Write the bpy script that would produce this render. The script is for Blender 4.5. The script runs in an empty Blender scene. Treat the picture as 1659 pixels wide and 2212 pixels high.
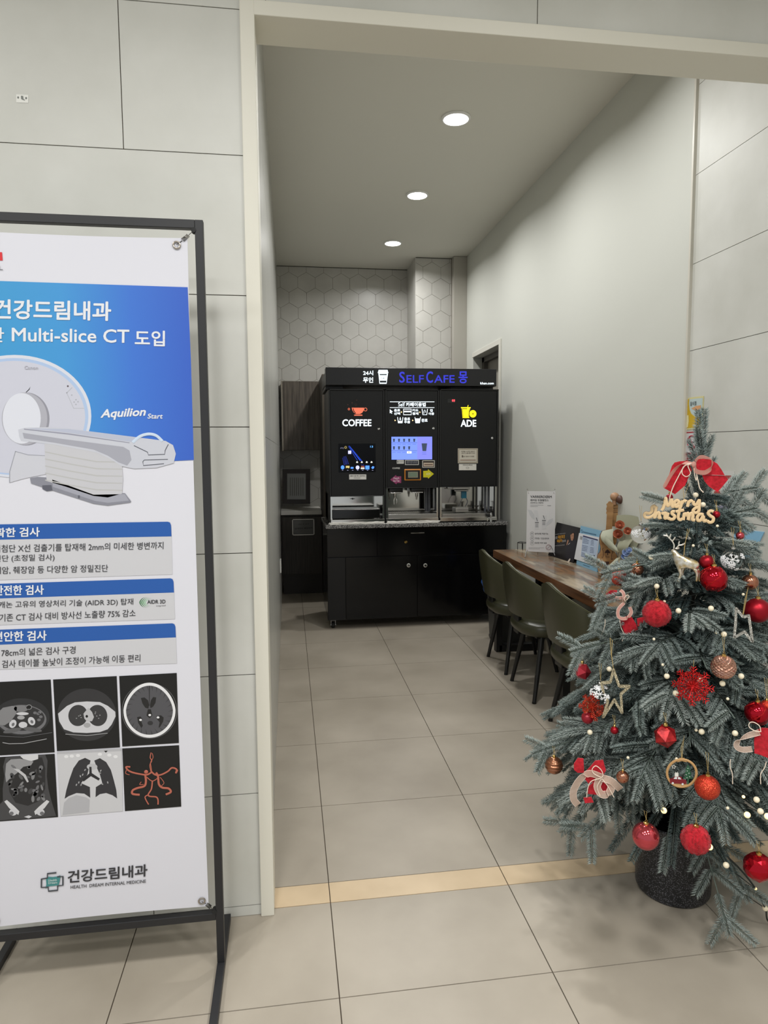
import bpy, bmesh, math, random
import numpy as np
from mathutils import Vector, Matrix

sc = bpy.context.scene
COL = sc.collection
PI = math.pi
random.seed(7)

# ------------------------------------------------------------------ camera
IMG_W, IMG_H = 1659.0, 2212.0
FOCAL = 1445.96                                   # pixels, for a 1659 wide frame
PITCH, YAW, ROLL = -0.09117, 0.14124, 0.006076
CAM = Vector((-0.1091, -2.0367, 1.4633))


def cam_axes():
    cy, sy = math.cos(YAW), math.sin(YAW)
    cp, sp = math.cos(PITCH), math.sin(PITCH)
    cr, sr = math.cos(ROLL), math.sin(ROLL)
    fwd = Vector((sy * cp, cy * cp, sp))
    right = Vector((cy, -sy, 0))
    down = fwd.cross(right)
    return cr * right + sr * down, -sr * right + cr * down, fwd


AX_R, AX_D, AX_F = cam_axes()
cam_data = bpy.data.cameras.new('camera')
cam_data.sensor_fit = 'HORIZONTAL'
cam_data.sensor_width = 36.0
cam_data.lens = FOCAL / IMG_W * 36.0
cam_data.clip_start = 0.02
cam = bpy.data.objects.new('camera', cam_data)
COL.objects.link(cam)
M = Matrix.Identity(4)
for i in range(3):
    M[i][0], M[i][1], M[i][2], M[i][3] = AX_R[i], -AX_D[i], -AX_F[i], CAM[i]
cam.matrix_world = M
sc.camera = cam

# ------------------------------------------------------------------ light and exposure
sc.view_settings.view_transform = 'Standard'
sc.view_settings.look = 'None'
sc.view_settings.gamma = 1.0
sc.view_settings.use_curve_mapping = False
sc.view_settings.exposure = 0.45
try:
    sc.cycles.use_denoising = True
    sc.cycles.sample_clamp_indirect = 4.0
    sc.cycles.max_bounces = 8
    sc.cycles.caustics_reflective = False
    sc.cycles.caustics_refractive = False
except Exception:
    pass
world = bpy.data.worlds.new('lobby_fill')  # even ambient fill added in place of the open lobby behind the camera
sc.world = world
world.use_nodes = True
world.node_tree.nodes['Background'].inputs[0].default_value = (0.92, 0.97, 1.0, 1)
world.node_tree.nodes['Background'].inputs[1].default_value = 0.48


def area_lamp(name, loc, size, power, color=(1, 1, 1), shape='DISK', rot=(0, 0, 0), spread=PI):
    d = bpy.data.lights.new(name, 'AREA')
    d.shape = shape
    d.size = size
    if shape == 'RECTANGLE':
        d.size, d.size_y = size
    d.energy = power
    d.color = color
    d.spread = spread
    o = bpy.data.objects.new(name, d)
    COL.objects.link(o)
    o.location = loc
    o.rotation_euler = rot
    return o


ROOM_LIGHTS = [(0.915, 2.03), (0.915, 3.235), (0.912, 4.44)]
for (lx, ly) in ROOM_LIGHTS + [(0.915, 0.83)]:      # the row goes on behind the header
    area_lamp('room_downlight_lamp', (lx, ly, 3.4148), 0.13, 11.0, (1.0, 0.995, 0.98), spread=2.75)
for lx in (-1.9, -0.45, 1.0):
    for ly in (-1.75, -3.1):
        area_lamp('lobby_downlight_lamp', (lx, ly, 3.42), 0.36, 17.5, (1.0, 0.995, 0.985), spread=2.6)

# ------------------------------------------------------------------ pixel rays (survey of the photograph)


def ray(u, v):
    return (AX_R * ((u - IMG_W / 2) / FOCAL) + AX_D * ((v - IMG_H / 2) / FOCAL) + AX_F)


def at(u, v, axis, val):
    d = ray(u, v)
    return CAM + d * ((val - CAM[axis]) / d[axis])


class Plane:
    """a flat face standing in the room: a point on it and its outward normal"""

    def __init__(self, p, n):
        self.p = Vector(p)
        self.n = Vector(n).normalized()

    def at(self, u, v, lift=0.0):
        d = ray(u, v)
        t = (self.p - CAM).dot(self.n) / d.dot(self.n)
        return CAM + d * t + self.n * lift


def crop(x0, y0, s):
    return lambda x, y: (x0 + x * s, y0 + y * s)


# ------------------------------------------------------------------ materials
MATS = {}


def lin(c):
    c = c / 255.0
    return c / 12.92 if c <= 0.04045 else ((c + 0.055) / 1.055) ** 2.4


def mat(name, rgb, rough=0.5, metal=0.0, emit=None, es=0.0, spec=0.5, trans=0.0, alpha=1.0, coat=0.0, srgb=True, sheen=0.0):
    if name in MATS:
        return MATS[name]
    m = bpy.data.materials.new(name)
    m.use_nodes = True
    b = m.node_tree.nodes['Principled BSDF']
    c = tuple(lin(x) for x in rgb) if srgb else tuple(rgb)
    b.inputs['Base Color'].default_value = (*c, 1)
    b.inputs['Roughness'].default_value = rough
    b.inputs['Metallic'].default_value = metal
    b.inputs['Specular IOR Level'].default_value = spec
    b.inputs['Transmission Weight'].default_value = trans
    b.inputs['Alpha'].default_value = alpha
    b.inputs['Coat Weight'].default_value = coat
    b.inputs['Sheen Weight'].default_value = sheen
    if emit:
        e = tuple(lin(x) for x in emit)
        b.inputs['Emission Color'].default_value = (*e, 1)
        b.inputs['Emission Strength'].default_value = es
    MATS[name] = m
    return m


def paint(r, g, b, rough=0.45, spec=0.4):
    return mat('ink_%d_%d_%d' % (r, g, b), (r, g, b), rough, spec=spec)


def vinyl_ink(r, g, b, rough=0.32, spec=0.4):
    k = 0.93                                  # banner inks toned down evenly to suit the sheet colour
    return paint(round(r * k), round(g * k), round(b * k), rough, spec)


def glow(r, g, b, s):
    return mat('lit_%d_%d_%d' % (r, g, b), (12, 12, 14), 0.4, emit=(r, g, b), es=s)


def nodes_of(m):
    nt = m.node_tree
    return nt, nt.nodes, nt.links, nt.nodes['Principled BSDF']


def mottle(m, c1, c2, scale=3.0, detail=6.0, stretch=(1, 1, 1), bump=0.0, bscale=60.0, rough=None, lo=0.35, hi=0.65, srgb=True, obj=False):
    """two tones blended by a noise; optional fine bump"""
    nt, N, L, b = nodes_of(m)
    tc = N.new('ShaderNodeTexCoord')
    mp = N.new('ShaderNodeMapping')
    mp.inputs['Scale'].default_value = stretch
    geo = N.new('ShaderNodeNewGeometry')
    L.new(tc.outputs['Object'] if obj else geo.outputs['Position'], mp.inputs['Vector'])
    nz = N.new('ShaderNodeTexNoise')
    nz.inputs['Scale'].default_value = scale
    nz.inputs['Detail'].default_value = detail
    L.new(mp.outputs[0], nz.inputs['Vector'])
    cr = N.new('ShaderNodeValToRGB')
    f = (lambda c: tuple(lin(x) for x in c)) if srgb else tuple
    cr.color_ramp.elements[0].position = lo
    cr.color_ramp.elements[1].position = hi
    cr.color_ramp.elements[0].color = (*f(c1), 1)
    cr.color_ramp.elements[1].color = (*f(c2), 1)
    L.new(nz.outputs['Fac'], cr.inputs[0])
    L.new(cr.outputs[0], b.inputs['Base Color'])
    if bump:
        n2 = N.new('ShaderNodeTexNoise')
        n2.inputs['Scale'].default_value = bscale
        n2.inputs['Detail'].default_value = 4
        L.new(mp.outputs[0], n2.inputs['Vector'])
        bp = N.new('ShaderNodeBump')
        bp.inputs['Strength'].default_value = bump
        bp.inputs['Distance'].default_value = 0.002
        L.new(n2.outputs['Fac'], bp.inputs['Height'])
        L.new(bp.outputs[0], b.inputs['Normal'])
    if rough is not None:
        b.inputs['Roughness'].default_value = rough
    return m


# ------------------------------------------------------------------ mesh builder
WORLD_LOC = {}


class MB:
    def __init__(self, m=None):
        self.v, self.f, self.mi, self.mats, self.cur = [], [], [], [], 0
        if m:
            self.use(m)

    def use(self, m):
        if m not in self.mats:
            self.mats.append(m)
        self.cur = self.mats.index(m)
        return self

    def add(self, vs, fs):
        o = len(self.v)
        self.v.extend([tuple(x) for x in vs])
        for f in fs:
            self.f.append(tuple(i + o for i in f))
            self.mi.append(self.cur)
        return self

    def box(self, a, b, r=0.0, seg=2):
        a, b = Vector(a), Vector(b)
        lo = [min(a[i], b[i]) for i in range(3)]
        hi = [max(a[i], b[i]) for i in range(3)]
        if r <= 0:
            vs = [(x, y, z) for z in (lo[2], hi[2]) for y in (lo[1], hi[1]) for x in (lo[0], hi[0])]
            return self.add(vs, [(0, 2, 3, 1), (4, 5, 7, 6), (0, 1, 5, 4), (1, 3, 7, 5), (3, 2, 6, 7), (2, 0, 4, 6)])
        bm = bmesh.new()
        bmesh.ops.create_cube(bm, size=1.0)
        for v in bm.verts:
            v.co = Vector([(lo[i] + hi[i]) / 2 + v.co[i] * (hi[i] - lo[i]) for i in range(3)])
        r = min(r, 0.49 * min(hi[i] - lo[i] for i in range(3)))
        bmesh.ops.bevel(bm, geom=bm.edges[:], offset=r, segments=seg, affect='EDGES', profile=0.5)
        self.add([v.co[:] for v in bm.verts], [[v.index for v in f.verts] for f in bm.faces]) if not bm.verts.index_update() else None
        bm.free()
        return self

    def bar(self, p, q, w, h, up=(0, 0, 1), taper=1.0):
        """square bar from p to q"""
        p, q = Vector(p), Vector(q)
        d = (q - p).normalized()
        up = Vector(up)
        if abs(d.dot(up)) > 0.95:
            up = Vector((0, 1, 0))
        s = d.cross(up).normalized()
        t = s.cross(d)
        vs = []
        for c, k in ((p, 1.0), (q, taper)):
            for a, b in ((-1, -1), (1, -1), (1, 1), (-1, 1)):
                vs.append(c + s * (a * w / 2 * k) + t * (b * h / 2 * k))
        return self.add(vs, [(3, 2, 1, 0), (4, 5, 6, 7), (0, 1, 5, 4), (1, 2, 6, 5), (2, 3, 7, 6), (3, 0, 4, 7)])

    def tube(self, pts, r, n=8, cap=True, closed=False, flat=None):
        """round tube through points; r number or list; flat=(normal, factor) squashes along a normal"""
        pts = [Vector(p) for p in pts]
        m = len(pts)
        rs = [r] * m if not hasattr(r, '__len__') else list(r)
        vs, fs = [], []
        prev = None
        for i in range(m):
            if closed:
                d = pts[(i + 1) % m] - pts[i - 1]
            else:
                d = pts[min(i + 1, m - 1)] - pts[max(i - 1, 0)]
            if d.length < 1e-9:
                d = Vector((0, 0, 1))
            d.normalize()
            if prev is None:
                ref = Vector((0, 0, 1)) if abs(d.z) < 0.9 else Vector((1, 0, 0))
                a = d.cross(ref).normalized()
            else:
                a = prev - d * prev.dot(d)
                if a.length < 1e-6:
                    a = d.orthogonal()
                a.normalize()
            prev = a
            b = d.cross(a)
            for k in range(n):
                t = 2 * PI * k / n
                off = a * (math.cos(t) * rs[i]) + b * (math.sin(t) * rs[i])
                if flat:
                    off = off - flat[0] * (off.dot(flat[0]) * (1 - flat[1]))
                vs.append(pts[i] + off)
        for i in range(m - 1 if not closed else m):
            j = (i + 1) % m
            for k in range(n):
                k2 = (k + 1) % n
                fs.append((i * n + k, i * n + k2, j * n + k2, j * n + k))
        if cap and not closed:
            fs.append(tuple(range(n - 1, -1, -1)))
            fs.append(tuple((m - 1) * n + k for k in range(n)))
        return self.add(vs, fs)

    def lathe(self, prof, c=(0, 0, 0), n=24, axis='Z', cap=True):
        """profile [(r, h)] turned about an axis through c"""
        c = Vector(c)
        vs, fs = [], []
        m = len(prof)
        for r, h in prof:
            for k in range(n):
                t = 2 * PI * k / n
                x, y = r * math.cos(t), r * math.sin(t)
                p = {'Z': (x, y, h), 'Y': (x, h, y), 'X': (h, x, y)}[axis]
                vs.append(c + Vector(p))
        for i in range(m - 1):
            for k in range(n):
                k2 = (k + 1) % n
                q = (i * n + k, i * n + k2, (i + 1) * n + k2, (i + 1) * n + k)
                fs.append(q if axis != 'Y' else q[::-1])
        if cap:
            fs.append(tuple(range(n - 1, -1, -1)))
            fs.append(tuple((m - 1) * n + k for k in range(n)))
        return self.add(vs, fs)

    def ball(self, c, r, nu=24, nv=14, sq=(1, 1, 1)):
        c = Vector(c)
        vs = [c + Vector((0, 0, -r * sq[2]))]
        for i in range(1, nv):
            ph = -PI / 2 + PI * i / nv
            for k in range(nu):
                t = 2 * PI * k / nu
                vs.append(c + Vector((r * math.cos(ph) * math.cos(t) * sq[0], r * math.cos(ph) * math.sin(t) * sq[1], r * math.sin(ph) * sq[2])))
        vs.append(c + Vector((0, 0, r * sq[2])))
        fs = []
        for k in range(nu):
            k2 = (k + 1) % nu
            fs.append((0, 1 + k2, 1 + k))
            for i in range(nv - 2):
                fs.append((1 + i * nu + k, 1 + i * nu + k2, 1 + (i + 1) * nu + k2, 1 + (i + 1) * nu + k))
            fs.append((len(vs) - 1, 1 + (nv - 2) * nu + k, 1 + (nv - 2) * nu + k2))
        return self.add(vs, fs)

    def prism(self, pts, ext):
        """polygon of 3-D points pushed by vector ext"""
        pts = [Vector(p) for p in pts]
        ext = Vector(ext)
        n = len(pts)
        vs = pts + [p + ext for p in pts]
        fs = [tuple(range(n)), tuple(range(2 * n - 1, n - 1, -1))]
        fs += [(i, i + n, (i + 1) % n + n, (i + 1) % n) for i in range(n)]
        return self.add(vs, fs)

    def poly(self, pts):
        return self.add(pts, [tuple(range(len(pts)))])

    def shape(self, pl, pxs, lift=0.0005):
        """flat printed shape: pixels traced onto plane pl"""
        return self.poly([pl.at(u, v, lift) for u, v in pxs])

    def build(self, name, parent=None, smooth=False, local=False, m=None, angle=40):
        me = bpy.data.meshes.new(name)
        off = Vector((0, 0, 0))
        if parent is not None and not local:
            off = WORLD_LOC.get(parent.name, Vector((0, 0, 0)))
        me.from_pydata([(x - off.x, y - off.y, z - off.z) for x, y, z in self.v], [], self.f)
        for mm in self.mats:
            me.materials.append(mm)
        if len(self.mats) > 1:
            me.polygons.foreach_set('material_index', self.mi)
        bm = bmesh.new()
        bm.from_mesh(me)
        bmesh.ops.recalc_face_normals(bm, faces=bm.faces[:]) if len(bm.faces) < 60000 else None
        bm.to_mesh(me)
        bm.free()
        if smooth:
            me.shade_smooth()
            me.set_sharp_from_angle(angle=math.radians(angle))
        me.update()
        o = bpy.data.objects.new(name, me)
        COL.objects.link(o)
        if parent is not None:
            o.parent = parent
            WORLD_LOC[o.name] = off.copy()
        return o


def tag(o, label=None, cat=None, group=None, kind=None):
    if label:
        o['label'] = label
    if cat:
        o['category'] = cat
    if group:
        o['group'] = group
    if kind:
        o['kind'] = kind
    return o


def thing(name, label, cat, loc=(0, 0, 0), group=None, rotz=0.0):
    o = bpy.data.objects.new(name, None)
    o.empty_display_size = 0.05
    COL.objects.link(o)
    o.location = loc
    o.rotation_euler = (0, 0, rotz)
    WORLD_LOC[o.name] = Vector(loc)
    return tag(o, label, cat, group)


def structure(name, mb, smooth=False):
    o = mb.build(name, None, smooth)
    o['kind'] = 'structure'
    return o


def copy_tree(o, parent=None):
    c = o.copy()
    COL.objects.link(c)
    if parent is not None:
        c.parent = parent
    for ch in list(o.children):
        copy_tree(ch, c)
    return c


# ------------------------------------------------------------------ lettering
TEXT = {}


def text_mesh(body):
    k = body
    if k in TEXT:
        return TEXT[k]
    cu = bpy.data.curves.new('lettering', 'FONT')
    cu.body = body
    cu.size = 1.0
    cu.resolution_u = 3
    ob = bpy.data.objects.new('lettering', cu)
    me = bpy.data.meshes.new_from_object(ob)
    vs = np.zeros(len(me.vertices) * 3)
    me.vertices.foreach_get('co', vs)
    vs = vs.reshape(-1, 3)[:, :2]
    fs = [tuple(p.vertices) for p in me.polygons]
    bpy.data.objects.remove(ob)
    bpy.data.curves.remove(cu)
    bpy.data.meshes.remove(me)
    if len(vs):
        lo, hi = vs.min(0), vs.max(0)
        vs = (vs - lo) / np.maximum(hi - lo, 1e-6)
    TEXT[k] = (vs, fs)
    return TEXT[k]


def write(mb, body, pl, bl, br, h, bold=0.0, lift=0.0012, slant=0.0):
    """letters on plane pl; bl, br: pixels of the lower left and lower right corner, h: pixel height"""
    vs, fs = text_mesh(body)
    o = pl.at(bl[0], bl[1], lift)
    ex = pl.at(br[0], br[1], lift) - o
    ez = pl.at(bl[0], bl[1] - h, lift) - o
    w_ = bold * 0.75 * ez.length            # heavier strokes: the same letters printed again, a hair aside
    ux, uz = ex.normalized(), ez.normalized()
    k = 1 - 2 * w_ / max(ex.length, 1e-6)
    kz = 1 - 2 * w_ / max(ez.length, 1e-6)
    steps = [(0, 0)] if bold <= 0 else [(-1, 0), (1, 0), (0, -1), (0, 1), (-0.7, -0.7), (0.7, 0.7), (0.7, -0.7), (-0.7, 0.7)]
    for i, (sx, sz) in enumerate(steps):
        q = o + ux * (w_ * (1 + sx)) + uz * (w_ * (1 + sz)) + pl.n * (0.000015 * i)
        mb.add([q + ex * (k * x + slant * y) + ez * (kz * y) for x, y in vs], fs)


def print_line(name, parent, m, *args, **kw):
    q = MB(m)
    write(q, *args, **kw)
    return q.build(name, parent)


def smooth_line(pts, sub=5, closed=False):
    pts = [Vector(p) for p in pts]
    out = []
    n = len(pts)
    for i in range(n if closed else n - 1):
        g = (lambda j: pts[j % n]) if closed else (lambda j: pts[max(0, min(n - 1, j))])
        p0, p1, p2, p3 = g(i - 1), g(i), g(i + 1), g(i + 2)
        for k in range(sub):
            t = k / sub
            out.append(0.5 * ((2 * p1) + (p2 - p0) * t + (2 * p0 - 5 * p1 + 4 * p2 - p3) * t * t + (3 * p1 - p0 - 3 * p2 + p3) * t ** 3))
    if not closed:
        out.append(pts[-1])
    return out


def ell(cx, cy, rx, ry, n=40, a0=0.0, a1=2 * PI, rot=0.0):
    out = []
    full = abs(a1 - a0 - 2 * PI) < 1e-6
    for k in range(n if full else n + 1):
        t = a0 + (a1 - a0) * k / n
        x, y = rx * math.cos(t), ry * math.sin(t)
        out.append((cx + x * math.cos(rot) - y * math.sin(rot), cy + x * math.sin(rot) + y * math.cos(rot)))
    return out


# ------------------------------------------------------------------ room shell
XL, XR, YB, ZC = -0.195, 1.735, 5.37, 3.43
ZTOP = 3.45
tile_wall = mottle(mat('grey_wall_tile', (190, 190, 180), 0.42), (195, 195, 187), (213, 213, 207), 2.6, 9, bump=0.10, bscale=45, lo=0.3, hi=0.7)
tile_side = mottle(mat('grey_side_tile', (175, 176, 170), 0.28), (178, 178, 172), (190, 190, 184), 2.6, 8, bump=0.12, bscale=30, lo=0.3, hi=0.7)
grout_dark = mat('dark_joint', (88, 82, 70), 0.9)
grout_floor = mat('floor_joint', (84, 74, 62), 0.9)
cream = mat('cream_frame', (222, 219, 206), 0.42)
plaster = mat('ceiling_paint', (222, 220, 210), 0.9)
drywall = mat('wall_paint', (203, 204, 196), 0.75)
floor_tile = mottle(mat('floor_tile', (165, 150, 130), 0.4), (150, 141, 127), (177, 168, 154), 2.2, 10, bump=0.03, bscale=25, lo=0.28, hi=0.75)
floor_strip = mottle(mat('threshold_tile', (205, 175, 135), 0.4), (192, 170, 138), (206, 184, 152), 5, 5)

# floor: each tile a slab with a joint round it
fl = MB(grout_floor)
fl.box((-4.6, -4.6, -0.06), (XR + 0.02, 5.4, -0.004))
ys = [5.40, 5.377, 4.783, 4.189, 3.595, 3.001, 2.407, 1.812, 1.218, 0.6236, 0.125, 0.022, -0.3635, -0.958, -1.552, -2.146, -2.741, -3.335, -3.93, -4.6]
xs = [-4.6 + 0.0, -4.2, -3.6, -3.0, -2.4, -1.8, -1.2, -0.6, 0.0, 0.6, 1.2, XR + 0.02]
for j in range(len(ys) - 1):
    for i in range(len(xs) - 1):
        if ys[j] > 0.2 and xs[i + 1] < -0.55:
            continue
        g = 0.0016
        fl.use(floor_strip if abs(ys[j] - 0.125) < 1e-6 else floor_tile)
        fl.box((xs[i] + g, ys[j + 1] + g, -0.02), (xs[i + 1] - g, ys[j] - g, 0.0))
structure('floor', fl)

ZS = [0.0, 0.034, 0.402, 0.783, 1.159, 1.536, 1.916, 2.307, 2.70, 3.09, ZTOP]


def tiled_wall(mb, axis, const, depth, u0, u1, z0, z1, m, joints=None, zs=ZS):
    """rows of wall tiles; axis 'Y': face at y=const towards -y; axis 'X': face at x=const towards depth sign"""
    g = 0.0013
    for j in range(len(zs) - 1):
        a, b = max(zs[j], z0), min(zs[j + 1], z1)
        if b - a < 0.004:
            continue
        cuts = [u0] + sorted(c for c in (joints(j) if joints else []) if u0 < c < u1) + [u1]
        for i in range(len(cuts) - 1):
            mb.use(m)
            p, q = cuts[i] + (g if i else 0), cuts[i + 1] - (g if i < len(cuts) - 2 else 0)
            if axis == 'Y':
                mb.box((p, const, a + g), (q, const + depth, b - g))
            else:
                mb.box((const, p, a + g), (const + depth, q, b - g))


def front_joints(j):
    base = -0.548 if j % 2 == 0 else -0.948
    return [base + 0.8 * k for k in range(-6, 6)]


OPEN_X, OPEN_Z, FRAME_W = -0.1796, 2.683, 0.041
w = MB(grout_dark)
w.box((-4.6, 0.004, 0), (-0.205, 0.13, ZTOP))
tiled_wall(w, 'Y', 0.0, 0.02, -4.6, -0.218, 0, ZTOP, tile_wall, lambda j: front_joints(j + 1))
structure('wall_front', w)
w = MB(grout_dark)
w.box((-0.205, 0.004, OPEN_Z + 0.03), (XR, 0.126, ZTOP))
tiled_wall(w, 'Y', 0.0, 0.02, -0.218, XR, OPEN_Z + 0.04, ZTOP, tile_wall, lambda j: front_joints(j + 1))
structure('wall_above_opening', w)

# cream portal frame round the opening
w = MB(cream)
w.box((-0.2207, -0.012, 0), (OPEN_X, 0.13, OPEN_Z + 0.0405), 0.002)
w.box((OPEN_X - 0.002, -0.012, OPEN_Z), (XR, 0.13, OPEN_Z + 0.0405), 0.002)
structure('trim_1', w)

# side walls of the room
w = MB(grout_dark)
w.box((XL - 0.15, 0.13, 0), (XL - 0.004, YB, ZTOP))
tiled_wall(w, 'X', XL, -0.02, 0.13, YB, 0, ZTOP, tile_side, None, [0, 0.402, 1.52, 2.70, ZTOP])
structure('wall_left', w)

DOOR_Y0, DOOR_Y1, DOOR_Z = 3.70, 4.55, 2.38
w = MB(drywall)
w.box((XR, 0.905, 0), (XR + 0.2, DOOR_Y0, ZTOP))
w.box((XR, DOOR_Y1, 0), (XR + 0.2, YB, ZTOP))
w.box((XR, DOOR_Y0, DOOR_Z), (XR + 0.2, DOOR_Y1, ZTOP))
structure('wall_right', w)
w = MB(grout_dark)
w.box((XR + 0.016, -4.6, 0), (XR + 0.2, 0.905, ZTOP))
tiled_wall(w, 'X', XR + 0.012, 0.02, -4.6, 0.8938, 0, ZTOP, tile_wall, lambda j: [-0.6, -1.4, -2.2] if j % 2 else [-0.2, -1.0, -1.8])
structure('wall_right_tiled', w)
w = MB(mat('corner_bead', (206, 202, 190), 0.35))
w.box((XR - 0.003, 0.894, 0), (XR + 0.03, 0.908, OPEN_Z + 0.6), 0.002)
structure('trim_2', w)
w = MB(mat('pale_skirting', (176, 168, 152), 0.5))
w.box((XR - 0.010, 0.915, 0), (XR, 3.69, 0.08), 0.002)
structure('baseboard_right', w)

# doorway niche in the right wall behind the kiosk
w = MB(mat('door_paint', (150, 146, 136), 0.5))
w.box((XR + 0.13, DOOR_Y0, 0), (XR + 0.16, DOOR_Y1, DOOR_Z - 0.02))
w.use(mat('door_metal', (95, 92, 86), 0.5))
w.box((XR + 0.09, DOOR_Y1 - 0.07, 0), (XR + 0.135, DOOR_Y1, DOOR_Z))
w.box((XR + 0.09, DOOR_Y0, DOOR_Z - 0.05), (XR + 0.135, DOOR_Y1, DOOR_Z))
structure('door_1', w)
w = MB(mat('casing_paint', (214, 212, 202), 0.5))
w.box((XR - 0.012, DOOR_Y0 - 0.045, 0), (XR, DOOR_Y0, DOOR_Z + 0.045), 0.002)
w.box((XR - 0.012, DOOR_Y0, DOOR_Z), (XR, DOOR_Y1, DOOR_Z + 0.045), 0.002)
structure('trim_3', w)

# ceilings
w = MB(plaster)
w.box((XL - 0.15, 0.128, ZC), (XR + 0.2, YB + 0.1, ZC + 0.08))
structure('ceiling', w)
w = MB(mat('lobby_ceiling_paint', (225, 222, 212), 0.9))
w.box((-4.6, -4.6, ZTOP), (XR + 0.2, 0.13, ZTOP + 0.08))
structure('ceiling_lobby', w)

# hexagon tiled back wall, tiled pier and plain pier
hex_tile = mottle(mat('hexagon_tile', (186, 182, 174), 0.33), (184, 182, 176), (194, 192, 186), 4, 4, bump=0.05, bscale=14)


def clip_rect(poly, x0, x1, z0, z1):
    for ax, val, sgn in ((0, x0, 1), (0, x1, -1), (1, z0, 1), (1, z1, -1)):
        out = []
        for i in range(len(poly)):
            p, q = poly[i - 1], poly[i]
            dp, dq = sgn * (p[ax] - val), sgn * (q[ax] - val)
            if (dp >= 0) != (dq >= 0):
                t = dp / (dp - dq)
                out.append((p[0] + t * (q[0] - p[0]), p[1] + t * (q[1] - p[1])))
            if dq >= 0:
                out.append(q)
        poly = out
        if len(poly) < 3:
            return []
    return poly


def hex_wall(mb, y, x0, x1, z0, z1, ox, oz, wd=0.1865):
    R = wd / math.sqrt(3)
    g = 0.0016
    for j in range(-2, 26):
        for i in range(-3, 14):
            cx = ox + wd * (i + 0.5 * (j % 2))
            cz = oz + 1.5 * R * j
            r = R - g
            p = [(cx + r * math.sin(PI / 3 * k), cz + r * math.cos(PI / 3 * k)) for k in range(6)]
            p = clip_rect(p, x0, x1, z0, z1)
            if p:
                mb.prism([(a, y, b) for a, b in p], (0, 0.01, 0))


grout_hex = mat('hexagon_joint', (120, 112, 100), 0.9)
w = MB(grout_hex)
w.box((XL, YB + 0.003, 0), (XR, YB + 0.15, ZTOP))
w.use(hex_tile)
hx, hz = at(559 + 0, 500 + 0, 1, YB).x, 0
c0 = at(540 + 697 * 0.12056, 500 + 907 * 0.12056, 1, YB)
hex_wall(w, YB, XL, 1.22, 0.7, ZC - 0.005, c0.x, c0.z - 1.5 * 0.1865 / math.sqrt(3) * 16)
w.use(mat('painted_joint_shade', (60, 56, 48), 0.9))  # solid dark strip: shade of the ceiling joint put into the colour
w.box((XL, YB - 0.004, ZC - 0.006), (1.22, YB, ZC - 0.0005))
structure('wall_back', w)
YP = 4.89
w = MB(grout_hex)
w.box((1.2186, YP + 0.003, 0), (1.60, YB + 0.01, ZC))
w.use(hex_tile)
c1 = at(560 + 1105 * 0.33755, 520 + 205 * 0.33755, 1, YP)
hex_wall(w, YP, 1.2186, 1.592, 0.7, ZC - 0.005, c1.x, c1.z - 1.5 * 0.1865 / math.sqrt(3) * 16)
w.box((1.2156, YP, 0.0), (1.2186, YB, ZC - 0.002))
w.use(mat('painted_joint_shade', (60, 56, 48), 0.9))  # the same painted shade line along the top of the pier
w.box((1.2186, YP - 0.003, ZC - 0.006), (1.592, YP, ZC - 0.0005))
structure('wall_pier', w)
w = MB(mat('pier_laminate', (178, 174, 165), 0.22))
w.box((1.596, 4.80, 0), (XR, YB, ZC - 0.002), 0.003)
structure('wall_pier_plain', w)

# downlights: a trim ring and a glowing diffuser
bulb_lens = mat('downlight_diffuser', (255, 255, 255), 0.4, emit=(255, 253, 246), es=7.0)
white_plastic = mat('white_plastic', (235, 235, 232), 0.4)
for k, (lx, ly) in enumerate(ROOM_LIGHTS):
    nm = ['round ceiling downlight closest to the cream opening', 'round ceiling downlight in the middle of the row of three',
          'round ceiling downlight closest to the hexagon tiled wall'][k]
    t = thing('ceiling_downlight', nm, 'ceiling light', (lx, ly, ZC), 'downlights in the room ceiling')
    r = MB(white_plastic)
    r.lathe([(0.072, 3.429), (0.088, 3.429), (0.088, 3.424), (0.082, 3.418), (0.074, 3.418), (0.072, 3.429)], (lx, ly, 0), 40, cap=False)
    r.build('trim_ring', t, True)
    r = MB(bulb_lens)
    r.lathe([(0.0735, 3.428), (0.0735, 3.419), (0.06, 3.4165), (0.001, 3.416)], (lx, ly, 0), 40)
    r.build('diffuser', t, True)

# ------------------------------------------------------------------ drinks kiosk
YK = 3.36
PK = Plane((0, YK, 0), (0, -1, 0))
km = crop(680, 780, 420 / 1659)            # frame of the kiosk survey
kc = crop(580, 1000, 520 / 1659)           # frame of the lower cabinet survey
black_lam = mat('black_laminate', (8, 8, 9), 0.14, spec=0.3, coat=0.0)
black_door = mat('black_door', (17, 17, 18), 0.38, spec=0.35)
black_edge = mat('black_edge', (15, 15, 16), 0.35)
steel = mat('polished_steel', (205, 203, 198), 0.10, metal=1.0)
steel_b = mat('brushed_steel', (190, 188, 184), 0.28, metal=1.0)
chrome = mat('chrome', (225, 225, 225), 0.06, metal=1.0)
rubber = mat('black_rubber', (20, 20, 20), 0.7)
granite = mottle(mat('speckled_granite', (130, 128, 125), 0.2), (30, 30, 32), (150, 148, 146), 140, 3, lo=0.40, hi=0.60)
white_lit = glow(232, 247, 255, 1.5)

cab = thing('kiosk_cabinet', 'long glossy black cabinet on casters with a speckled granite top under the drink machines', 'cabinet', (0.945, 3.65, 0))
b = MB(black_lam)
b.box((0.19, YK + 0.02, 0.075), (1.70, 4.02, 0.838), 0.003)
b.build('body', cab)
b = MB(granite)
b.box((0.178, 3.33, 0.838), (1.703, 4.03, 0.868), 0.004)
b.build('granite_top', cab)


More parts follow.
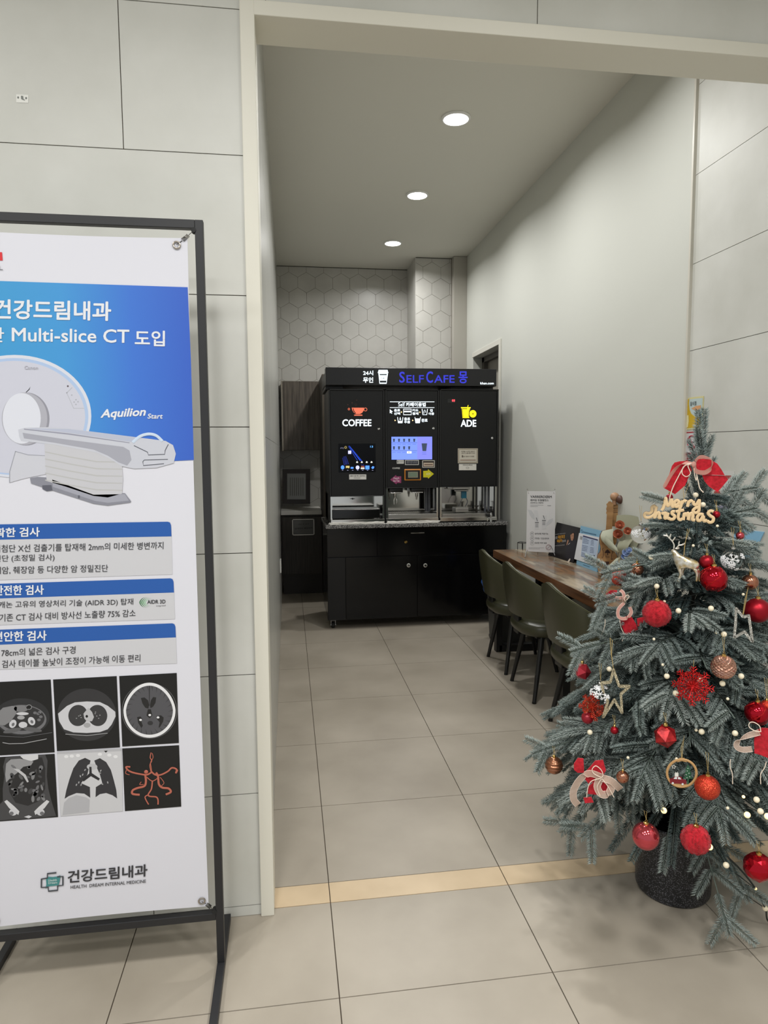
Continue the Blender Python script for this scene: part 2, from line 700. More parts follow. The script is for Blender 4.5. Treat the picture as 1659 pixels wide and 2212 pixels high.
def panel(name, x0, x1, z0, z1, m=black_lam):
    q = MB(m)
    q.box((x0 + 0.0015, YK, z0 + 0.0015), (x1 - 0.0015, YK + 0.02, z1 - 0.0015), 0.0015)
    return q.build(name, cab)


panel('drawer_front', 0.19, 0.60, 0.602, 0.836)
d2 = panel('drawer_front', 0.60, 1.70, 0.602, 0.836)
panel('side_panel', 0.19, 0.338, 0.078, 0.598, mat('black_matt', (12, 13, 16), 0.22, spec=0.35))
kd1 = panel('door', 0.338, 0.935, 0.078, 0.598)
kd2 = panel('door', 0.935, 1.555, 0.078, 0.598)
panel('side_panel', 1.555, 1.70, 0.078, 0.598)
for dd, px in ((kd1, (965, 705)), (kd2, (1080, 705))):
    c = PK.at(*kc(*px))
    q = MB(chrome)
    q.lathe([(0.0165, YK), (0.0165, YK - 0.006), (0.010, YK - 0.010), (0.009, YK - 0.018), (0.001, YK - 0.018)], (c.x, 0, c.z), 20, 'Y')
    q.use(rubber).box((c.x - 0.002, YK - 0.019, c.z - 0.005), (c.x + 0.002, YK - 0.0175, c.z + 0.005))
    q.build('lock_knob', dd, True)
c = PK.at(*kc(945, 545))
q = MB(mat('brass_key', (190, 160, 90), 0.25, metal=1.0))
q.lathe([(0.010, YK), (0.010, YK - 0.005), (0.001, YK - 0.006)], (c.x, 0, c.z), 16, 'Y')
q.box((c.x - 0.002, YK - 0.03, c.z - 0.002), (c.x + 0.002, YK - 0.005, c.z + 0.003))
q.lathe([(0.009, YK - 0.03), (0.009, YK - 0.034)], (c.x, 0, c.z + 0.006), 14, 'Y')
q.build('drawer_key', d2, True)
a0, a1 = PK.at(*kc(980, 482)), PK.at(*kc(1072, 482))
q = MB(chrome)
q.box((a0.x, YK - 0.012, a0.z - 0.004), (a1.x, YK, a0.z + 0.003), 0.001)
q.build('drawer_pull', d2)
for cx, cy in ((0.235, 3.42), (1.62, 3.42), (0.235, 3.94), (1.62, 3.94)):
    q = MB(mat('caster_steel', (150, 150, 150), 0.3, metal=1.0))
    q.box((cx - 0.022, cy - 0.022, 0.068), (cx + 0.022, cy + 0.022, 0.075))
    q.box((cx - 0.020, cy - 0.012, 0.03), (cx - 0.016, cy + 0.02, 0.07))
    q.box((cx + 0.016, cy - 0.012, 0.03), (cx + 0.020, cy + 0.02, 0.07))
    q.lathe([(0.006, -0.024), (0.006, 0.024)], (cx, cy + 0.005, 0.026), 10, 'X')
    q.use(rubber).lathe([(0.020, -0.013), (0.026, -0.008), (0.026, 0.008), (0.020, 0.013)], (cx, cy + 0.005, 0.026), 20, 'X')
    q.build('caster', cab, True)

# three machine modules standing on the granite top
Z_BASE = 0.868


def module(name, label, x0, x1, ztop, zdoor, zfoot=0.878):
    t = thing(name, label, 'drink machine', ((x0 + x1) / 2, 3.7, Z_BASE))
    s = MB(black_edge)
    s.box((x0, YK + 0.035, zdoor), (x1, 3.98, ztop), 0.003)
    s.box((x0, YK + 0.30, zfoot), (x1, 3.98, zdoor))
    s.box((x0, YK + 0.02, Z_BASE), (x0 + 0.006, 3.98, zdoor + 0.01))
    s.box((x1 - 0.006, YK + 0.02, Z_BASE), (x1, 3.98, zdoor + 0.01))
    s.build('housing', t)
    d = MB(black_door)
    d.box((x0 + 0.012, YK, zdoor + 0.004), (x1 - 0.012, YK + 0.035, ztop - 0.012), 0.003)
    d.use(black_edge)
    for (p0, p1) in (((x0, zdoor), (x0 + 0.012, ztop)), ((x1 - 0.012, zdoor), (x1, ztop)), ((x0, ztop - 0.012), (x1, ztop)), ((x0, zdoor - 0.002), (x1, zdoor + 0.004))):
        d.box((p0[0], YK - 0.006, p0[1]), (p1[0], YK + 0.036, p1[1]), 0.002)
    dr = d.build('door', t)
    n = MB(steel)                                       # polished bay below the door
    n.box((x0 + 0.006, YK + 0.285, zfoot), (x1 - 0.006, YK + 0.298, zdoor - 0.002))
    n.box((x0 + 0.006, YK + 0.006, zfoot), (x0 + 0.020, YK + 0.29, zdoor - 0.002))
    n.box((x1 - 0.020, YK + 0.006, zfoot), (x1 - 0.006, YK + 0.29, zdoor - 0.002))
    n.box((x0 + 0.006, YK - 0.008, zfoot), (x1 - 0.006, YK + 0.29, zfoot + 0.032), 0.002)
    n.build('steel_bay', t)
    return t, dr


def lock(dr, px):
    c = PK.at(*km(*px))
    q = MB(chrome)
    q.lathe([(0.0095, YK), (0.0095, YK - 0.005), (0.001, YK - 0.007)], (c.x, 0, c.z), 18, 'Y')
    q.build('door_lock', dr, True)


m1, md1 = module('coffee_machine', 'tall black drink machine module lettered COFFEE with a dark touch screen', 0.217, 0.668, 1.957, 1.098)
m2, md2 = module('order_machine', 'black drink machine module with the blue menu screen, between COFFEE and ADE', 0.672, 1.118, 1.959, 1.160)
m3, md3 = module('ade_machine', 'black drink machine module lettered ADE with a yellow drink sign', 1.121, 1.618, 1.962, 1.163)
lock(md1, (546, 578))
lock(md2, (1011, 574))
lock(md3, (1512, 657))

# --- printing on the coffee door
W_ = white_lit
g = MB(W_)
write(g, 'COFFEE', PK, km(235, 556), km(483, 556), 15.0, 0.035)
g.build('lettering', md1)
orange = glow(224, 110, 80, 1.0)
q = MB(orange)
cup = [(315, 398), (420, 398), (418, 420), (405, 440), (385, 452), (352, 452), (332, 438), (320, 418)]
q.shape(PK, [km(*p) for p in cup])
q.shape(PK, [km(*p) for p in ((336, 457), (406, 457), (406, 466), (336, 466))])
ring = [PK.at(*km(*p), 0.001) for p in ell(432, 413, 13, 13, 20)]
q.tube(ring, 0.0022, 5, closed=True)
ring = [PK.at(*km(*p), 0.001) for p in ell(291, 410, 7, 8, 14)]
q.tube(ring, 0.0020, 5, closed=True)
q.use(mat('dim_mark', (96, 70, 62), 0.5))
for x, y, r in ((349, 374, 8), (318, 357, 5), (357, 334, 5), (282, 372, 4)):
    q.tube([PK.at(*km(*p), 0.001) for p in ell(x, y, r, r, 12)], 0.0012, 5, closed=True)
q.use(black_door)
q.shape(PK, [km(*p) for p in ((324, 404), (330, 404), (336, 425), (352, 445), (346, 446), (330, 430))], 0.0009)
q.build('cup_emblem', md1)
s = MB(mat('screen_glass', (6, 7, 12), 0.2, spec=0.15))
p0, p1 = PK.at(*km(200, 705)), PK.at(*km(520, 948))
s.box((p0.x, YK - 0.0008, p1.z), (p1.x, YK, p0.z))
scr = s.build('touch_screen', md1)
s = MB(glow(40, 90, 255, 0.9))
for a, bb, w_ in (((290, 726), (385, 850), 7), ((296, 724), (398, 850), 4), ((285, 728), (362, 848), 3), ((290, 722), (405, 856), 2)):
    s.shape(PK, [km(a[0], a[1]), km(a[0] + 1.5, a[1]), km(bb[0] + w_, bb[1]), km(bb[0], bb[1])], 0.0012)
s.use(glow(30, 60, 190, 0.35))
for a, bb in (((262, 810), (285, 880)), ((243, 815), (262, 885)), ((252, 812), (272, 882)), ((235, 825), (250, 890)), ((395, 880), (412, 905)), ((410, 880), (425, 905))):
    s.shape(PK, [km(a[0], a[1]), km(a[0] + 4, a[1]), km(bb[0] + 6, bb[1]), km(bb[0], bb[1])], 0.0012)
s.use(glow(190, 190, 255, 1.2))
s.shape(PK, [km(*p) for p in ell(365, 908, 16, 17, 20)], 0.0014)
s.shape(PK, [km(*p) for p in ((284, 764), (311, 764), (311, 792), (284, 792))], 0.0014)
s.use(glow(70, 130, 255, 1.4))
s.shape(PK, [km(*p) for p in ell(237, 907, 15, 17, 20)], 0.0014)
s.shape(PK, [km(*p) for p in ((432, 892), (466, 892), (466, 924), (432, 924))], 0.0014)
s.shape(PK, [km(*p) for p in ((306, 904), (330, 904), (330, 918), (306, 918))], 0.0014)
s.shape(PK, [km(*p) for p in ((482, 908), (494, 896), (508, 902), (503, 916), (490, 920))], 0.0014)
s.use(glow(210, 190, 120, 0.9))
s.shape(PK, [km(*p) for p in ((265, 894), (296, 894), (296, 912), (288, 914), (276, 910), (265, 914))], 0.0014)
s.tube([PK.at(*km(*p), 0.0015) for p in ell(263, 736, 8, 8, 14)], 0.0012, 5, closed=True)
for k in range(8):
    t_ = k * PI / 4
    s.shape(PK, [km(263 + 11 * math.cos(t_) - 1, 736 + 11 * math.sin(t_) - 1), km(263 + 11 * math.cos(t_) + 1, 736 + 11 * math.sin(t_) - 1), km(263 + 15 * math.cos(t_) + 1, 736 + 15 * math.sin(t_) + 1)], 0.0014)
s.use(glow(215, 215, 205, 0.9))
for x in (361, 401, 443, 484):
    s.shape(PK, [km(*p) for p in ((x, 852), (x + 9, 862), (x + 7, 869), (x - 7, 869), (x - 9, 862))], 0.0014)
s.shape(PK, [km(*p) for p in ((392, 908), (424, 908), (424, 922), (392, 922))], 0.0015)
s.use(glow(170, 90, 60, 0.6))
s.shape(PK, [km(*p) for p in ((394, 894), (422, 894), (422, 908), (394, 908))], 0.0014)
s.use(glow(100, 180, 255, 1.2))
write(s, '13', PK, km(473, 738), km(496, 738), 4.0, 0.02)
s.use(glow(190, 190, 230, 0.7))
write(s, '17°C', PK, km(219, 748), km(247, 748), 2.6, 0.0)
for x in (237, 281, 323, 366, 408, 450, 493):
    s.shape(PK, [km(*p) for p in ((x - 6, 930), (x + 6, 930), (x + 6, 933), (x - 6, 933))], 0.0014)
s.build('screen_icons', scr)
s = MB(paint(228, 226, 222))
s.shape(PK, [km(*p) for p in ((293, 967), (439, 967), (439, 1010), (293, 1010))], 0.0012)
s.use(paint(60, 60, 62))
write(s, '얼음이 없을 때는 상담하세요', PK, km(302, 985), km(430, 985), 2.8, 0.03, 0.0018)
s.shape(PK, [km(*p) for p in ((333, 996), (389, 996), (389, 999), (333, 999))], 0.0018)
s.build('notice_label', md1)
# --- middle door
g = MB(W_)
write(g, 'Self', PK, km(712, 387), km(768, 387), 8.5, 0.0)
write(g, '카페이용법', PK, km(778, 388), km(946, 388), 8.6, 0.035)
for y in (346, 395):
    g.shape(PK, [km(*p) for p in ((640, y), (1020, y), (1020, y + 4), (640, y + 4))], 0.001)
for txt, x0, x1, y, h in (('음료', 676, 728, 431, 5.6), ('선택', 676, 728, 459, 5.6), ('카드', 832, 884, 431, 5.6), ('결제', 832, 884, 459, 5.6),
                          ('컵', 983, 1005, 432, 5.6), ('이동', 971, 1018, 460, 5.6), ('음료', 762, 813, 505, 6.0), ('추출', 762, 813, 531, 5.8), ('완료', 910, 962, 519, 7.0)):
    write(g, txt, PK, km(x0, y), km(x1, y), h, 0.03)
g.shape(PK, [km(*p) for p in ((640, 411), (665, 432), (653, 434), (660, 446), (654, 449), (649, 438), (640, 446))], 0.001)


def outline(mbd, pl, pxs, r, closed=True, lift=0.001):
    mbd.tube([pl.at(u, v, lift) for u, v in pxs], r, 5, closed=closed)


outline(g, PK, [km(*p) for p in ((757, 410), (823, 410), (823, 458), (757, 458))], 0.0028)
g.shape(PK, [km(*p) for p in ((757, 424), (823, 424), (823, 436), (757, 436))], 0.001)
outline(g, PK, [km(*p) for p in ((915, 408), (922, 458), (955, 458), (962, 408))], 0.0026, False)
outline(g, PK, [km(*p) for p in ((931, 448), (931, 430), (938, 415), (945, 428), (945, 440))], 0.0018, False)
outline(g, PK, [km(*p) for p in ((706, 478), (712, 528), (745, 528), (752, 478))], 0.0026, False)
g.shape(PK, [km(*p) for p in ((709, 510), (749, 510), (745, 528), (712, 528))], 0.001)
g.shape(PK, [km(*p) for p in ((726, 480), (732, 480), (732, 494), (738, 494), (729, 505), (720, 494), (726, 494))], 0.001)
outline(g, PK, [km(*p) for p in ((854, 478), (861, 528), (894, 528), (901, 478))], 0.0024, False)
g.shape(PK, [km(*p) for p in ((856, 490), (899, 490), (894, 529), (861, 529))], 0.001)
g.build('lettering', md2)
g = MB(glow(255, 215, 150, 1.5))
for x, y in ((740, 435), (897, 436), (686, 506), (836, 506)):
    g.shape(PK, [km(*p) for p in ((x - 5, y - 7), (x + 7, y), (x - 5, y + 7))], 0.001)
g.build('arrow_marks', md2)
s = MB(glow(110, 135, 250, 1.15))
p0, p1 = PK.at(*km(654, 646)), PK.at(*km(1001, 838))
s.box((p0.x, YK - 0.001, p1.z), (p1.x, YK, p0.z))
s.use(glow(125, 130, 225, 1.0))
s.shape(PK, [km(*p) for p in ((874, 648), (999, 648), (999, 836), (874, 836))], 0.0014)
scr2 = s.build('menu_screen', md2)
s = MB(glow(70, 85, 110, 0.55))
for y in (662, 727):
    for k in range(5):
        x = 675 + 43.3 * k
        if y == 727 and k == 4:
            continue
        s.shape(PK, [km(*p) for p in ((x - 9, y), (x + 9, y), (x + 6, y + 28), (x - 6, y + 28))], 0.0018)
for y in (696, 764):
    s.shape(PK, [km(*p) for p in ((655, y - 1.2), (873, y - 1.2), (873, y + 1.2), (655, y + 1.2))], 0.0018)
s.shape(PK, [km(*p) for p in ((911, 702), (958, 702), (950, 768), (919, 768))], 0.0018)
s.use(glow(85, 105, 205, 0.8))
for y in (707, 777):
    for k in range(5):
        x = 675 + 43.3 * k
        s.shape(PK, [km(*p) for p in ((x - 15, y), (x + 15, y), (x + 15, y + 3), (x - 15, y + 3))], 0.0018)
for x, y in ((933, 780), (933, 793)):
    s.shape(PK, [km(*p) for p in ((x - 18, y), (x + 18, y), (x + 18, y + 3), (x - 18, y + 3))], 0.0018)
s.use(glow(240, 245, 250, 1.0))
s.shape(PK, [km(*p) for p in ((786, 769), (825, 769), (825, 788), (786, 788))], 0.0022)
s.use(glow(30, 70, 60, 0.3))
write(s, '품절', PK, km(797, 783), km(815, 783), 2.2, 0.02, 0.0026)
s.build('menu_pictures', scr2)


def framed_label(dr, name, x0, y0, x1, y1, edge, inner, lines, ink, bw=5):
    q = MB(paint(*edge))
    q.shape(PK, [km(x0, y0), km(x1, y0), km(x1, y1), km(x0, y1)], 0.0012)
    q.use(paint(*inner))
    q.shape(PK, [km(x0 + bw, y0 + bw), km(x1 - bw, y0 + bw), km(x1 - bw, y1 - bw), km(x0 + bw, y1 - bw)], 0.0017)
    q.use(paint(*ink))
    for (txt, a, bb, y, h) in lines:
        if txt:
            write(q, txt, PK, km(a, y), km(bb, y), h, 0.02, 0.0022)
        else:
            q.shape(PK, [km(a, y), km(bb, y), km(bb, y + h), km(a, y + h)], 0.0022)
    return q.build(name, dr)


framed_label(md2, 'price_label', 699, 843, 760, 876, (220, 220, 216), (214, 213, 208), [('', 718, 756, 852, 2), ('', 718, 756, 860, 2), ('', 704, 712, 850, 16)], (110, 110, 112), 2)
framed_label(md2, 'notice_label', 770, 843, 887, 886, (225, 224, 220), (52, 54, 62), [('음료를 선택한 다음 결제', 785, 874, 862, 3.0), ('결제 후 컵을 이동하세요', 785, 874, 874, 3.0)], (140, 142, 150))
q = framed_label(md2, 'warning_label', 917, 847, 1023, 909, (226, 222, 214), (60, 52, 46), [], (0, 0, 0))
q = MB(paint(206, 188, 168))
q.shape(PK, [km(*p) for p in ((928, 867), (1012, 867), (1012, 898), (928, 898))], 0.0022)
q.use(paint(120, 96, 84))
q.shape(PK, [km(*p) for p in ((934, 878), (1006, 878), (1006, 888), (934, 888))], 0.0026)
q.build('warning_text', md2)
g = MB(paint(222, 222, 220))
write(g, 'COFFEE', PK, km(662, 921), km(726, 921), 3.6, 0.04)
g.build('small_lettering', md2)
q = MB(mat('card_reader_orange', (205, 128, 40), 0.3))
p0, p1 = PK.at(*km(762, 921)), PK.at(*km(905, 1018))
q.box((p0.x, YK - 0.012, p1.z), (p1.x, YK, p0.z), 0.008, 3)
q.use(mat('card_reader_face', (14, 14, 15), 0.2))
p0, p1 = PK.at(*km(771, 931)), PK.at(*km(896, 1009))
q.box((p0.x, YK - 0.014, p1.z), (p1.x, YK - 0.006, p0.z), 0.005, 2)
q.use(mat('card_reader_bezel', (160, 150, 128), 0.4))
p0, p1 = PK.at(*km(794, 945)), PK.at(*km(876, 993))
q.box((p0.x, YK - 0.0155, p1.z), (p1.x, YK - 0.012, p0.z))
q.use(mat('lcd', (92, 104, 88), 0.25, emit=(92, 108, 90), es=0.25))
p0, p1 = PK.at(*km(799, 949)), PK.at(*km(871, 986))
q.box((p0.x, YK - 0.0165, p1.z), (p1.x, YK - 0.012, p0.z))
q.build('card_reader', md2)
q = MB(paint(150, 62, 108))
q.shape(PK, [km(*p) for p in ((643, 1012), (693, 971), (696, 983), (737, 983), (737, 1040), (700, 1040), (697, 1052))], 0.0012)
q.use(paint(235, 215, 225))
write(q, 'Peach', PK, km(672, 1008), km(720, 1006), 4.0, 0.03, 0.0018)
write(q, 'Ice Tea', PK, km(670, 1030), km(722, 1029), 4.2, 0.03, 0.0018)
q.build('arrow_sticker', md2)
q = MB(paint(216, 208, 30))
q.shape(PK, [km(*p) for p in ((925, 937), (964, 935), (966, 922), (1016, 963), (968, 1003), (964, 993), (925, 992))], 0.0012)
q.use(paint(236, 232, 170))
write(q, 'ADE', PK, km(949, 972), km(988, 970), 4.5, 0.03, 0.0018)
q.build('arrow_sticker', md2)
# --- ade door
g = MB(W_)
write(g, 'ADE', PK, km(1245, 560), km(1377, 560), 15.0, 0.04)
g.build('lettering', md3)
yel = glow(255, 232, 20, 1.0)
q = MB(yel)
q.shape(PK, [km(*p) for p in ((1247, 393), (1330, 393), (1330, 402), (1247, 402))])
q.shape(PK, [km(*p) for p in ((1254, 402), (1324, 402), (1318, 486), (1261, 486))])
q.shape(PK, [km(*p) for p in ell(1349, 450, 30, 32, 30)])
q.shape(PK, [km(*p) for p in ((1301, 393), (1306, 375), (1312, 376), (1307, 393))])
q.use(black_door)
outline(q, PK, [km(*p) for p in ((1260, 406), (1266, 478), (1312, 478), (1318, 406))], 0.0012, False, 0.0012)
q.shape(PK, [km(*p) for p in ((1258, 404), (1300, 404), (1300, 409), (1258, 409))], 0.0012)
for k in range(6):
    t_ = k * PI / 3 + 0.3
    q.shape(PK, [km(1349 - 1.2 * math.sin(t_), 450 + 1.2 * math.cos(t_)), km(1349 + 1.2 * math.sin(t_), 450 - 1.2 * math.cos(t_)), km(1349 + 24 * math.cos(t_), 450 + 25 * math.sin(t_))], 0.0012)
q.shape(PK, [km(*p) for p in ell(1349, 450, 4, 4, 12)], 0.0014)
q.shape(PK, [km(*p) for p in ((1317, 420), (1321, 420), (1319, 476), (1315, 476))], 0.0012)
q.build('drink_emblem', md3)
q = MB(mat('display_window', (30, 30, 32), 0.2))
q.shape(PK, [km(*p) for p in ((1133, 322), (1200, 322), (1200, 356), (1133, 356))], 0.0008)
q.use(glow(255, 60, 70, 3.0))
write(q, '03', PK, km(1170, 346), km(1195, 346), 4.6, 0.03, 0.0014)
q.build('temperature_display', md3)
framed_label(md3, 'notice_label', 1220, 745, 1391, 872, (196, 188, 174), (168, 158, 140), [], (0, 0, 0), 3)
q = MB(paint(206, 200, 186))
q.shape(PK, [km(*p) for p in ((1232, 757), (1380, 757), (1380, 860), (1232, 860))], 0.0022)
q.use(paint(84, 72, 60))
write(q, '버튼을 누르면 음료가', PK, km(1248, 777), km(1366, 777), 2.8, 0.02, 0.0026)
write(q, '나옵니다 컵을 올려 주세요', PK, km(1248, 791), km(1366, 791), 2.8, 0.02, 0.0026)
write(q, '얼음과 음료가 차례로', PK, km(1252, 819), km(1360, 819), 2.8, 0.02, 0.0026)
q.shape(PK, [km(*p) for p in ((1256, 802), (1263, 802), (1263, 822), (1256, 822))], 0.0024)
q.use(paint(120, 70, 48))
q.shape(PK, [km(*p) for p in ((1240, 842), (1372, 842), (1372, 847), (1240, 847))], 0.0026)
q.build('notice_text', md3)
q = MB(paint(225, 222, 214))
q.shape(PK, [km(*p) for p in ((1229, 878), (1378, 878), (1378, 931), (1229, 931))], 0.0012)
q.use(paint(70, 66, 60))
write(q, '커피머신은 왼쪽으로', PK, km(1262, 893), km(1345, 893), 2.8, 0.02, 0.0018)
outline(q, PK, [km(*p) for p in ell(1303, 911, 13, 7, 16)], 0.0008, True, 0.0018)
q.build('paper_note', md3)

# --- what stands in the bays
q = MB(mat('gloss_black', (10, 10, 10), 0.12))
p0, p1 = PK.at(*km(147, 1270)), PK.at(*km(556, 1338))
q.box((p0.x, YK - 0.004, p1.z), (p1.x, YK + 0.2, p0.z), 0.004)
q.use(steel_b)
q.box((p0.x, YK - 0.002, p0.z), (p1.x, YK + 0.2, p0.z + 0.004), 0.001)
q.build('drip_tray', m1)
q = MB(mat('nozzle', (25, 25, 26), 0.3))
c = PK.at(*km(350, 1195))
q.lathe([(0.007, YK + 0.27), (0.007, YK + 0.285)], (c.x, 0, c.z), 12, 'Y')
q.box((c.x - 0.02, YK + 0.275, c.z - 0.002), (c.x + 0.02, YK + 0.285, c.z + 0.002))
q.build('bay_button', m1, True)


def bay_tray(t, x0, x1, z0=0.905, z1=0.945):
    q = MB(steel_b)
    q.box((x0, YK - 0.004, z0), (x1, YK + 0.012, z1), 0.002)
    n = int((x1 - x0) / 0.018)
    for k in range(n):
        x = x0 + 0.009 + (x1 - x0 - 0.018) * k / (n - 1)
        q.box((x - 0.004, YK + 0.012, z1 - 0.006), (x + 0.004, YK + 0.24, z1 - 0.001))
    q.box((x0, YK + 0.23, z0), (x1, YK + 0.24, z1 - 0.001))
    q.build('drip_grille', t)


bay_tray(m2, 0.695, 1.095)
bay_tray(m3, 1.145, 1.56, 0.905, 0.94)
for k, px in enumerate(((700, 1170), (888, 1165))):
    c = PK.at(*km(*px))
    q = MB(mat('nozzle', (25, 25, 26), 0.3))
    q.box((c.x - 0.055, YK + 0.05, 1.12), (c.x + 0.06, YK + 0.25, 1.158), 0.004)
    q.use(chrome)
    q.box((c.x - 0.045, YK + 0.045, 1.112), (c.x + 0.045, YK + 0.075, 1.122), 0.003)
    q.lathe([(0.012, 1.115), (0.012, 1.085), (0.007, 1.075), (0.006, 1.055), (0.001, 1.055)], (c.x, YK + 0.10, 0), 14)
    if k == 0:
        for s_ in (-1, 1):
            q.tube(smooth_line([(c.x + 0.004 * s_, YK + 0.09, 1.08), (c.x + 0.012 * s_, YK + 0.08, 1.05), (c.x + 0.010 * s_, YK + 0.08, 1.02)], 4), 0.005, 8)
    q.build('spout', m2, True)
q = MB(mat('grey_tube', (92, 94, 100), 0.25))
for px in (985, 1010):
    c = PK.at(*km(px, 1190))
    q.tube([(c.x, YK + 0.16, 1.16), (c.x, YK + 0.16, 0.95)], 0.013, 14)
q.build('supply_tube', m2, True)
c = PK.at(*km(1265, 1120))
q = MB(steel_b)
q.box((c.x - 0.07, YK + 0.06, 1.135), (c.x + 0.075, YK + 0.26, 1.160), 0.004)
q.box((c.x - 0.05, YK + 0.05, 1.120), (c.x + 0.06, YK + 0.10, 1.134), 0.004)
q.build('mixing_head', m3)
q = MB(mat('teal_plastic', (40, 120, 150), 0.35))
c = PK.at(*km(1298, 1155))
q.box((c.x - 0.022, YK + 0.09, 1.060), (c.x + 0.022, YK + 0.12, 1.118), 0.003)
q.use(mat('grey_tube', (92, 94, 100), 0.25))
q.tube(smooth_line([(c.x + 0.02, YK + 0.10, 1.06), (c.x + 0.03, YK + 0.09, 1.03), (c.x + 0.01, YK + 0.09, 0.99)], 4), 0.004, 8)
q.tube(smooth_line([(c.x - 0.012, YK + 0.10, 1.06), (c.x - 0.03, YK + 0.09, 1.03), (c.x - 0.045, YK + 0.09, 0.99)], 4), 0.002, 6)
q.build('syrup_valve', m3, True)
q = MB(steel_b)
c = PK.at(*km(1265, 1240))
q.box((c.x - 0.055, YK + 0.03, 0.948), (c.x + 0.055, YK + 0.15, 0.985), 0.004)
q.build('cup_stand', m3)
q = MB(mat('dark_steel', (70, 66, 60), 0.3, metal=0.8))
c = PK.at(*km(1395, 1225))
q.lathe([(0.008, 0.94), (0.008, 0.99), (0.019, 0.993), (0.019, 1.000), (0.001, 1.001)], (c.x, YK + 0.05, 0), 14)
q.build('tray_knob', m3, True)
q = MB(mat('grey_tube', (92, 94, 100), 0.25))
for px in (1483, 1512):
    c = PK.at(*km(px, 1190))
    q.tube([(c.x, YK + 0.10, 1.16), (c.x, YK + 0.10, 0.91)], 0.010, 14)
q.build('supply_tube', m3, True)

# glass rinser tap at the end of the granite
c = PK.at(*km(1497, 1310))
tp = thing('rinser_tap', 'small chrome and black tap clamped to the end of the granite top', 'tap', (c.x, 3.343, Z_BASE))
q = MB(chrome)
q.lathe([(0.0105, 0.868), (0.0105, 0.875), (0.010, 0.88), (0.009, 0.915), (0.010, 0.918), (0.010, 0.93), (0.008, 0.935), (0.008, 0.945)], (c.x, 3.3415, 0), 16)
q.tube([(c.x - 0.03, 3.3415, 0.90), (c.x + 0.04, 3.3415, 0.90)], 0.006, 10)
q.tube([(c.x - 0.03, 3.3415, 0.875), (c.x - 0.03, 3.3415, 0.90)], 0.005, 8)
q.build('valve_body', tp, True)
q = MB(rubber)
q.lathe([(0.008, 0.945), (0.010, 0.96), (0.006, 0.985), (0.013, 0.995), (0.001, 0.998)], (c.x, 3.3415, 0), 12)
q.tube([(c.x - 0.035, 3.3415, 0.955), (c.x - 0.008, 3.3415, 0.95)], 0.009, 8)
q.tube([(c.x - 0.04, 3.3415, 0.925), (c.x - 0.012, 3.3415, 0.922)], 0.011, 8)
q.build('tap_lever', tp, True)

# towels on the granite edge
cloth_w = mottle(mat('white_towel', (225, 222, 216), 0.9), (215, 212, 206), (230, 228, 222), 30, 3, bump=0.3, bscale=300)


def towel(name, label, x0, x1, seed, y0=3.335, y1=3.353):
    rnd = random.Random(seed)
    q = MB(cloth_w)
    nx, lay = 26, 3
    for l in range(lay):
        z = 0.869 + 0.0065 * l
        vs, fs = [], []
        ph = rnd.random() * 6
        for i in range(nx + 1):
            x = x0 + (x1 - x0) * i / nx + (0.012 * math.sin(ph + l) if i in (0, nx) else 0)
            wob = 0.0016 * math.sin(i * 0.7 + ph) + 0.001 * math.sin(i * 1.9 + ph * 2)
            for (yy, zz) in ((y0 + 0.002 * l, z + wob * 0.3), (y0 - 0.003 + 0.002 * l, z + 0.003 + wob * 0.5), (y0 + 0.002 * l, z + 0.006 + wob), (y1, z + 0.006 + wob), (y1, z)):
                vs.append((x, yy, zz))
        for i in range(nx):
            for k in range(5):
                fs.append((i * 5 + k, i * 5 + (k + 1) % 5, (i + 1) * 5 + (k + 1) % 5, (i + 1) * 5 + k))
        fs.append(tuple(range(5)))
        fs.append(tuple(nx * 5 + 4 - k for k in range(5)))
        q.add(vs, fs)
    o = q.build(name, None, True)
    tag(o, label, 'towel', 'folded towels on the granite')


towel('folded_towel', 'folded white towel on the granite under the COFFEE module', 0.205, 0.655, 1)
towel('folded_towel', 'folded white towel on the granite under the blue menu screen module', 0.675, 1.115, 2)

# --- light box sign across the top
YS = 3.325
PS = Plane((0, YS, 0), (0, -1, 0))
sg = thing('kiosk_sign', 'long black light box sign with blue and white lettering above the drink machines', 'sign', (0.9, 3.4, 1.96))
q = MB(mat('sign_black', (26, 26, 28), 0.35, spec=0.4))
a0, a1 = PS.at(*km(92, 52)), PS.at(*km(1550, 215))
q.box((a0.x, YS, a1.z), (a1.x, YS + 0.13, a0.z), 0.003)
q.use(black_edge)
q.box((0.20, YS + 0.14, 1.99), (1.58, 3.98, 2.10))
q.box((0.20, YS + 0.13, 1.9625), (0.34, 3.98, 2.0))
q.box((1.24, YS + 0.13, 1.9625), (1.60, 3.98, 2.0))
q.build('light_box', sg)
for txt, x0, x1, y, h, w_ in (('24시', 412, 498, 122, 10.5, 0.03), ('무인', 412, 498, 185, 12.0, 0.035), ('khan.com', 1412, 1527, 199, 5.0, 0.025)):
    print_line('white_lettering', sg, W_, txt, PS, km(x0, y), km(x1, y), h, w_)
g = MB(W_)
g.shape(PS, [km(*p) for p in ((545, 75), (620, 75), (624, 88), (628, 100), (624, 104), (541, 104), (537, 100), (541, 88))], 0.001)
g.shape(PS, [km(*p) for p in ((543, 106), (624, 106), (612, 194), (552, 194))], 0.001)
g.use(mat('sign_black', (26, 26, 28), 0.35, spec=0.4))
g.shape(PS, [km(*p) for p in ((552, 111), (615, 111), (613, 121), (554, 121))], 0.0016)
g.shape(PS, [km(*p) for p in ((553, 167), (611, 167), (610, 184), (556, 184))], 0.0016)
write(g, '24h', PS, km(560, 155), km(606, 155), 4.2, 0.0, 0.0016)
g.build('cup_emblem', sg)
blue_lit = glow(48, 54, 210, 0.8)
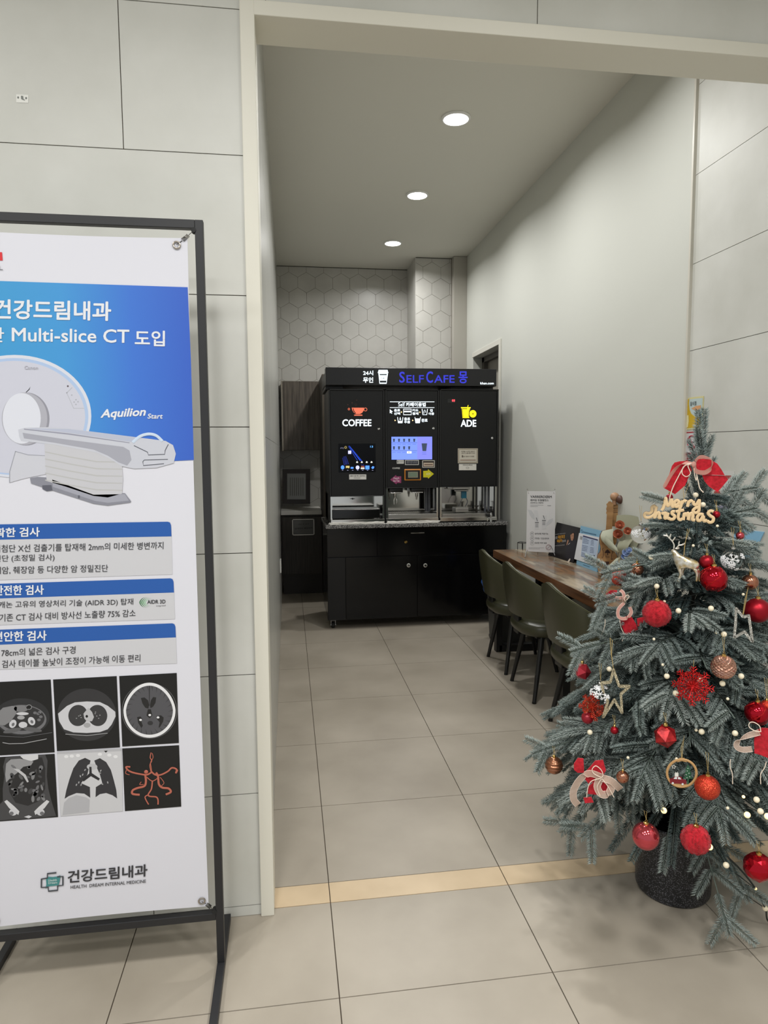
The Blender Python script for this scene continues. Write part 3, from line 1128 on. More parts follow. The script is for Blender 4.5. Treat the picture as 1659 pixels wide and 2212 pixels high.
for txt, x0, x1, y, h, w_ in (('S', 720, 768, 185, 24, 0.03), ('ELF', 782, 930, 185, 16.5, 0.015), ('C', 950, 1008, 186, 25, 0.03), ('AFE', 1018, 1193, 185, 16.5, 0.025), ('몽', 1226, 1304, 190, 26, 0.03)):
    print_line('blue_lettering', sg, blue_lit, txt, PS, km(x0, y), km(x1, y), h, w_)

# ------------------------------------------------------------------ kitchen corner behind the kiosk
dwood = mottle(mat('dark_wood_grain', (80, 72, 64), 0.45), (62, 55, 48), (104, 95, 85), 9, 5, stretch=(9, 9, 0.5), lo=0.3, hi=0.7)
dwood2 = mottle(mat('darker_wood_grain', (60, 54, 48), 0.5), (44, 40, 36), (66, 60, 54), 9, 5, stretch=(9, 9, 0.5), lo=0.3, hi=0.7)
t = thing('wall_cabinet', 'grey brown wood wall cabinet hung on the hexagon tiles', 'cabinet', (0.1, 5.2, 1.476))
q = MB(dwood)
q.box((XL + 0.045, 5.075, 1.476), (0.56, YB - 0.002, 2.19))
q.build('carcass', t)
q = MB(dwood)
q.box((XL + 0.047, 5.055, 1.478), (0.26, 5.073, 2.188), 0.001)
q.build('door', t)
q = MB(dwood)
q.box((0.263, 5.055, 1.478), (0.558, 5.073, 2.188), 0.001)
q.build('door', t)
q = MB(mat('pale_filler', (140, 132, 120), 0.5))
q.box((XL + 0.025, 5.06, 1.470), (XL + 0.044, YB - 0.002, 2.192))
q.build('filler_strip', t)
t = thing('end_panel', 'tall dark brown end panel beside the black drink machines', 'panel', (0.24, 4.8, 0.0))
q = MB(dwood2)
q.box((0.222, 4.42, 0.0), (0.242, 5.04, 2.19))
q.build('board', t)
q = MB(mat('panel_edge_band', (92, 84, 74), 0.4))
q.box((0.2215, 4.412, 0.0), (0.2425, 4.42, 2.19))
q.build('edge_band', t)

t = thing('base_cabinet', 'dark wood kitchen base cabinet with a framed sign on its door', 'cabinet', (0.0, 5.05, 0.0))
q = MB(dwood2)
q.box((XL + 0.003, 4.80, 0.20), (0.218, YB - 0.005, 0.82))
q.build('carcass', t)
q = MB(dwood2)
q.box((XL + 0.015, 4.78, 0.215), (0.216, 4.798, 0.80), 0.001)
q.build('door', t)
q = MB(mat('plinth_dark', (50, 46, 42), 0.5))
q.box((XL + 0.015, 4.83, 0.0), (0.216, 4.85, 0.2))
q.build('plinth', t)
q = MB(mat('worktop_white', (215, 212, 205), 0.35))
q.box((XL + 0.003, 4.765, 0.822), (0.218, YB - 0.002, 0.862), 0.003)
tag(q.build('worktop', None), 'white kitchen worktop carrying the brown picture frame', 'worktop')
PD = Plane((0, 4.776, 0), (0, -1, 0))
t = thing('door_sign', 'silver framed notice on the dark kitchen cabinet door', 'sign', (0.04, 4.776, 0.62))
kd = crop(560, 800, 200 / 790)
p0, p1 = PD.at(*kd(280, 1270)), PD.at(*kd(471, 1404))
q = MB(mat('sign_silver', (170, 168, 162), 0.3, metal=0.6))
for a, b2 in (((p0.x, p0.z - 0.008), (p1.x, p0.z)), ((p0.x, p1.z), (p1.x, p1.z + 0.008)), ((p0.x, p1.z), (p0.x + 0.008, p0.z)), ((p1.x - 0.008, p1.z), (p1.x, p0.z))):
    q.box((a[0], 4.770, a[1]), (b2[0], 4.779, b2[1]))
q.build('frame', t)
q = MB(paint(112, 112, 110))
q.box((p0.x + 0.008, 4.7755, p1.z + 0.008), (p1.x - 0.008, 4.7785, p0.z - 0.008))
q.use(paint(40, 40, 40))
write(q, '사용 후 정리', PD, kd(330, 1320), kd(422, 1316), 2.6, 0.0, 0.0012)
write(q, '관계자외 출입금지', PD, kd(304, 1358), kd(452, 1350), 3.4, 0.03, 0.0012)
q.build('notice', t)
PF = Plane((0, 5.02, 0), (0, -1, 0.06))
t = thing('picture_frame', 'dark brown frame with a printed page standing on the white kitchen worktop', 'picture frame', (-0.03, 5.03, 0.862))
q = MB(mat('walnut_frame', (44, 28, 22), 0.4))


def px_bar(q, pl, c1, c2, thick):
    """slab between two pixel corners on plane pl"""
    (u0, v0), (u1, v1) = c1, c2
    pts = [pl.at(u0, v0), pl.at(u1, v0), pl.at(u1, v1), pl.at(u0, v1)]
    q.prism(pts, -pl.n * thick)


px_bar(q, PF, kd(198, 842), kd(434, 880), 0.02)
px_bar(q, PF, kd(198, 1101), kd(434, 1139), 0.02)
px_bar(q, PF, kd(198, 880), kd(238, 1101), 0.02)
px_bar(q, PF, kd(397, 880), kd(434, 1101), 0.02)
q.build('frame', t)
q = MB(paint(168, 168, 164, 0.2))
q.shape(PF, [kd(238, 880), kd(397, 880), kd(397, 1101), kd(238, 1101)], -0.006)
q.use(paint(120, 118, 112))
for x in (262, 280, 298, 316, 334, 352, 370):
    q.shape(PF, [kd(x, 915), kd(x + 6, 915), kd(x + 6, 1070), kd(x, 1070)], -0.0055)
q.build('page', t)
q = MB(white_plastic)
q.box((XL, 3.55, 0.452), (XL + 0.012, 3.67, 0.556), 0.003)
tag(q.build('wall_socket', None), 'white socket plate low on the grey tiled side wall', 'socket')

# ------------------------------------------------------------------ banner stand beside the opening
YBN = -0.215
frame_black = mat('black_powder_coat', (30, 30, 32), 0.45)
frame_foot = mat('black_foot_bar', (34, 34, 37), 0.5)
st = thing('banner_stand', 'black square tube banner stand in front of the grey tiled wall', 'banner stand', (-0.64, YBN, 0))
XA, XB = -0.966, -0.314
for x0, nm in ((XB - 0.021, 'post'), (XA, 'post')):
    q = MB(frame_black)
    q.box((x0, YBN, 0.022), (x0 + 0.021, YBN + 0.021, 2.055), 0.0015)
    q.build(nm, st)
for z0, z1 in ((2.033, 2.0549), (0.150, 0.171)):
    q = MB(frame_black)
    q.box((XA + 0.021, YBN, z0), (XB - 0.021, YBN + 0.021, z1), 0.0015)
    q.build('rail', st)
for x0 in (XB - 0.021, XA):
    q = MB(frame_foot)
    q.box((x0, -0.52, 0.0), (x0 + 0.021, -0.012, 0.022), 0.0015)
    q.build('foot_bar', st)

PB = Plane((0, YBN + 0.006, 0), (0, -1, 0))
cA, cB, cC = crop(0, 440, 560 / 1659), crop(0, 1080, 560 / 1659), crop(0, 1440, 560 / 1659)
bn = thing('hospital_banner', 'white and blue printed clinic banner stretched in the black stand', 'banner', (-0.64, YBN + 0.006, 0.19))
vinyl = mat('white_vinyl', (209, 209, 217), 0.30, spec=0.5)
bx0, bx1, bz0, bz1 = -0.930, -0.3545, 0.190, 2.010
q = MB(vinyl)
# a slightly scalloped sheet: corners are pulled by the springs
nx, nz = 24, 60
vs, fs = [], []
for j in range(nz + 1):
    for i in range(nx + 1):
        u, v = i / nx, j / nz
        x = bx0 + (bx1 - bx0) * u
        z = bz0 + (bz1 - bz0) * v
        sag = 4 * u * (1 - u)
        sgz = 4 * v * (1 - v)
        x += (-0.0035 * sgz if u > 0.5 else 0.0035 * sgz) * abs(2 * u - 1)
        z += (0.004 * sag if v < 0.5 else -0.004 * sag) * abs(2 * v - 1)
        vs.append((x, YBN + 0.0064, z))
for j in range(nz):
    for i in range(nx):
        a = j * (nx + 1) + i
        fs.append((a, a + 1, a + nx + 2, a + nx + 1))
q.add(vs, fs)
nn = len(vs)
q.add([(x, y + 0.0006, z) for x, y, z in vs], fs)
q.build('sheet', bn, True)

blue_grad = mat('printed_blue', (70, 120, 200), 0.30)
nt, N, L, bs = nodes_of(blue_grad)
geo = N.new('ShaderNodeNewGeometry')
sep = N.new('ShaderNodeSeparateXYZ')
mr = N.new('ShaderNodeMapRange')
mr.inputs['From Min'].default_value = -0.92
mr.inputs['From Max'].default_value = -0.36
cr = N.new('ShaderNodeValToRGB')
els = cr.color_ramp.elements
els[0].position, els[1].position = 0.0, 1.0
els[0].color = (lin(58), lin(148), lin(196), 1)
els[1].color = (lin(52), lin(92), lin(186), 1)
e = els.new(0.45)
e.color = (lin(62), lin(142), lin(202), 1)
e = els.new(0.75)
e.color = (lin(58), lin(110), lin(198), 1)
L.new(geo.outputs['Position'], sep.inputs[0])
L.new(sep.outputs[0], mr.inputs[0])
L.new(mr.outputs[0], cr.inputs[0])
L.new(cr.outputs[0], bs.inputs['Base Color'])

LAY = 0.00008


def P_(cf, pts):
    return [cf(*p) for p in pts]


def lay(q, m, cf, pts, k):
    q.use(m).shape(PB, P_(cf, pts), 0.0007 + LAY * k)


q = MB()
lay(q, blue_grad, cA, [(-420, 478), (0, 495), (600, 515), (1201, 535), (1222, 1000), (1241, 1640), (1120, 1646), (585, 1672), (0, 1650), (-420, 1640)], 0)
lay(q, vinyl_ink(222, 50, 56), cA, [(-160, 305), (14, 311), (18, 364), (-160, 360)], 1)
q.build('printed_panel', bn)

# the scanner picture
q = MB()
lay(q, vinyl_ink(218, 221, 232), cA, ell(92, 1360, 493, 392, 64), 1)
lay(q, vinyl_ink(178, 200, 232), cA, ell(92, 1362, 474, 374, 64), 2)
lay(q, vinyl_ink(206, 208, 220), cA, ell(88, 1366, 458, 360, 64), 3)
lay(q, vinyl_ink(150, 150, 160), cA, ell(168, 1378, 150, 170, 48), 4)
lay(q, vinyl_ink(178, 178, 188), cA, ell(158, 1376, 146, 168, 48), 5)
lay(q, vinyl_ink(224, 226, 236), cA, ell(140, 1374, 122, 162, 48), 6)
lay(q, vinyl_ink(60, 60, 64), cA, [(196, 1170), (190, 1190), (170, 1209), (165, 1207), (186, 1186)], 4)
lay(q, vinyl_ink(90, 80, 84), cA, ell(435, 1168, 6, 6, 12), 4)
for pts in ([(425, 1210), (460, 1175), (465, 1178), (430, 1213)], [(425, 1210), (470, 1310), (474, 1308), (429, 1208)], [(470, 1308), (540, 1308), (540, 1312), (470, 1312)]):
    lay(q, vinyl_ink(186, 188, 198), cA, pts, 4)
for x, y in ((487, 1255), (475, 1270), (500, 1268), (487, 1285), (460, 1225)):
    lay(q, vinyl_ink(176, 178, 188), cA, ell(x, y, 5, 5, 10), 4)
lay(q, vinyl_ink(206, 208, 216), cA, [(62, 1785), (62, 1715), (100, 1585), (160, 1605), (300, 1612), (300, 1730), (220, 1745), (150, 1760)], 4)
lay(q, vinyl_ink(160, 162, 172), cA, [(60, 1785), (60, 1715), (98, 1583), (103, 1584), (66, 1715), (66, 1785)], 5)
lay(q, vinyl_ink(160, 162, 172), cA, [(100, 1583), (180, 1605), (300, 1611), (300, 1615), (180, 1610), (100, 1588)], 5)
lay(q, vinyl_ink(140, 141, 152), cA, [(193, 1756), (240, 1748), (350, 1755), (600, 1850), (800, 1852), (840, 1905), (835, 1912), (690, 1932), (600, 1920), (340, 1836), (200, 1790)], 6)
lay(q, vinyl_ink(166, 167, 178), cA, [(335, 1765), (600, 1862), (800, 1858), (826, 1900), (690, 1914), (610, 1902), (340, 1812)], 7)
lay(q, vinyl_ink(96, 97, 108), cA, [(272, 1802), (330, 1800), (338, 1835), (300, 1840), (272, 1825)], 8)
lay(q, vinyl_ink(96, 97, 108), cA, [(500, 1866), (512, 1866), (512, 1885), (500, 1885)], 8)
lay(q, vinyl_ink(202, 202, 208), cA, [(285, 1530), (640, 1590), (740, 1645), (780, 1660), (788, 1760), (782, 1855), (690, 1880), (600, 1870), (420, 1810), (300, 1775), (290, 1650)], 7)
for k in range(1, 6):
    y = 1540 + 45 * k
    lay(q, vinyl_ink(190, 190, 190), cA, [(290, y), (450, y + 32), (620, y + 62), (784, y + 66), (784, y + 72), (620, y + 70), (450, y + 40), (290, y + 7)], 8)
lay(q, vinyl_ink(204, 206, 216), cA, [(118, 1446), (160, 1434), (320, 1430), (440, 1440), (870, 1494), (1060, 1518), (1108, 1545), (1126, 1600), (1112, 1660), (1000, 1690), (860, 1696), (780, 1680), (700, 1630), (620, 1592), (350, 1542), (136, 1518), (124, 1490)], 9)
lay(q, vinyl_ink(170, 171, 182), cA, [(146, 1466), (400, 1505), (790, 1556), (830, 1580), (842, 1640), (815, 1676), (760, 1656), (690, 1612), (600, 1574), (350, 1530), (155, 1502)], 10)
lay(q, vinyl_ink(150, 152, 168), cA, [(155, 1440), (440, 1470), (830, 1528), (830, 1533), (440, 1478), (155, 1446)], 10)
lay(q, vinyl_ink(188, 194, 212), cA, [(180, 1437), (440, 1442), (905, 1500), (850, 1526), (440, 1466), (200, 1441)], 10)
for pts, r in (([(850, 1528), (895, 1490), (950, 1474), (1000, 1484), (1040, 1520)], 0.0042),):
    q.use(vinyl_ink(206, 222, 240))
    q.tube([PB.at(*cA(*p), 0.0007 + LAY * 11) for p in smooth_line([(a, b, 0) for a, b in pts], 6) for p in [(p[0], p[1])]], r, 6, flat=(Vector((0, 1, 0)), 0.15))
q.use(vinyl_ink(96, 98, 108))
for pts in ([(858, 1548), (945, 1590), (950, 1608), (1055, 1604), (1058, 1578), (1078, 1540)], [(915, 1650), (925, 1640), (1075, 1636)], [(915, 1650), (918, 1676), (1050, 1664)]):
    q.tube([PB.at(*cA(*p), 0.0007 + LAY * 11) for p in pts], 0.0011, 5, flat=(Vector((0, 1, 0)), 0.2))
q.build('scanner_picture', bn)

# three captioned boxes
q = MB()
tab = vinyl_ink(40, 92, 172)
greybox = vinyl_ink(208, 207, 212)
for (y0l, y0r, y1l, y1r, y2l, y2r, xr) in ((156, 139, 254, 233, 512, 476, 1096), (536, 501, 630, 592, 800, 762, 1112), (830, 789, 926, 879, 1085, 1046, 1124)):
    q.use(greybox).shape(PB, P_(cB, [(-420, y1l + 10), (0, y1l), (xr + 2, y1r), (xr + 8, y2r), (0, y2l), (-420, y2l + 14)]), 0.0006)
    q.use(tab).shape(PB, P_(cB, [(-420, y0l + 10), (0, y0l), (xr - 22, y0r), (xr - 8, y0r + 5), (xr - 1, y0r + 22), (xr + 2, y1r), (0, y1l), (-420, y1l + 10)]), 0.0007 + LAY)
gr = [vinyl_ink(70, 120, 84), vinyl_ink(96, 150, 108), vinyl_ink(128, 176, 138), vinyl_ink(160, 200, 168)]
for k in range(4):
    x0 = 888 + k * 11
    pts = [(x0 + 62 - k * 2, 620 + k * 3), (x0 + 24, 628 + k * 3), (x0 + 4, 655), (x0 + 22, 682 - k * 3), (x0 + 56, 690 - k * 4)]
    pts = [(p[0], p[1]) for p in smooth_line([(a, b, 0) for a, b in pts], 5)]
    inner = [(p[0] + 8 * math.sin(PI * i / (len(pts) - 1)), p[1]) for i, p in enumerate(pts)]
    lay(q, gr[k], cB, pts + inner[::-1], 1)
q.build('caption_boxes', bn)

# six scan pictures
q = MB()
blk = vinyl_ink(22, 23, 24)
sq = [[(-30, 99), (325, 82), (350, 548), (-30, 569)], [(340, 82), (747, 60), (768, 516), (365, 540)], [(763, 60), (1131, 40), (1145, 488), (783, 511)],
      [(-30, 580), (350, 557), (372, 962), (-30, 992)], [(365, 545), (780, 522), (787, 925), (388, 958)], [(783, 523), (1146, 502), (1160, 895), (800, 924)]]
for k, s_ in enumerate(sq):
    lay(q, vinyl_ink(186, 186, 190) if k == 4 else blk, cC, s_, 0)
g1, g2, g3, g4 = vinyl_ink(70, 70, 72), vinyl_ink(112, 112, 115), vinyl_ink(168, 168, 170), vinyl_ink(208, 208, 212)
# abdomen, axial
lay(q, vinyl_ink(44, 45, 47), cC, [(p[0], p[1]) for p in ell(140, 322, 178, 120, 48) if p[0] > -28], 1)
lay(q, g2, cC, [p for p in ell(140, 338, 158, 94, 40) if p[0] > -28], 2)
lay(q, vinyl_ink(50, 50, 52), cC, [p for p in ell(140, 330, 146, 80, 40) if p[0] > -28], 3)
lay(q, vinyl_ink(132, 132, 134), cC, [(-20, 300), (20, 262), (80, 250), (110, 258), (105, 300), (70, 350), (30, 375), (-20, 370)], 4)
lay(q, vinyl_ink(124, 124, 126), cC, ell(135, 268, 45, 22, 20), 4)
lay(q, blk, cC, ell(187, 258, 15, 13, 16), 5)
lay(q, g3, cC, ell(187, 258, 18, 16, 16), 4)
for x, y, a in ((83, 365, 0.5), (203, 348, -0.5)):
    lay(q, g4, cC, ell(x, y, 22, 28, 18, rot=a), 4)
    lay(q, g2, cC, ell(x + 2, y + 4, 9, 12, 12, rot=a), 5)
lay(q, g4, cC, ell(148, 372, 28, 20, 18), 4)
lay(q, g3, cC, ell(135, 325, 24, 13, 16), 4)
lay(q, g4, cC, ell(145, 300, 40, 10, 16), 5)
lay(q, vinyl_ink(96, 96, 98), cC, ell(80, 408, 60, 14, 18, rot=-0.2), 4)
lay(q, vinyl_ink(96, 96, 98), cC, ell(210, 402, 60, 14, 18, rot=0.15), 4)
for x, y in ((245, 300), (262, 320), (255, 292), (225, 295), (250, 340)):
    lay(q, g2, cC, ell(x, y, 12, 9, 12), 4)
q.use(g3)
for pts in ([(18, 484), (60, 492), (150, 490), (300, 461)],):
    q.tube([PB.at(*cC(*p), 0.0016) for p in pts], 0.0010, 5, flat=(Vector((0, 1, 0)), 0.2))
q.use(g2)
q.tube([PB.at(*cC(*p), 0.0016) for p in ((0, 442), (150, 450), (335, 420))], 0.0006, 5, flat=(Vector((0, 1, 0)), 0.2))
# chest, axial
lay(q, vinyl_ink(52, 52, 54), cC, ell(556, 307, 188, 168, 60), 1)
lay(q, g4, cC, [(372, 300), (430, 250), (480, 228), (556, 222), (640, 226), (690, 250), (738, 288), (740, 318), (715, 370), (690, 400), (640, 418), (556, 424), (470, 420), (410, 400), (380, 350)], 2)
for x, a in ((500, 0.15), (625, -0.15)):
    lay(q, vinyl_ink(58, 58, 60), cC, ell(x, 312, 62, 68, 30, rot=a), 3)
lay(q, vinyl_ink(190, 190, 194), cC, [(566, 262), (590, 290), (602, 322), (590, 348), (556, 350), (540, 330), (535, 300)], 4)
lay(q, g3, cC, ell(558, 374, 22, 16, 18), 4)
lay(q, blk, cC, ell(556, 317, 8, 9, 12), 5)
for x, y in ((515, 310), (520, 325), (505, 315), (610, 300), (620, 315), (632, 330), (640, 310), (612, 290), (490, 330)):
    lay(q, g3, cC, ell(x, y, 4, 3, 8), 5)
q.use(g3).tube([PB.at(*cC(*p), 0.0018) for p in ((420, 430), (556, 440), (690, 424))], 0.0009, 5, flat=(Vector((0, 1, 0)), 0.2))
# head, axial
lay(q, vinyl_ink(90, 90, 92), cC, ell(957, 282, 178, 178, 60), 1)
lay(q, blk, cC, ell(957, 281, 173, 173, 60), 2)
lay(q, vinyl_ink(236, 236, 238), cC, [(957 + 167 * math.cos(t) * (1 - 0.10 * max(0, -math.sin(t))), 278 + 176 * math.sin(t)) for t in [2 * PI * k / 60 for k in range(60)]], 3)
lay(q, vinyl_ink(84, 84, 88), cC, [(957 + 150 * math.cos(t) * (1 - 0.12 * max(0, -math.sin(t))), 278 + 157 * math.sin(t)) for t in [2 * PI * k / 60 for k in range(60)]], 4)
for k in range(26):
    t = 2 * PI * k / 26
    r0, r1 = 0.78, 0.99
    c_, s_ = math.cos(t), math.sin(t)
    kx = 150 * (1 - 0.12 * max(0, -s_))
    w2 = 3.5
    lay(q, vinyl_ink(56, 56, 58), cC, [(957 + kx * r1 * c_ - w2 * s_, 278 + 157 * r1 * s_ + w2 * c_), (957 + kx * r0 * math.cos(t + 0.08), 278 + 157 * r0 * math.sin(t + 0.08)), (957 + kx * r1 * c_ + w2 * s_, 278 + 157 * r1 * s_ - w2 * c_)], 5)
lay(q, vinyl_ink(34, 34, 36), cC, [(902, 200), (925, 196), (948, 215), (955, 245), (950, 268), (930, 262), (912, 235)], 5)
lay(q, vinyl_ink(34, 34, 36), cC, [(1000, 196), (980, 194), (966, 215), (960, 245), (963, 265), (980, 256), (996, 230)], 5)
lay(q, vinyl_ink(34, 34, 36), cC, [(947, 272), (966, 272), (975, 310), (958, 330), (938, 312)], 5)
lay(q, vinyl_ink(34, 34, 36), cC, [(878, 322), (900, 318), (912, 335), (905, 350), (915, 378), (905, 392), (885, 360)], 5)
lay(q, vinyl_ink(34, 34, 36), cC, [(1000, 316), (1030, 310), (1048, 325), (1045, 350), (1025, 385), (1015, 390), (1022, 355), (1005, 335)], 5)
lay(q, vinyl_ink(50, 50, 52), cC, ell(962, 360, 18, 14, 16), 5)
lay(q, vinyl_ink(44, 44, 46), cC, [(953, 122), (960, 122), (958, 250), (955, 250)], 5)
for x, y in ((959, 309), (1012, 324), (900, 340)):
    lay(q, vinyl_ink(236, 236, 238), cC, ell(x, y, 9, 7, 10), 6)
# abdomen, front
lay(q, g1, cC, [(36, 580), (20, 640), (30, 700), (18, 780), (20, 860), (-20, 900), (-20, 985), (290, 962), (360, 955), (330, 860), (310, 780), (300, 700), (305, 600), (290, 562)], 1)
lay(q, vinyl_ink(40, 40, 42), cC, [(60, 590), (50, 700), (60, 800), (100, 870), (180, 890), (250, 860), (290, 780), (290, 650), (270, 580)], 2)
lay(q, vinyl_ink(150, 150, 153), cC, [(40, 620), (70, 592), (130, 588), (215, 606), (200, 630), (150, 640), (110, 680), (70, 710), (40, 740), (34, 690)], 3)
lay(q, vinyl_ink(214, 214, 216), cC, [(130, 572), (180, 562), (245, 560), (245, 590), (200, 604), (150, 590)], 3)
rn = random.Random(5)
for k in range(38):
    x, y = 60 + rn.random() * 220, 640 + rn.random() * 210
    lay(q, [g1, g2, vinyl_ink(92, 92, 95), vinyl_ink(130, 130, 132)][k % 4], cC, ell(x, y, 9 + rn.random() * 14, 6 + rn.random() * 8, 12, rot=rn.random() * 3), 4)
lay(q, vinyl_ink(196, 196, 198), cC, [(85, 650), (120, 655), (165, 690), (185, 735), (175, 740), (150, 700), (110, 668)], 5)
for s_ in (1, -1):
    f = (lambda x: x) if s_ == 1 else (lambda x: 345 - x)
    lay(q, vinyl_ink(212, 212, 214), cC, [(f(28), 862), (f(45), 852), (f(95), 895), (f(125), 925), (f(118), 948), (f(95), 930), (f(60), 905)], 4)
    lay(q, g4, cC, ell(f(85), 930, 26, 22, 18), 5)
    lay(q, g2, cC, ell(f(75), 938, 14, 12, 14), 6)
lay(q, g4, cC, [(155, 960), (185, 950), (205, 958), (185, 970)], 5)
# chest, front
lay(q, vinyl_ink(206, 206, 210), cC, [(366, 560), (778, 540), (786, 924), (390, 955)], 1)
lay(q, vinyl_ink(52, 52, 56), cC, [(580, 600), (545, 583), (505, 600), (470, 650), (445, 720), (425, 790), (414, 845), (440, 828), (490, 808), (540, 812), (578, 838), (576, 770), (520, 745), (560, 690)], 2)
lay(q, vinyl_ink(52, 52, 56), cC, [(604, 600), (640, 585), (680, 610), (710, 660), (730, 730), (745, 790), (750, 843), (720, 822), (680, 808), (640, 815), (612, 835), (614, 770), (655, 745), (640, 690), (622, 650)], 2)
lay(q, vinyl_ink(40, 40, 44), cC, [(572, 640), (586, 640), (588, 680), (640, 715), (632, 728), (582, 700), (535, 735), (528, 722), (572, 682)], 4)
for x, y in ((530, 690), (515, 700), (505, 740), (545, 660), (490, 755), (645, 665), (640, 680), (655, 750), (690, 740), (520, 755)):
    lay(q, g3, cC, ell(x, y, 8, 4, 8, rot=rn.random() * 3), 5)
lay(q, vinyl_ink(182, 182, 186), cC, [(440, 840), (490, 822), (550, 835), (575, 850), (572, 930), (400, 950), (410, 870)], 3)
lay(q, vinyl_ink(190, 190, 194), cC, ell(590, 640, 34, 20, 20), 3)
for x, y in ((425, 575), (460, 572), (500, 568), (700, 565), (740, 575), (640, 560)):
    lay(q, vinyl_ink(232, 232, 234), cC, ell(x, y, 14, 10, 14), 3)
lay(q, blk, cC, [(666, 538), (690, 537), (678, 550)], 3)
q.build('scan_pictures', bn)
# vessels
q = MB(vinyl_ink(186, 104, 86))
ves = [([(968, 548), (962, 580), (972, 600), (960, 630), (970, 680)], 4), ([(975, 552), (980, 580), (965, 610), (968, 640), (972, 672)], 3),
       ([(972, 672), (995, 690), (1030, 690), (1075, 668), (1100, 646), (1130, 655), (1125, 680)], 7), ([(968, 676), (940, 690), (900, 686), (850, 675), (820, 660), (808, 640), (835, 640)], 7),
       ([(930, 690), (935, 730), (925, 762), (880, 775), (850, 790), (850, 812), (895, 818)], 9), ([(1000, 676), (1012, 700), (1018, 750), (1040, 772), (1080, 778), (1094, 800), (1062, 816)], 9),
       ([(976, 730), (970, 780), (950, 815), (960, 828), (1000, 832), (1012, 850), (1012, 880)], 6), ([(950, 818), (930, 830), (935, 850), (952, 880)], 5),
       ([(940, 705), (975, 730), (1010, 712)], 4), ([(905, 735), (895, 752), (920, 752)], 3), ([(1025, 705), (1050, 740), (1035, 760)], 3), ([(815, 650), (805, 680), (830, 690)], 3), ([(1115, 650), (1138, 660), (1128, 682)], 3)]
for pts, r in ves:
    sp = smooth_line([(a, b, 0) for a, b in pts], 6)
    q.tube([PB.at(*cC(p[0], p[1]), 0.0018) for p in sp], r * 0.00048 * 0.72, 6, flat=(Vector((0, 1, 0)), 0.3))
q.ball(PB.at(*cC(936, 672), 0.0018), 0.0055, 14, 8, (1, 0.3, 1))
q.build('vessel_picture', bn, True)

# lettering
wt = vinyl_ink(232, 234, 240)
print_line('white_lettering', bn, wt, '건강드림내과', PB, cA(-40, 738), cA(712, 752), 43, 0.035, 0.0018)
print_line('white_lettering', bn, wt, '한', PB, cA(-75, 884), cA(28, 888), 32, 0.02, 0.0018)
print_line('white_lettering', bn, wt, 'Multi-slice CT', PB, cA(77, 882), cA(828, 893), 30, 0.028, 0.0018)
print_line('white_lettering', bn, wt, '도입', PB, cA(863, 910), cA(1056, 914), 34, 0.03, 0.0018)
print_line('white_lettering', bn, wt, 'Aquilion', PB, cA(640, 1388), cA(925, 1374), 24, 0.045, 0.0018, 0.06)
print_line('white_lettering', bn, wt, 'Start', PB, cA(944, 1376), cA(1040, 1376), 11, 0.04, 0.0018, 0.06)
for txt, x0, x1, y0, y1, h in (('확한 검사', -30, 256, 240, 234, 21), ('안전한 검사', -35, 282, 612, 606, 22), ('편안한 검사', -40, 300, 908, 898, 22)):
    print_line('white_lettering', bn, wt, txt, PB, cB(x0, y0), cB(x1, y1), h, 0.035, 0.0018)
for txt, x0, x1, y0, y1, h in (('비첨단 X선 검출기를 탑재해 2mm의 미세한 병변까지', -34, 1046, 336, 314, 16.5), ('진단 (초정밀 검사)', -34, 350, 402, 393, 16.5), ('폐암, 췌장암 등 다양한 암 정밀진단', -34, 692, 476, 461, 16.5),
                               ('캐논 고유의 영상처리 기술 (AIDR 3D) 탑재', -6, 853, 698, 676, 16.5), ('기존 CT 검사 대비 방사선 노출량 75% 감소', -2, 868, 778, 746, 16.5),
                               ('78cm의 넓은 검사 구경', 10, 484, 1002, 982, 16.5), ('검사 테이블 높낮이 조정이 가능해 이동 편리', 14, 898, 1074, 1034, 16.5)):
    print_line('dark_lettering', bn, vinyl_ink(58, 58, 62), txt, PB, cB(x0, y0), cB(x1, y1), h, 0.004, 0.0018)
print_line('dark_lettering', bn, vinyl_ink(58, 58, 62), 'AIDR 3D', PB, cB(943, 664), cB(1060, 661), 8.4, 0.03, 0.0018)
print_line('dark_lettering', bn, vinyl_ink(58, 58, 62), 'integrated', PB, cB(1000, 683), cB(1060, 680), 3.4, 0.0, 0.0018)
print_line('dark_lettering', bn, vinyl_ink(58, 58, 62), 'L', PB, cA(-6, 424), cA(20, 425), 9.5, 0.0, 0.0018)
print_line('dark_lettering', bn, vinyl_ink(58, 58, 62), '건강드림내과', PB, cC(434, 1384), cC(944, 1340), 27, 0.03, 0.0018)
print_line('dark_lettering', bn, vinyl_ink(58, 58, 62), 'HEALTH  DREAM INTERNAL MEDICINE', PB, cC(453, 1420), cC(934, 1381), 7.2, 0.012, 0.0018)
print_line('pale_lettering', bn, vinyl_ink(190, 190, 200), 'Canon', PB, cA(158, 1060), cA(245, 1062), 7.5, 0.03, 0.0020)
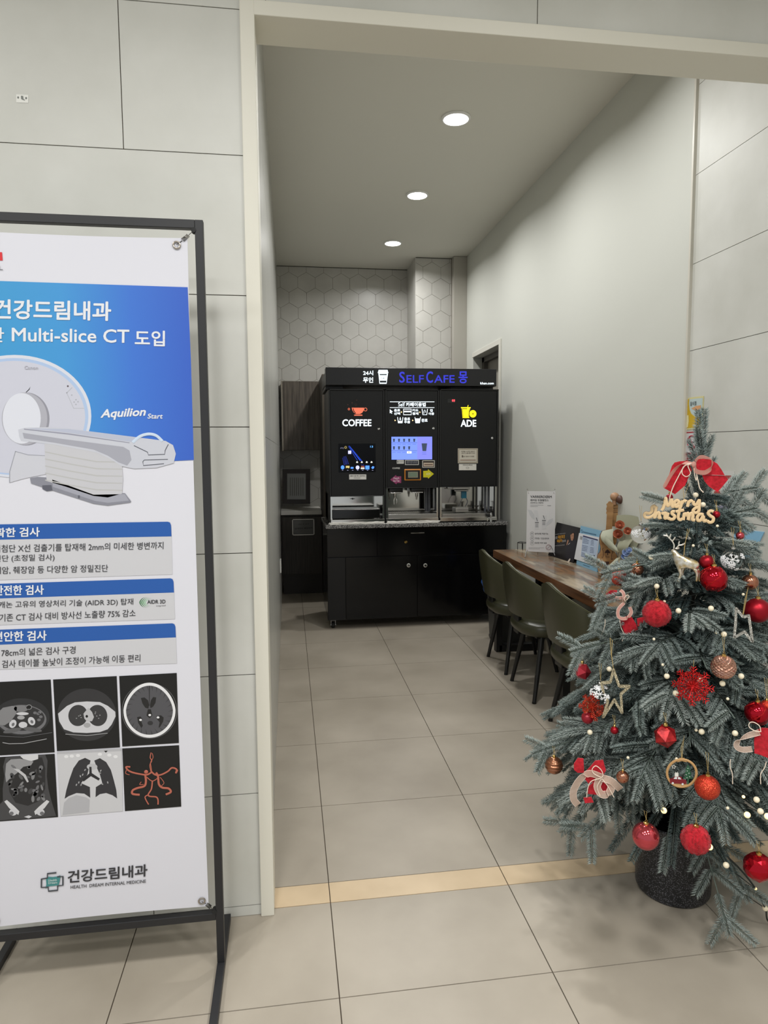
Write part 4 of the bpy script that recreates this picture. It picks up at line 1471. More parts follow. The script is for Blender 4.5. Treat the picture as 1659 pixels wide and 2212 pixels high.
# cross emblem
q = MB(vinyl_ink(66, 70, 76))
cr_pts = [(362, 1316), (305, 1322), (305, 1350), (267, 1356), (266, 1410), (309, 1408), (312, 1434), (370, 1428), (370, 1400), (404, 1396), (404, 1340), (368, 1342)]
q.tube([PB.at(*cC(*p), 0.002) for p in cr_pts], 0.0022, 6, flat=(Vector((0, 1, 0)), 0.3))
q.use(vinyl_ink(70, 140, 140)).shape(PB, P_(cC, [(296, 1356), (310, 1342), (340, 1344), (370, 1340), (388, 1332), (384, 1370), (376, 1396), (350, 1400), (310, 1404), (294, 1420), (298, 1390)]), 0.0018)
q.use(vinyl_ink(206, 228, 226))
write(q, 'Health', PB, cC(312, 1372), cC(366, 1368), 5, 0.02, 0.0026)
write(q, 'Dream', PB, cC(312, 1388), cC(368, 1384), 5, 0.02, 0.0026)
q.build('cross_emblem', bn)

# eyelets and the springs that hold the sheet
eye = mat('eyelet_metal', (176, 168, 158), 0.3, metal=1.0)
ec = [PB.at(*cA(1131, 266)), PB.at(*cC(1292, 1497))]
e2 = [Vector((2 * (bx0 + bx1) / 2 - c.x, c.y, c.z)) for c in ec]
for c in ec + e2:
    q = MB(eye)
    q.tube([(c.x + 0.0085 * math.cos(2 * PI * k / 24), YBN + 0.004, c.z + 0.0085 * math.sin(2 * PI * k / 24)) for k in range(24)], 0.0022, 8, closed=True)
    q.build('eyelet', bn, True)
    top = c.z > 1
    corner = Vector((XB - 0.024 if c.x > -0.6 else XA + 0.024, YBN + 0.006, 2.029 if top else 0.176))
    s = MB(mat('spring_steel', (120, 118, 112), 0.3, metal=1.0))
    d = corner - c
    Ls = d.length
    d.normalize()
    u_ = Vector((0, 1, 0))
    w_ = d.cross(u_)
    pts = [c + Vector((0, -0.004, 0)), c + d * Ls * 0.3]
    for k in range(49):
        t_ = k / 48
        a_ = 2 * PI * 7 * t_
        pts.append(c + d * Ls * (0.34 + 0.34 * t_) + (u_ * math.cos(a_) + w_ * math.sin(a_)) * 0.0048)
    pts += [c + d * Ls * 0.72, corner]
    s.tube(pts, 0.0009, 5)
    sp = s.build('spring', st, True)
    s = MB(rubber)
    s.tube([corner - Vector((0, 0.008, 0)), corner + Vector((0, 0.01, 0))], 0.0065, 14)
    s.build('spring_lug', st, True)

# small sticker on the wall tiles, upper part of the wall
PW = Plane((0, 0, 0), (0, -1, 0))
t = thing('wall_sticker', 'small white sticker high on the grey wall tiles', 'sticker', tuple(PW.at(48, 213)))
q = MB(paint(232, 232, 226))
c = crop(0, 0, 560 / 1659)
q.shape(PW, [c(104, 604), c(182, 608), c(182, 660), c(104, 657)], 0.0008)
q.build('label_sheet', t)
q = MB(paint(120, 124, 120))
for x in (117, 168):
    q.shape(PW, [c(*p) for p in ell(x, 625 + (x - 117) * 0.08, 6, 7, 12)], 0.0013)
q.shape(PW, [c(*p) for p in ((135, 614), (149, 616), (152, 636), (161, 640), (159, 644), (146, 640), (136, 634))], 0.0013)
q.build('printed_mark', t)

# ------------------------------------------------------------------ counter along the right wall
ZT = 0.742
patch = mat('reclaimed_wood', (120, 90, 60), 0.30, coat=0.25)
nt, N, L, bs = nodes_of(patch)
geo = N.new('ShaderNodeNewGeometry')
mp = N.new('ShaderNodeMapping')
mp.inputs['Rotation'].default_value = (0, 0, PI / 2)
br = N.new('ShaderNodeTexBrick')
br.inputs['Color1'].default_value = (lin(168), lin(142), lin(108), 1)
br.inputs['Color2'].default_value = (lin(66), lin(50), lin(38), 1)
br.inputs['Mortar'].default_value = (lin(52), lin(38), lin(28), 1)
br.inputs['Scale'].default_value = 1.0
br.inputs['Mortar Size'].default_value = 0.0012
br.inputs['Brick Width'].default_value = 0.42
br.inputs['Row Height'].default_value = 0.062
br.offset = 0.37
L.new(geo.outputs['Position'], mp.inputs['Vector'])
L.new(mp.outputs[0], br.inputs['Vector'])
mp2 = N.new('ShaderNodeMapping')
mp2.inputs['Scale'].default_value = (40, 2.2, 40)
L.new(geo.outputs['Position'], mp2.inputs['Vector'])
nz = N.new('ShaderNodeTexNoise')
nz.inputs['Scale'].default_value = 1.0
nz.inputs['Detail'].default_value = 8
L.new(mp2.outputs[0], nz.inputs['Vector'])
mp3 = N.new('ShaderNodeMapping')
mp3.inputs['Scale'].default_value = (11, 2.6, 11)
L.new(geo.outputs['Position'], mp3.inputs['Vector'])
n2 = N.new('ShaderNodeTexNoise')
n2.inputs['Scale'].default_value = 1.0
n2.inputs['Detail'].default_value = 4
L.new(mp3.outputs[0], n2.inputs['Vector'])
c2 = N.new('ShaderNodeValToRGB')
E_ = c2.color_ramp.elements
E_[0].position, E_[1].position = 0.36, 0.64
E_[0].color = (lin(80), lin(62), lin(46), 1)
E_[1].color = (lin(190), lin(178), lin(156), 1)
e = E_.new(0.45)
e.color = (lin(134), lin(92), lin(56), 1)
e = E_.new(0.56)
e.color = (lin(108), lin(104), lin(94), 1)
L.new(n2.outputs['Fac'], c2.inputs[0])
mx = N.new('ShaderNodeMix')
mx.data_type = 'RGBA'
mx.blend_type = 'MIX'
mx.inputs[0].default_value = 0.62
L.new(br.outputs['Color'], mx.inputs[6])
L.new(c2.outputs[0], mx.inputs[7])
mx2 = N.new('ShaderNodeMix')
mx2.data_type = 'RGBA'
mx2.blend_type = 'OVERLAY'
mx2.inputs[0].default_value = 0.45
L.new(mx.outputs[2], mx2.inputs[6])
L.new(nz.outputs['Fac'], mx2.inputs[7])
L.new(mx2.outputs[2], bs.inputs['Base Color'])
edge_wood = mottle(mat('counter_edge_wood', (110, 74, 46), 0.4), (86, 56, 36), (124, 84, 54), 1, 6, stretch=(30, 2, 60))

ct = thing('wall_counter', 'narrow counter of patchwork reclaimed wood along the plain wall', 'counter', (1.54, 1.7, 0))
TX0, TX1, TY0, TY1 = 1.355, 1.733, 0.72, 2.62
q = MB(patch)
q.box((TX0, TY0, ZT - 0.052), (TX1, TY1, ZT), 0.002)
q.use(edge_wood)
q.box((TX0 - 0.003, TY0, ZT - 0.052), (TX0 - 0.0005, TY1, ZT - 0.001))
q.build('counter_top', ct)
leg_m = mat('black_steel', (20, 20, 21), 0.45)
for y in (2.585, 1.40, 0.76):
    q = MB(leg_m)
    for x in (1.385, 1.695):
        q.box((x - 0.022, y - 0.03, 0.0), (x + 0.022, y + 0.03, ZT - 0.052), 0.002)
    q.box((1.385, y - 0.03, 0.0), (1.695, y + 0.03, 0.05), 0.002)
    q.box((1.385, y - 0.03, ZT - 0.09), (1.695, y + 0.03, ZT - 0.053), 0.002)
    q.build('leg_frame', ct)

# grey bin and blue bag under the counter
q = MB(mat('grey_bin_plastic', (74, 74, 72), 0.5))
q.prism([(1.42, 2.68, 0.012), (1.63, 2.68, 0.012), (1.63, 2.93, 0.012), (1.42, 2.93, 0.012)], (0, 0, 0.02))
v0 = [(1.425, 2.685), (1.625, 2.685), (1.625, 2.925), (1.425, 2.925)]
v1 = [(1.405, 2.665), (1.645, 2.665), (1.645, 2.945), (1.405, 2.945)]
q.add([(x, y, 0.0) for x, y in v0] + [(x, y, 0.42) for x, y in v1] + [(x + (0.01 if x < 1.5 else -0.01), y + (0.01 if y < 2.8 else -0.01), 0.42) for x, y in v1] + [(x + (0.01 if x < 1.5 else -0.01), y + (0.01 if y < 2.8 else -0.01), 0.05) for x, y in v0],
      [(0, 1, 5, 4), (1, 2, 6, 5), (2, 3, 7, 6), (3, 0, 4, 7), (3, 2, 1, 0), (4, 5, 9, 8), (5, 6, 10, 9), (6, 7, 11, 10), (7, 4, 8, 11), (8, 9, 13, 12), (9, 10, 14, 13), (10, 11, 15, 14), (11, 8, 12, 15)])
tag(q.build('waste_bin', None), 'dark grey open waste bin behind the counter leg beside the kiosk', 'bin')
q = MB(mat('blue_bag', (52, 92, 168), 0.35))
rb = random.Random(3)
cb = Vector((1.372, 2.80, 0.0))
vs, fs = [], []
for i in range(9):
    zz = i / 8
    rr = 0.045 * (0.75 + 0.45 * math.sin(PI * min(1, zz * 1.1))) * (1 - 0.55 * max(0, zz - 0.7) / 0.3)
    for k in range(18):
        t_ = 2 * PI * k / 18
        j = 1 + 0.13 * math.sin(3 * t_ + i) + 0.08 * rb.uniform(-1, 1)
        vs.append((cb.x + rr * j * math.cos(t_) * 0.9, cb.y + rr * j * math.sin(t_) * 0.5, 0.395 + 0.15 * zz))
for i in range(8):
    for k in range(18):
        fs.append((i * 18 + k, i * 18 + (k + 1) % 18, (i + 1) * 18 + (k + 1) % 18, (i + 1) * 18 + k))
fs.append(tuple(range(17, -1, -1)))
fs.append(tuple(8 * 18 + k for k in range(18)))
q.add(vs, fs)
tag(q.build('plastic_bag', None, True, angle=180), 'crumpled blue plastic bag hooked on the rim of the waste bin', 'bag')

# ------------------------------------------------------------------ olive chairs
olive = mat('olive_leather', (58, 58, 38), 0.34, spec=0.5)
nt, N, L, bs = nodes_of(olive)
nz = N.new('ShaderNodeTexNoise')
nz.inputs['Scale'].default_value = 220
bp = N.new('ShaderNodeBump')
bp.inputs['Strength'].default_value = 0.08
bp.inputs['Distance'].default_value = 0.001
L.new(nz.outputs['Fac'], bp.inputs['Height'])
L.new(bp.outputs[0], bs.inputs['Normal'])
welt = mat('olive_welt', (80, 80, 58), 0.32)
leg_paint = mat('chair_leg_black', (18, 18, 18), 0.42)


def shell_mesh():
    """wrap-round back: angle a runs from one wing over the back to the other; the chair faces +x"""
    q = MB(olive)
    na, nh = 44, 14
    amax = 1.72
    inner, outer, top_l = [], [], []
    for i in range(na + 1):
        a = -amax + 2 * amax * i / na
        f = abs(a) / amax
        ztop = 0.800 - 0.245 * (f ** 1.5) - 0.03 * f ** 6
        zbot = 0.492 + 0.012 * f ** 2
        if f > 0.90:                              # wings close in a rounded end
            k = (f - 0.90) / 0.10
            mid = (ztop + zbot) / 2
            sh = math.sqrt(max(0.0, 1 - k * k * 0.92))
            ztop, zbot = mid + (ztop - mid) * sh, mid - (mid - zbot) * sh
        rowi, rowo = [], []
        for j in range(nh + 1):
            h = j / nh
            z = zbot + (ztop - zbot) * h
            lean = 0.045 * h * math.cos(a) if abs(a) < PI / 2 else 0
            rx, ry = 0.215 + lean, 0.222 + 0.012 * h
            e_ = 0.014 * math.sin(PI * min(1, max(0, h)) ** 0.6)
            th = 0.006 + 0.012 * (math.sin(PI * (0.08 + 0.84 * h)) ** 0.5)
            cx, cy = -math.cos(a), math.sin(a)
            # superellipse for a rounded square plan
            k = (abs(cx) ** 2.6 + abs(cy) ** 2.6) ** (-1 / 2.6)
            rowo.append((cx * k * (rx + th), cy * k * (ry + th), z))
            rowi.append((cx * k * (rx - th), cy * k * (ry - th), z))
        outer.append(rowo)
        inner.append(rowi)
    vs, fs = [], []
    ring = 2 * (nh + 1)
    for i in range(na + 1):
        vs += outer[i] + inner[i][::-1]
    for i in range(na):
        for j in range(ring):
            j2 = (j + 1) % ring
            fs.append((i * ring + j, i * ring + j2, (i + 1) * ring + j2, (i + 1) * ring + j))
    fs.append(tuple(range(ring)))
    fs.append(tuple(na * ring + ring - 1 - k for k in range(ring)))
    q.add(vs, fs)
    rim = [((outer[i][nh][0] + inner[i][nh][0]) / 2, (outer[i][nh][1] + inner[i][nh][1]) / 2, outer[i][nh][2] + 0.001) for i in range(2, na - 1)]
    return q, rim


def seat_mesh():
    q = MB(olive)
    prof = [(0.02, 0.375), (0.80, 0.378), (0.93, 0.384), (0.985, 0.400), (1.0, 0.420), (0.985, 0.438), (0.93, 0.452), (0.80, 0.461), (0.4, 0.466), (0.02, 0.467)]
    n = 48
    vs, fs = [], []
    for r, z in prof:
        for k in range(n):
            t_ = 2 * PI * k / n
            cx, cy = math.cos(t_), math.sin(t_)
            s_ = (abs(cx) ** 2.7 + abs(cy) ** 2.7) ** (-1 / 2.7)
            vs.append((0.01 + cx * s_ * 0.225 * r, cy * s_ * 0.215 * r, z))
    m = len(prof)
    for i in range(m - 1):
        for k in range(n):
            fs.append((i * n + k, i * n + (k + 1) % n, (i + 1) * n + (k + 1) % n, (i + 1) * n + k))
    fs.append(tuple(range(n - 1, -1, -1)))
    fs.append(tuple((m - 1) * n + k for k in range(n)))
    q.add(vs, fs)
    return q


CH = [('olive green leather chair closest to the black kiosk', 2.27, 0.0), ('olive green leather chair in the middle of the three at the counter', 1.76, 0.0),
      ('olive green leather chair closest to the christmas tree', 1.12, 0.02)]
chair = thing('counter_chair', CH[0][0], 'chair', (1.43, CH[0][1], 0), 'chairs along the wood counter')
seat_mesh().build('seat', chair, True, local=True, angle=60)
sm, rim = shell_mesh()
bk = sm.build('backrest', chair, True, local=True, angle=70)
q = MB(welt)
q.tube(rim, 0.0032, 6)
q.build('piping', bk, True, local=True)
q = MB(leg_paint)
q.box((-0.205, -0.04, 0.37), (-0.180, 0.04, 0.53), 0.004)
q.box((-0.20, -0.04, 0.37), (-0.05, 0.05, 0.385), 0.003)
q.build('back_bracket', chair, local=True)
for sx, sy in ((-1, -1), (-1, 1), (1, -1), (1, 1)):
    q = MB(leg_paint)
    top = Vector((0.10 * sx + 0.01, 0.135 * sy, 0.385))
    foot = Vector((-0.155 if sx < 0 else 0.195, 0.195 * sy, 0.006))
    q.tube([top, top.lerp(foot, 0.5), foot], [0.0175, 0.0150, 0.0115], 14)
    q.tube([foot, foot - Vector((0, 0, 0.006))], 0.0125, 12)
    q.build('leg', chair, True, local=True)
q = MB(leg_paint)
q.box((-0.13, -0.15, 0.368), (0.15, 0.15, 0.382), 0.003)
q.build('seat_frame', chair, local=True)
for lab, y, rz in CH[1:]:
    c = copy_tree(chair)
    c.location = (1.43, y, 0)
    c.rotation_euler = (0, 0, rz)
    c['label'] = lab

# ------------------------------------------------------------------ things standing on the counter
def lean_plane(b0, b1, deg):
    """board standing on the counter with its foot on b0-b1, leaning back by deg away from the viewer"""
    e_ = (b1 - b0).normalized()
    n = Vector((e_.y, -e_.x, 0))
    if n.dot(CAM - b0) < 0:
        n = -n
    up = Vector((0, 0, 1)) * math.cos(math.radians(deg)) - n * math.sin(math.radians(deg))
    nn = e_.cross(up)
    if nn.dot(CAM - b0) < 0:
        nn = -nn
    return Plane(b0, nn)


# desk-top x-banner
p0 = at(1136.5, 1194, 2, ZT + 0.03)
PX = Plane(p0, (-0.12, -1, 0.04))
cx_ = crop(1120, 1040, 140 / 1659)
t = thing('desk_banner', 'small white desktop x banner standing on the wood counter', 'banner', (p0.x + 0.05, p0.y, ZT))
q = MB(paint(214, 213, 214, 0.3))
q.prism([PX.at(*cx_(*p), 0.0) for p in ((226, 246), (945, 252), (925, 1822), (195, 1788))], -PX.n * 0.0012)
q.build('sheet', t)
q = MB(paint(40, 40, 42))
write(q, 'VARRERDERM', PX, cx_(303, 418), cx_(852, 425), 5.2, 0.035)
write(q, '베러덤 듀얼밸런스', PX, cx_(305, 505), cx_(770, 508), 4.6, 0.02)
write(q, '로션MD & 크림MD', PX, cx_(305, 565), cx_(636, 566), 3.4, 0.005)
write(q, '실리보험 적용가능', PX, cx_(418, 1358), cx_(760, 1362), 3.8, 0.01)
write(q, '고보습 / 민감성피부', PX, cx_(414, 1476), cx_(780, 1482), 3.8, 0.01)
write(q, '손상된 피부 보호', PX, cx_(414, 1592), cx_(722, 1598), 3.8, 0.01)
q.build('lettering', t)
q = MB(paint(150, 150, 154))
for y, x1 in ((606, 636), (636, 495)):
    q.shape(PX, [cx_(303, y), cx_(x1, y), cx_(x1, y + 9), cx_(303, y + 9)], 0.0008)
q.shape(PX, [cx_(740, 610), cx_(832, 612), cx_(832, 628), cx_(740, 626)], 0.0008)
for y, x1 in ((1688, 655), (1716, 545)):
    q.shape(PX, [cx_(262, y), cx_(x1, y + 6), cx_(x1, y + 14), cx_(262, y + 8)], 0.0008)
for y in (1336, 1452, 1572):
    q.tube([PX.at(*cx_(*p), 0.001) for p in ell(347, y, 46, 50, 24)], 0.0008, 5, closed=True)
    q.shape(PX, [cx_(*p) for p in ((330, y - 14), (364, y - 14), (364, y + 14), (330, y + 14))], 0.0008)
q.use(paint(196, 197, 200))
q.shape(PX, [cx_(*p) for p in ((240, 720), (330, 740), (400, 840), (420, 960), (400, 980), (340, 930), (280, 840))], 0.0006)
q.shape(PX, [cx_(*p) for p in ((700, 1080), (780, 980), (880, 940), (880, 1010), (790, 1090), (700, 1160))], 0.0006)
q.use(paint(206, 206, 208))
q.shape(PX, [cx_(*p) for p in ((390, 740), (490, 740), (520, 1000), (520, 1215), (415, 1215), (415, 1000))], 0.0008)
q.shape(PX, [cx_(*p) for p in ((620, 880), (720, 880), (712, 1215), (595, 1215), (595, 985))], 0.0008)
q.use(paint(112, 112, 116))
for x, y in ((470, 1055), (650, 1000)):
    q.shape(PX, [cx_(x - 48, y - 12), cx_(x + 48, y - 12), cx_(x + 48, y + 12), cx_(x - 48, y + 12)], 0.0012)
    for k in range(3):
        q.shape(PX, [cx_(x - 40, y + 36 + 32 * k), cx_(x + 36, y + 36 + 32 * k), cx_(x + 36, y + 48 + 32 * k), cx_(x - 40, y + 48 + 32 * k)], 0.0012)
    q.shape(PX, [cx_(x - 26, y - 130), cx_(x - 6, y - 130), cx_(x + 24, y - 34), cx_(x + 6, y - 34)], 0.0012)
q.build('printed_bottles', t)
q = MB(paint(120, 44, 60))
q.tube([PX.at(*cx_(*p), 0.001) for p in ell(768, 1686, 64, 64, 26)], 0.0011, 5, closed=True)
q.tube([PX.at(*cx_(*p), 0.001) for p in ((725, 1730), (812, 1642))], 0.0009, 5)
q.build('round_mark', t)
q = MB(chrome)
a_, b_ = PX.at(*cx_(160, 1840), 0.012), PX.at(*cx_(195, 1790), 0.004)
a_.z = ZT + 0.002
tl, tr_ = PX.at(*cx_(235, 205)), PX.at(*cx_(935, 205))
br_ = PX.at(*cx_(940, 1838), 0.012)
br_.z = ZT + 0.002
ctr = (PX.at(*cx_(580, 1010), -0.03))
q.tube([a_, b_], 0.004, 8)
q.tube([PX.at(*cx_(195, 1790), -0.004), ctr, tr_ - PX.n * 0.004], 0.002, 6)
q.tube([br_, ctr, tl - PX.n * 0.004], 0.002, 6)
bk_ = ctr - PX.n * 0.05
bk_.z = ZT + 0.002
q.tube([ctr, bk_], 0.002, 6)
for p in (tl, tr_):
    q.ball(p + Vector((0, 0, 0.001)), 0.005, 10, 8)
for p in ((258, 290), (903, 292), (228, 1762)):
    q.ball(PX.at(*cx_(*p), 0.001), 0.0035, 8, 6, (1, 0.5, 1))
q.build('wire_frame', t, True)

# black wire stand behind it
c = at(1123, 1189, 2, ZT)
t = thing('wire_stand', 'little black wire ring stand at the far end of the wood counter', 'stand', (c.x + 0.03, c.y, ZT))
q = MB(leg_m)
R_ = 0.035
cz = ZT + 0.052
ring = [(c.x + 0.03 + R_ * math.cos(2 * PI * k / 28), c.y + 0.03 + R_ * math.sin(2 * PI * k / 28), cz) for k in range(28)]
q.tube(ring, 0.0026, 7, closed=True)
for k in range(4):
    t_ = PI / 4 + k * PI / 2 + 0.5
    q.tube([(c.x + 0.03 + R_ * math.cos(t_), c.y + 0.03 + R_ * math.sin(t_), cz), (c.x + 0.03 + R_ * math.cos(t_), c.y + 0.03 + R_ * math.sin(t_), ZT + 0.001)], 0.0024, 7)
q.build('ring_frame', t, True)

# black printed board
b0, b1 = at(1184, 1199, 2, ZT), at(1237, 1216, 2, ZT)
PBk = lean_plane(b0, b1, 9)
cb_ = cx_
t = thing('black_board', 'black printed board with a man in a dark suit leaning on the wall', 'board', tuple((b0 + b1) / 2))
q = MB(paint(26, 25, 27, 0.35))
q.prism([PBk.at(*cb_(*p), 0) for p in ((980, 1045), (1592, 1192), (1400, 2090), (760, 1880))], -PBk.n * 0.006)
q.build('board_panel', t)
q = MB(paint(196, 192, 190))
write(q, '당신의 대상포진', PBk, cb_(945, 1368), cb_(1205, 1335), 1.6, 0.01, 0.001)
write(q, '당신도', PBk, cb_(918, 1482), cb_(1000, 1472), 6.0, 0.02, 0.001)
write(q, '입니다', PBk, cb_(1128, 1556), cb_(1216, 1548), 5.0, 0.02, 0.001)
write(q, '예방을 위해 지금 확인하세요', PBk, cb_(878, 1668), cb_(1185, 1636), 1.9, 0.01, 0.001)
q.use(paint(222, 160, 34))
write(q, '대상포진', PBk, cb_(1015, 1470), cb_(1190, 1452), 7.4, 0.03, 0.001)
write(q, '대상자', PBk, cb_(990, 1566), cb_(1122, 1556), 7.0, 0.03, 0.001)
q.build('lettering', t)
q = MB(paint(36, 35, 42))
q.shape(PBk, [cb_(*p) for p in ((1340, 1500), (1290, 1560), (1235, 1640), (1215, 1760), (1180, 1900), (1200, 1960), (1380, 2040), (1420, 1960), (1470, 1760), (1500, 1540), (1440, 1500))], 0.001)
q.use(paint(168, 124, 98))
q.shape(PBk, [cb_(*p) for p in ((1350, 1330), (1385, 1308), (1420, 1310), (1424, 1380), (1415, 1460), (1385, 1520), (1355, 1510), (1338, 1440), (1336, 1370))], 0.0014)
q.shape(PBk, [cb_(*p) for p in ((1262, 1500), (1278, 1488), (1290, 1520), (1262, 1600), (1240, 1640), (1232, 1610))], 0.0014)
q.use(paint(28, 22, 20))
q.shape(PBk, [cb_(*p) for p in ((1340, 1350), (1372, 1300), (1420, 1302), (1424, 1322), (1380, 1330), (1350, 1372))], 0.0018)
q.shape(PBk, [cb_(*p) for p in ((1358, 1392), (1380, 1388), (1380, 1398), (1358, 1402))], 0.0018)
q.shape(PBk, [cb_(*p) for p in ((1394, 1388), (1414, 1386), (1414, 1396), (1394, 1398))], 0.0018)
q.use(paint(150, 80, 74))
q.shape(PBk, [cb_(*p) for p in ((1366, 1466), (1402, 1462), (1396, 1474), (1372, 1476))], 0.0018)
q.use(paint(196, 190, 190))
q.shape(PBk, [cb_(*p) for p in ((1275, 1610), (1318, 1572), (1326, 1582), (1282, 1622))], 0.0018)
q.build('printed_man', t)
q = MB(paint(206, 196, 186))
q.prism([PBk.at(*cb_(*p), 0.004) for p in ((1330, 1975), (1348, 1990), (1325, 2050), (1290, 2072), (1270, 2060))], PBk.n * 0.002)
q.build('paper_tab', t)

# blue notice holder
b0, b1 = at(1245, 1219, 2, ZT), at(1289.6, 1236, 2, ZT)
PBl = lean_plane(b0, b1, 8)
cl_ = crop(1220, 1040, 160 / 1609)
t = thing('notice_holder', 'light blue board with a white printed sheet between the black board and the violin case', 'notice board', tuple((b0 + b1) / 2))
q = MB(paint(128, 172, 198, 0.4))
q.prism([PBl.at(*cl_(*p), 0) for p in ((345, 962), (790, 1070), (695, 1985), (250, 1800))], -PBl.n * 0.006)
q.build('board_panel', t)
q = MB(paint(214, 216, 220))
q.prism([PBl.at(*cl_(*p), 0.003) for p in ((320, 1120), (757, 1215), (690, 1845), (213, 1682))], -PBl.n * 0.001)
q.build('paper_sheet', t)
q = MB(paint(176, 192, 214))
q.shape(PBl, [cl_(*p) for p in ((405, 1180), (735, 1270), (690, 1720), (500, 1690), (360, 1620))], 0.0040)
q.use(paint(60, 60, 96))
q.shape(PBl, [cl_(*p) for p in ((412, 1172), (735, 1262), (733, 1288), (408, 1200))], 0.0046)
q.use(paint(110, 122, 150))
for k in range(13):
    y = 1225 + 32 * k
    x = 412 - 3.2 * k
    if k not in (4, 9):
        q.shape(PBl, [cl_(x, y), cl_(x + 95 + (k * 37) % 40, y + 26), cl_(x + 95 + (k * 37) % 40, y + 36), cl_(x, y + 10)], 0.0046)
        x += 172
        if k < 11:
            q.shape(PBl, [cl_(x, y + 46), cl_(x + 60 + (k * 53) % 50, y + 62), cl_(x + 60 + (k * 53) % 50, y + 72), cl_(x, y + 56)], 0.0046)
q.use(paint(40, 42, 46))
for x, y, a_, b_ in ((635, 1610, 10, 12), (662, 1612, 10, 12), (622, 1668, 11, 22), (648, 1700, 9, 30), (604, 1748, 9, 16), (636, 1762, 8, 20)):
    q.shape(PBl, [cl_(*p) for p in ell(x, y, a_, b_, 12)], 0.0046)
q.use(paint(50, 52, 58))
for k in range(4):
    q.shape(PBl, [cl_(348 - 2 * k, 1190 + 18 * k), cl_(400 - 2 * k, 1203 + 18 * k), cl_(400 - 2 * k, 1209 + 18 * k), cl_(348 - 2 * k, 1196 + 18 * k)], 0.0046)
q.use(paint(74, 112, 140))
q.shape(PBl, [cl_(*p) for p in ((400, 1085), (685, 1148), (684, 1172), (398, 1106))], 0.001)
q.tube([PBl.at(*cl_(*p), 0.001) for p in ell(374, 1078, 15, 34, 20)], 0.0012, 5, closed=True)
q.shape(PBl, [cl_(*p) for p in ((400, 1800), (545, 1850), (544, 1862), (398, 1812))], 0.001)
q.build('printing', t)

# violin shaped wooden case
vb = at(1303, 1247, 2, ZT)
PV = Plane(vb, (-0.42, -1, 0.0))
ply = mottle(mat('laser_cut_ply', (158, 118, 72), 0.5), (146, 106, 64), (172, 132, 84), 6, 4, stretch=(1, 1, 6))
burnt = paint(58, 34, 26)
t = thing('violin_case', 'violin shaped wooden box standing on the wood counter beside the blue notice board', 'wooden box', (vb.x, vb.y, ZT))
outl = [(895, 1050), (915, 720), (898, 690), (912, 640), (900, 600), (918, 540), (903, 490), (935, 470), (950, 440), (990, 430), (1020, 450), (1062, 505), (1045, 560), (1062, 610), (1045, 650), (1060, 690), (1040, 730), (1030, 1030),
        (1085, 1120), (1130, 1230), (1120, 1340), (1075, 1420), (1085, 1480), (1090, 1540), (1130, 1600), (1150, 1720), (1130, 1850), (1080, 1960), (980, 2030), (880, 2060), (790, 2030), (730, 1960), (700, 1850), (696, 1740), (722, 1610), (770, 1560), (790, 1470), (768, 1380), (758, 1280), (775, 1180), (820, 1100)]
q = MB(ply)
q.prism([PV.at(*cl_(*p), 0) for p in outl], -PV.n * 0.012)
q.build('front_plate', t)
q = MB(mat('ply_edge', (84, 54, 36), 0.6))
off_ = -PV.n * 0.012
q.prism([PV.at(*cl_(*p), -0.012) for p in outl[17:]], -PV.n * 0.05)
q.build('box_side', t)
q = MB(ply)
q.prism([PV.at(*cl_(*p), -0.055) for p in [(1020, 480), (1062, 500), (1100, 470), (1160, 520), (1255, 520), (1245, 590), (1258, 650), (1240, 720), (1240, 1000), (1030, 1000)]], -PV.n * 0.012)
q.use(burnt)
for y in (600, 690):
    q.shape(PV, [cl_(1065, y), cl_(1235, y - 8), cl_(1235, y), cl_(1065, y + 8)], -0.0546)
q.build('back_plate', t)
q = MB(burnt)
for pts in ([(840, 1455), (822, 1460), (818, 1480), (832, 1520), (836, 1580), (830, 1640), (812, 1650), (806, 1632)], [(1022, 1510), (1040, 1512), (1044, 1535), (1024, 1570), (1012, 1630), (1012, 1690), (1032, 1692), (1038, 1672)]):
    q.tube([PV.at(*cl_(p[0], p[1]), 0.0008) for p in smooth_line([(a, b, 0) for a, b in pts], 4)], 0.0012, 5)
q.shape(PV, [cl_(*p) for p in ((870, 1735), (965, 1745), (955, 1800), (930, 1950), (898, 1950), (880, 1830))], 0.0008)
q.shape(PV, [cl_(*p) for p in ell(835, 1985, 56, 62, 24)], 0.0008)
for x, y, r in ((905, 1520, 26), (950, 1525, 28), (928, 1500, 26), (930, 1540, 30), (885, 1545, 18), (970, 1548, 18)):
    q.shape(PV, [cl_(*p) for p in ell(x, y, r, r * 0.8, 14)], 0.0008 + 0.0001 * (x % 5))
q.shape(PV, [cl_(*p) for p in ((925, 1550), (938, 1550), (944, 1600), (918, 1600))], 0.0009)
write(q, 'Roses', PV, cl_(890, 1650), cl_(975, 1655), 4.0, 0.0)
q.build('burnt_engraving', t)
for nm, px, r, m_, k in (('ball_knob', (1098, 345), 0.0245, mat('beech_ball', (176, 136, 104), 0.45), -0.05), ('ball_knob', (1222, 402), 0.024, mat('walnut_ball', (84, 56, 46), 0.45), -0.03)):
    q = MB(m_)
    cc = PV.at(*cl_(*px), k)
    q.ball(cc, r, 28, 18)
    if px[0] < 1150:
        q.tube([cc, PV.at(*cl_(1090, 520), -0.05)], 0.012, 12)
    q.build(nm, t, True)

# wrapped bouquet in front of the violin case
PQ = Plane(vb + Vector((0.015, -0.06, 0)), (-1, -0.30, 0.0))
t = thing('rose_bouquet', 'bouquet of orange roses in grey green paper leaning against the violin case', 'bouquet', (vb.x + 0.03, vb.y - 0.06, ZT))
wrap = mat('wrapping_paper', (150, 150, 128), 0.6)
wrap2 = mat('wrapping_paper_pale', (176, 178, 158), 0.6)
q = MB(wrap)


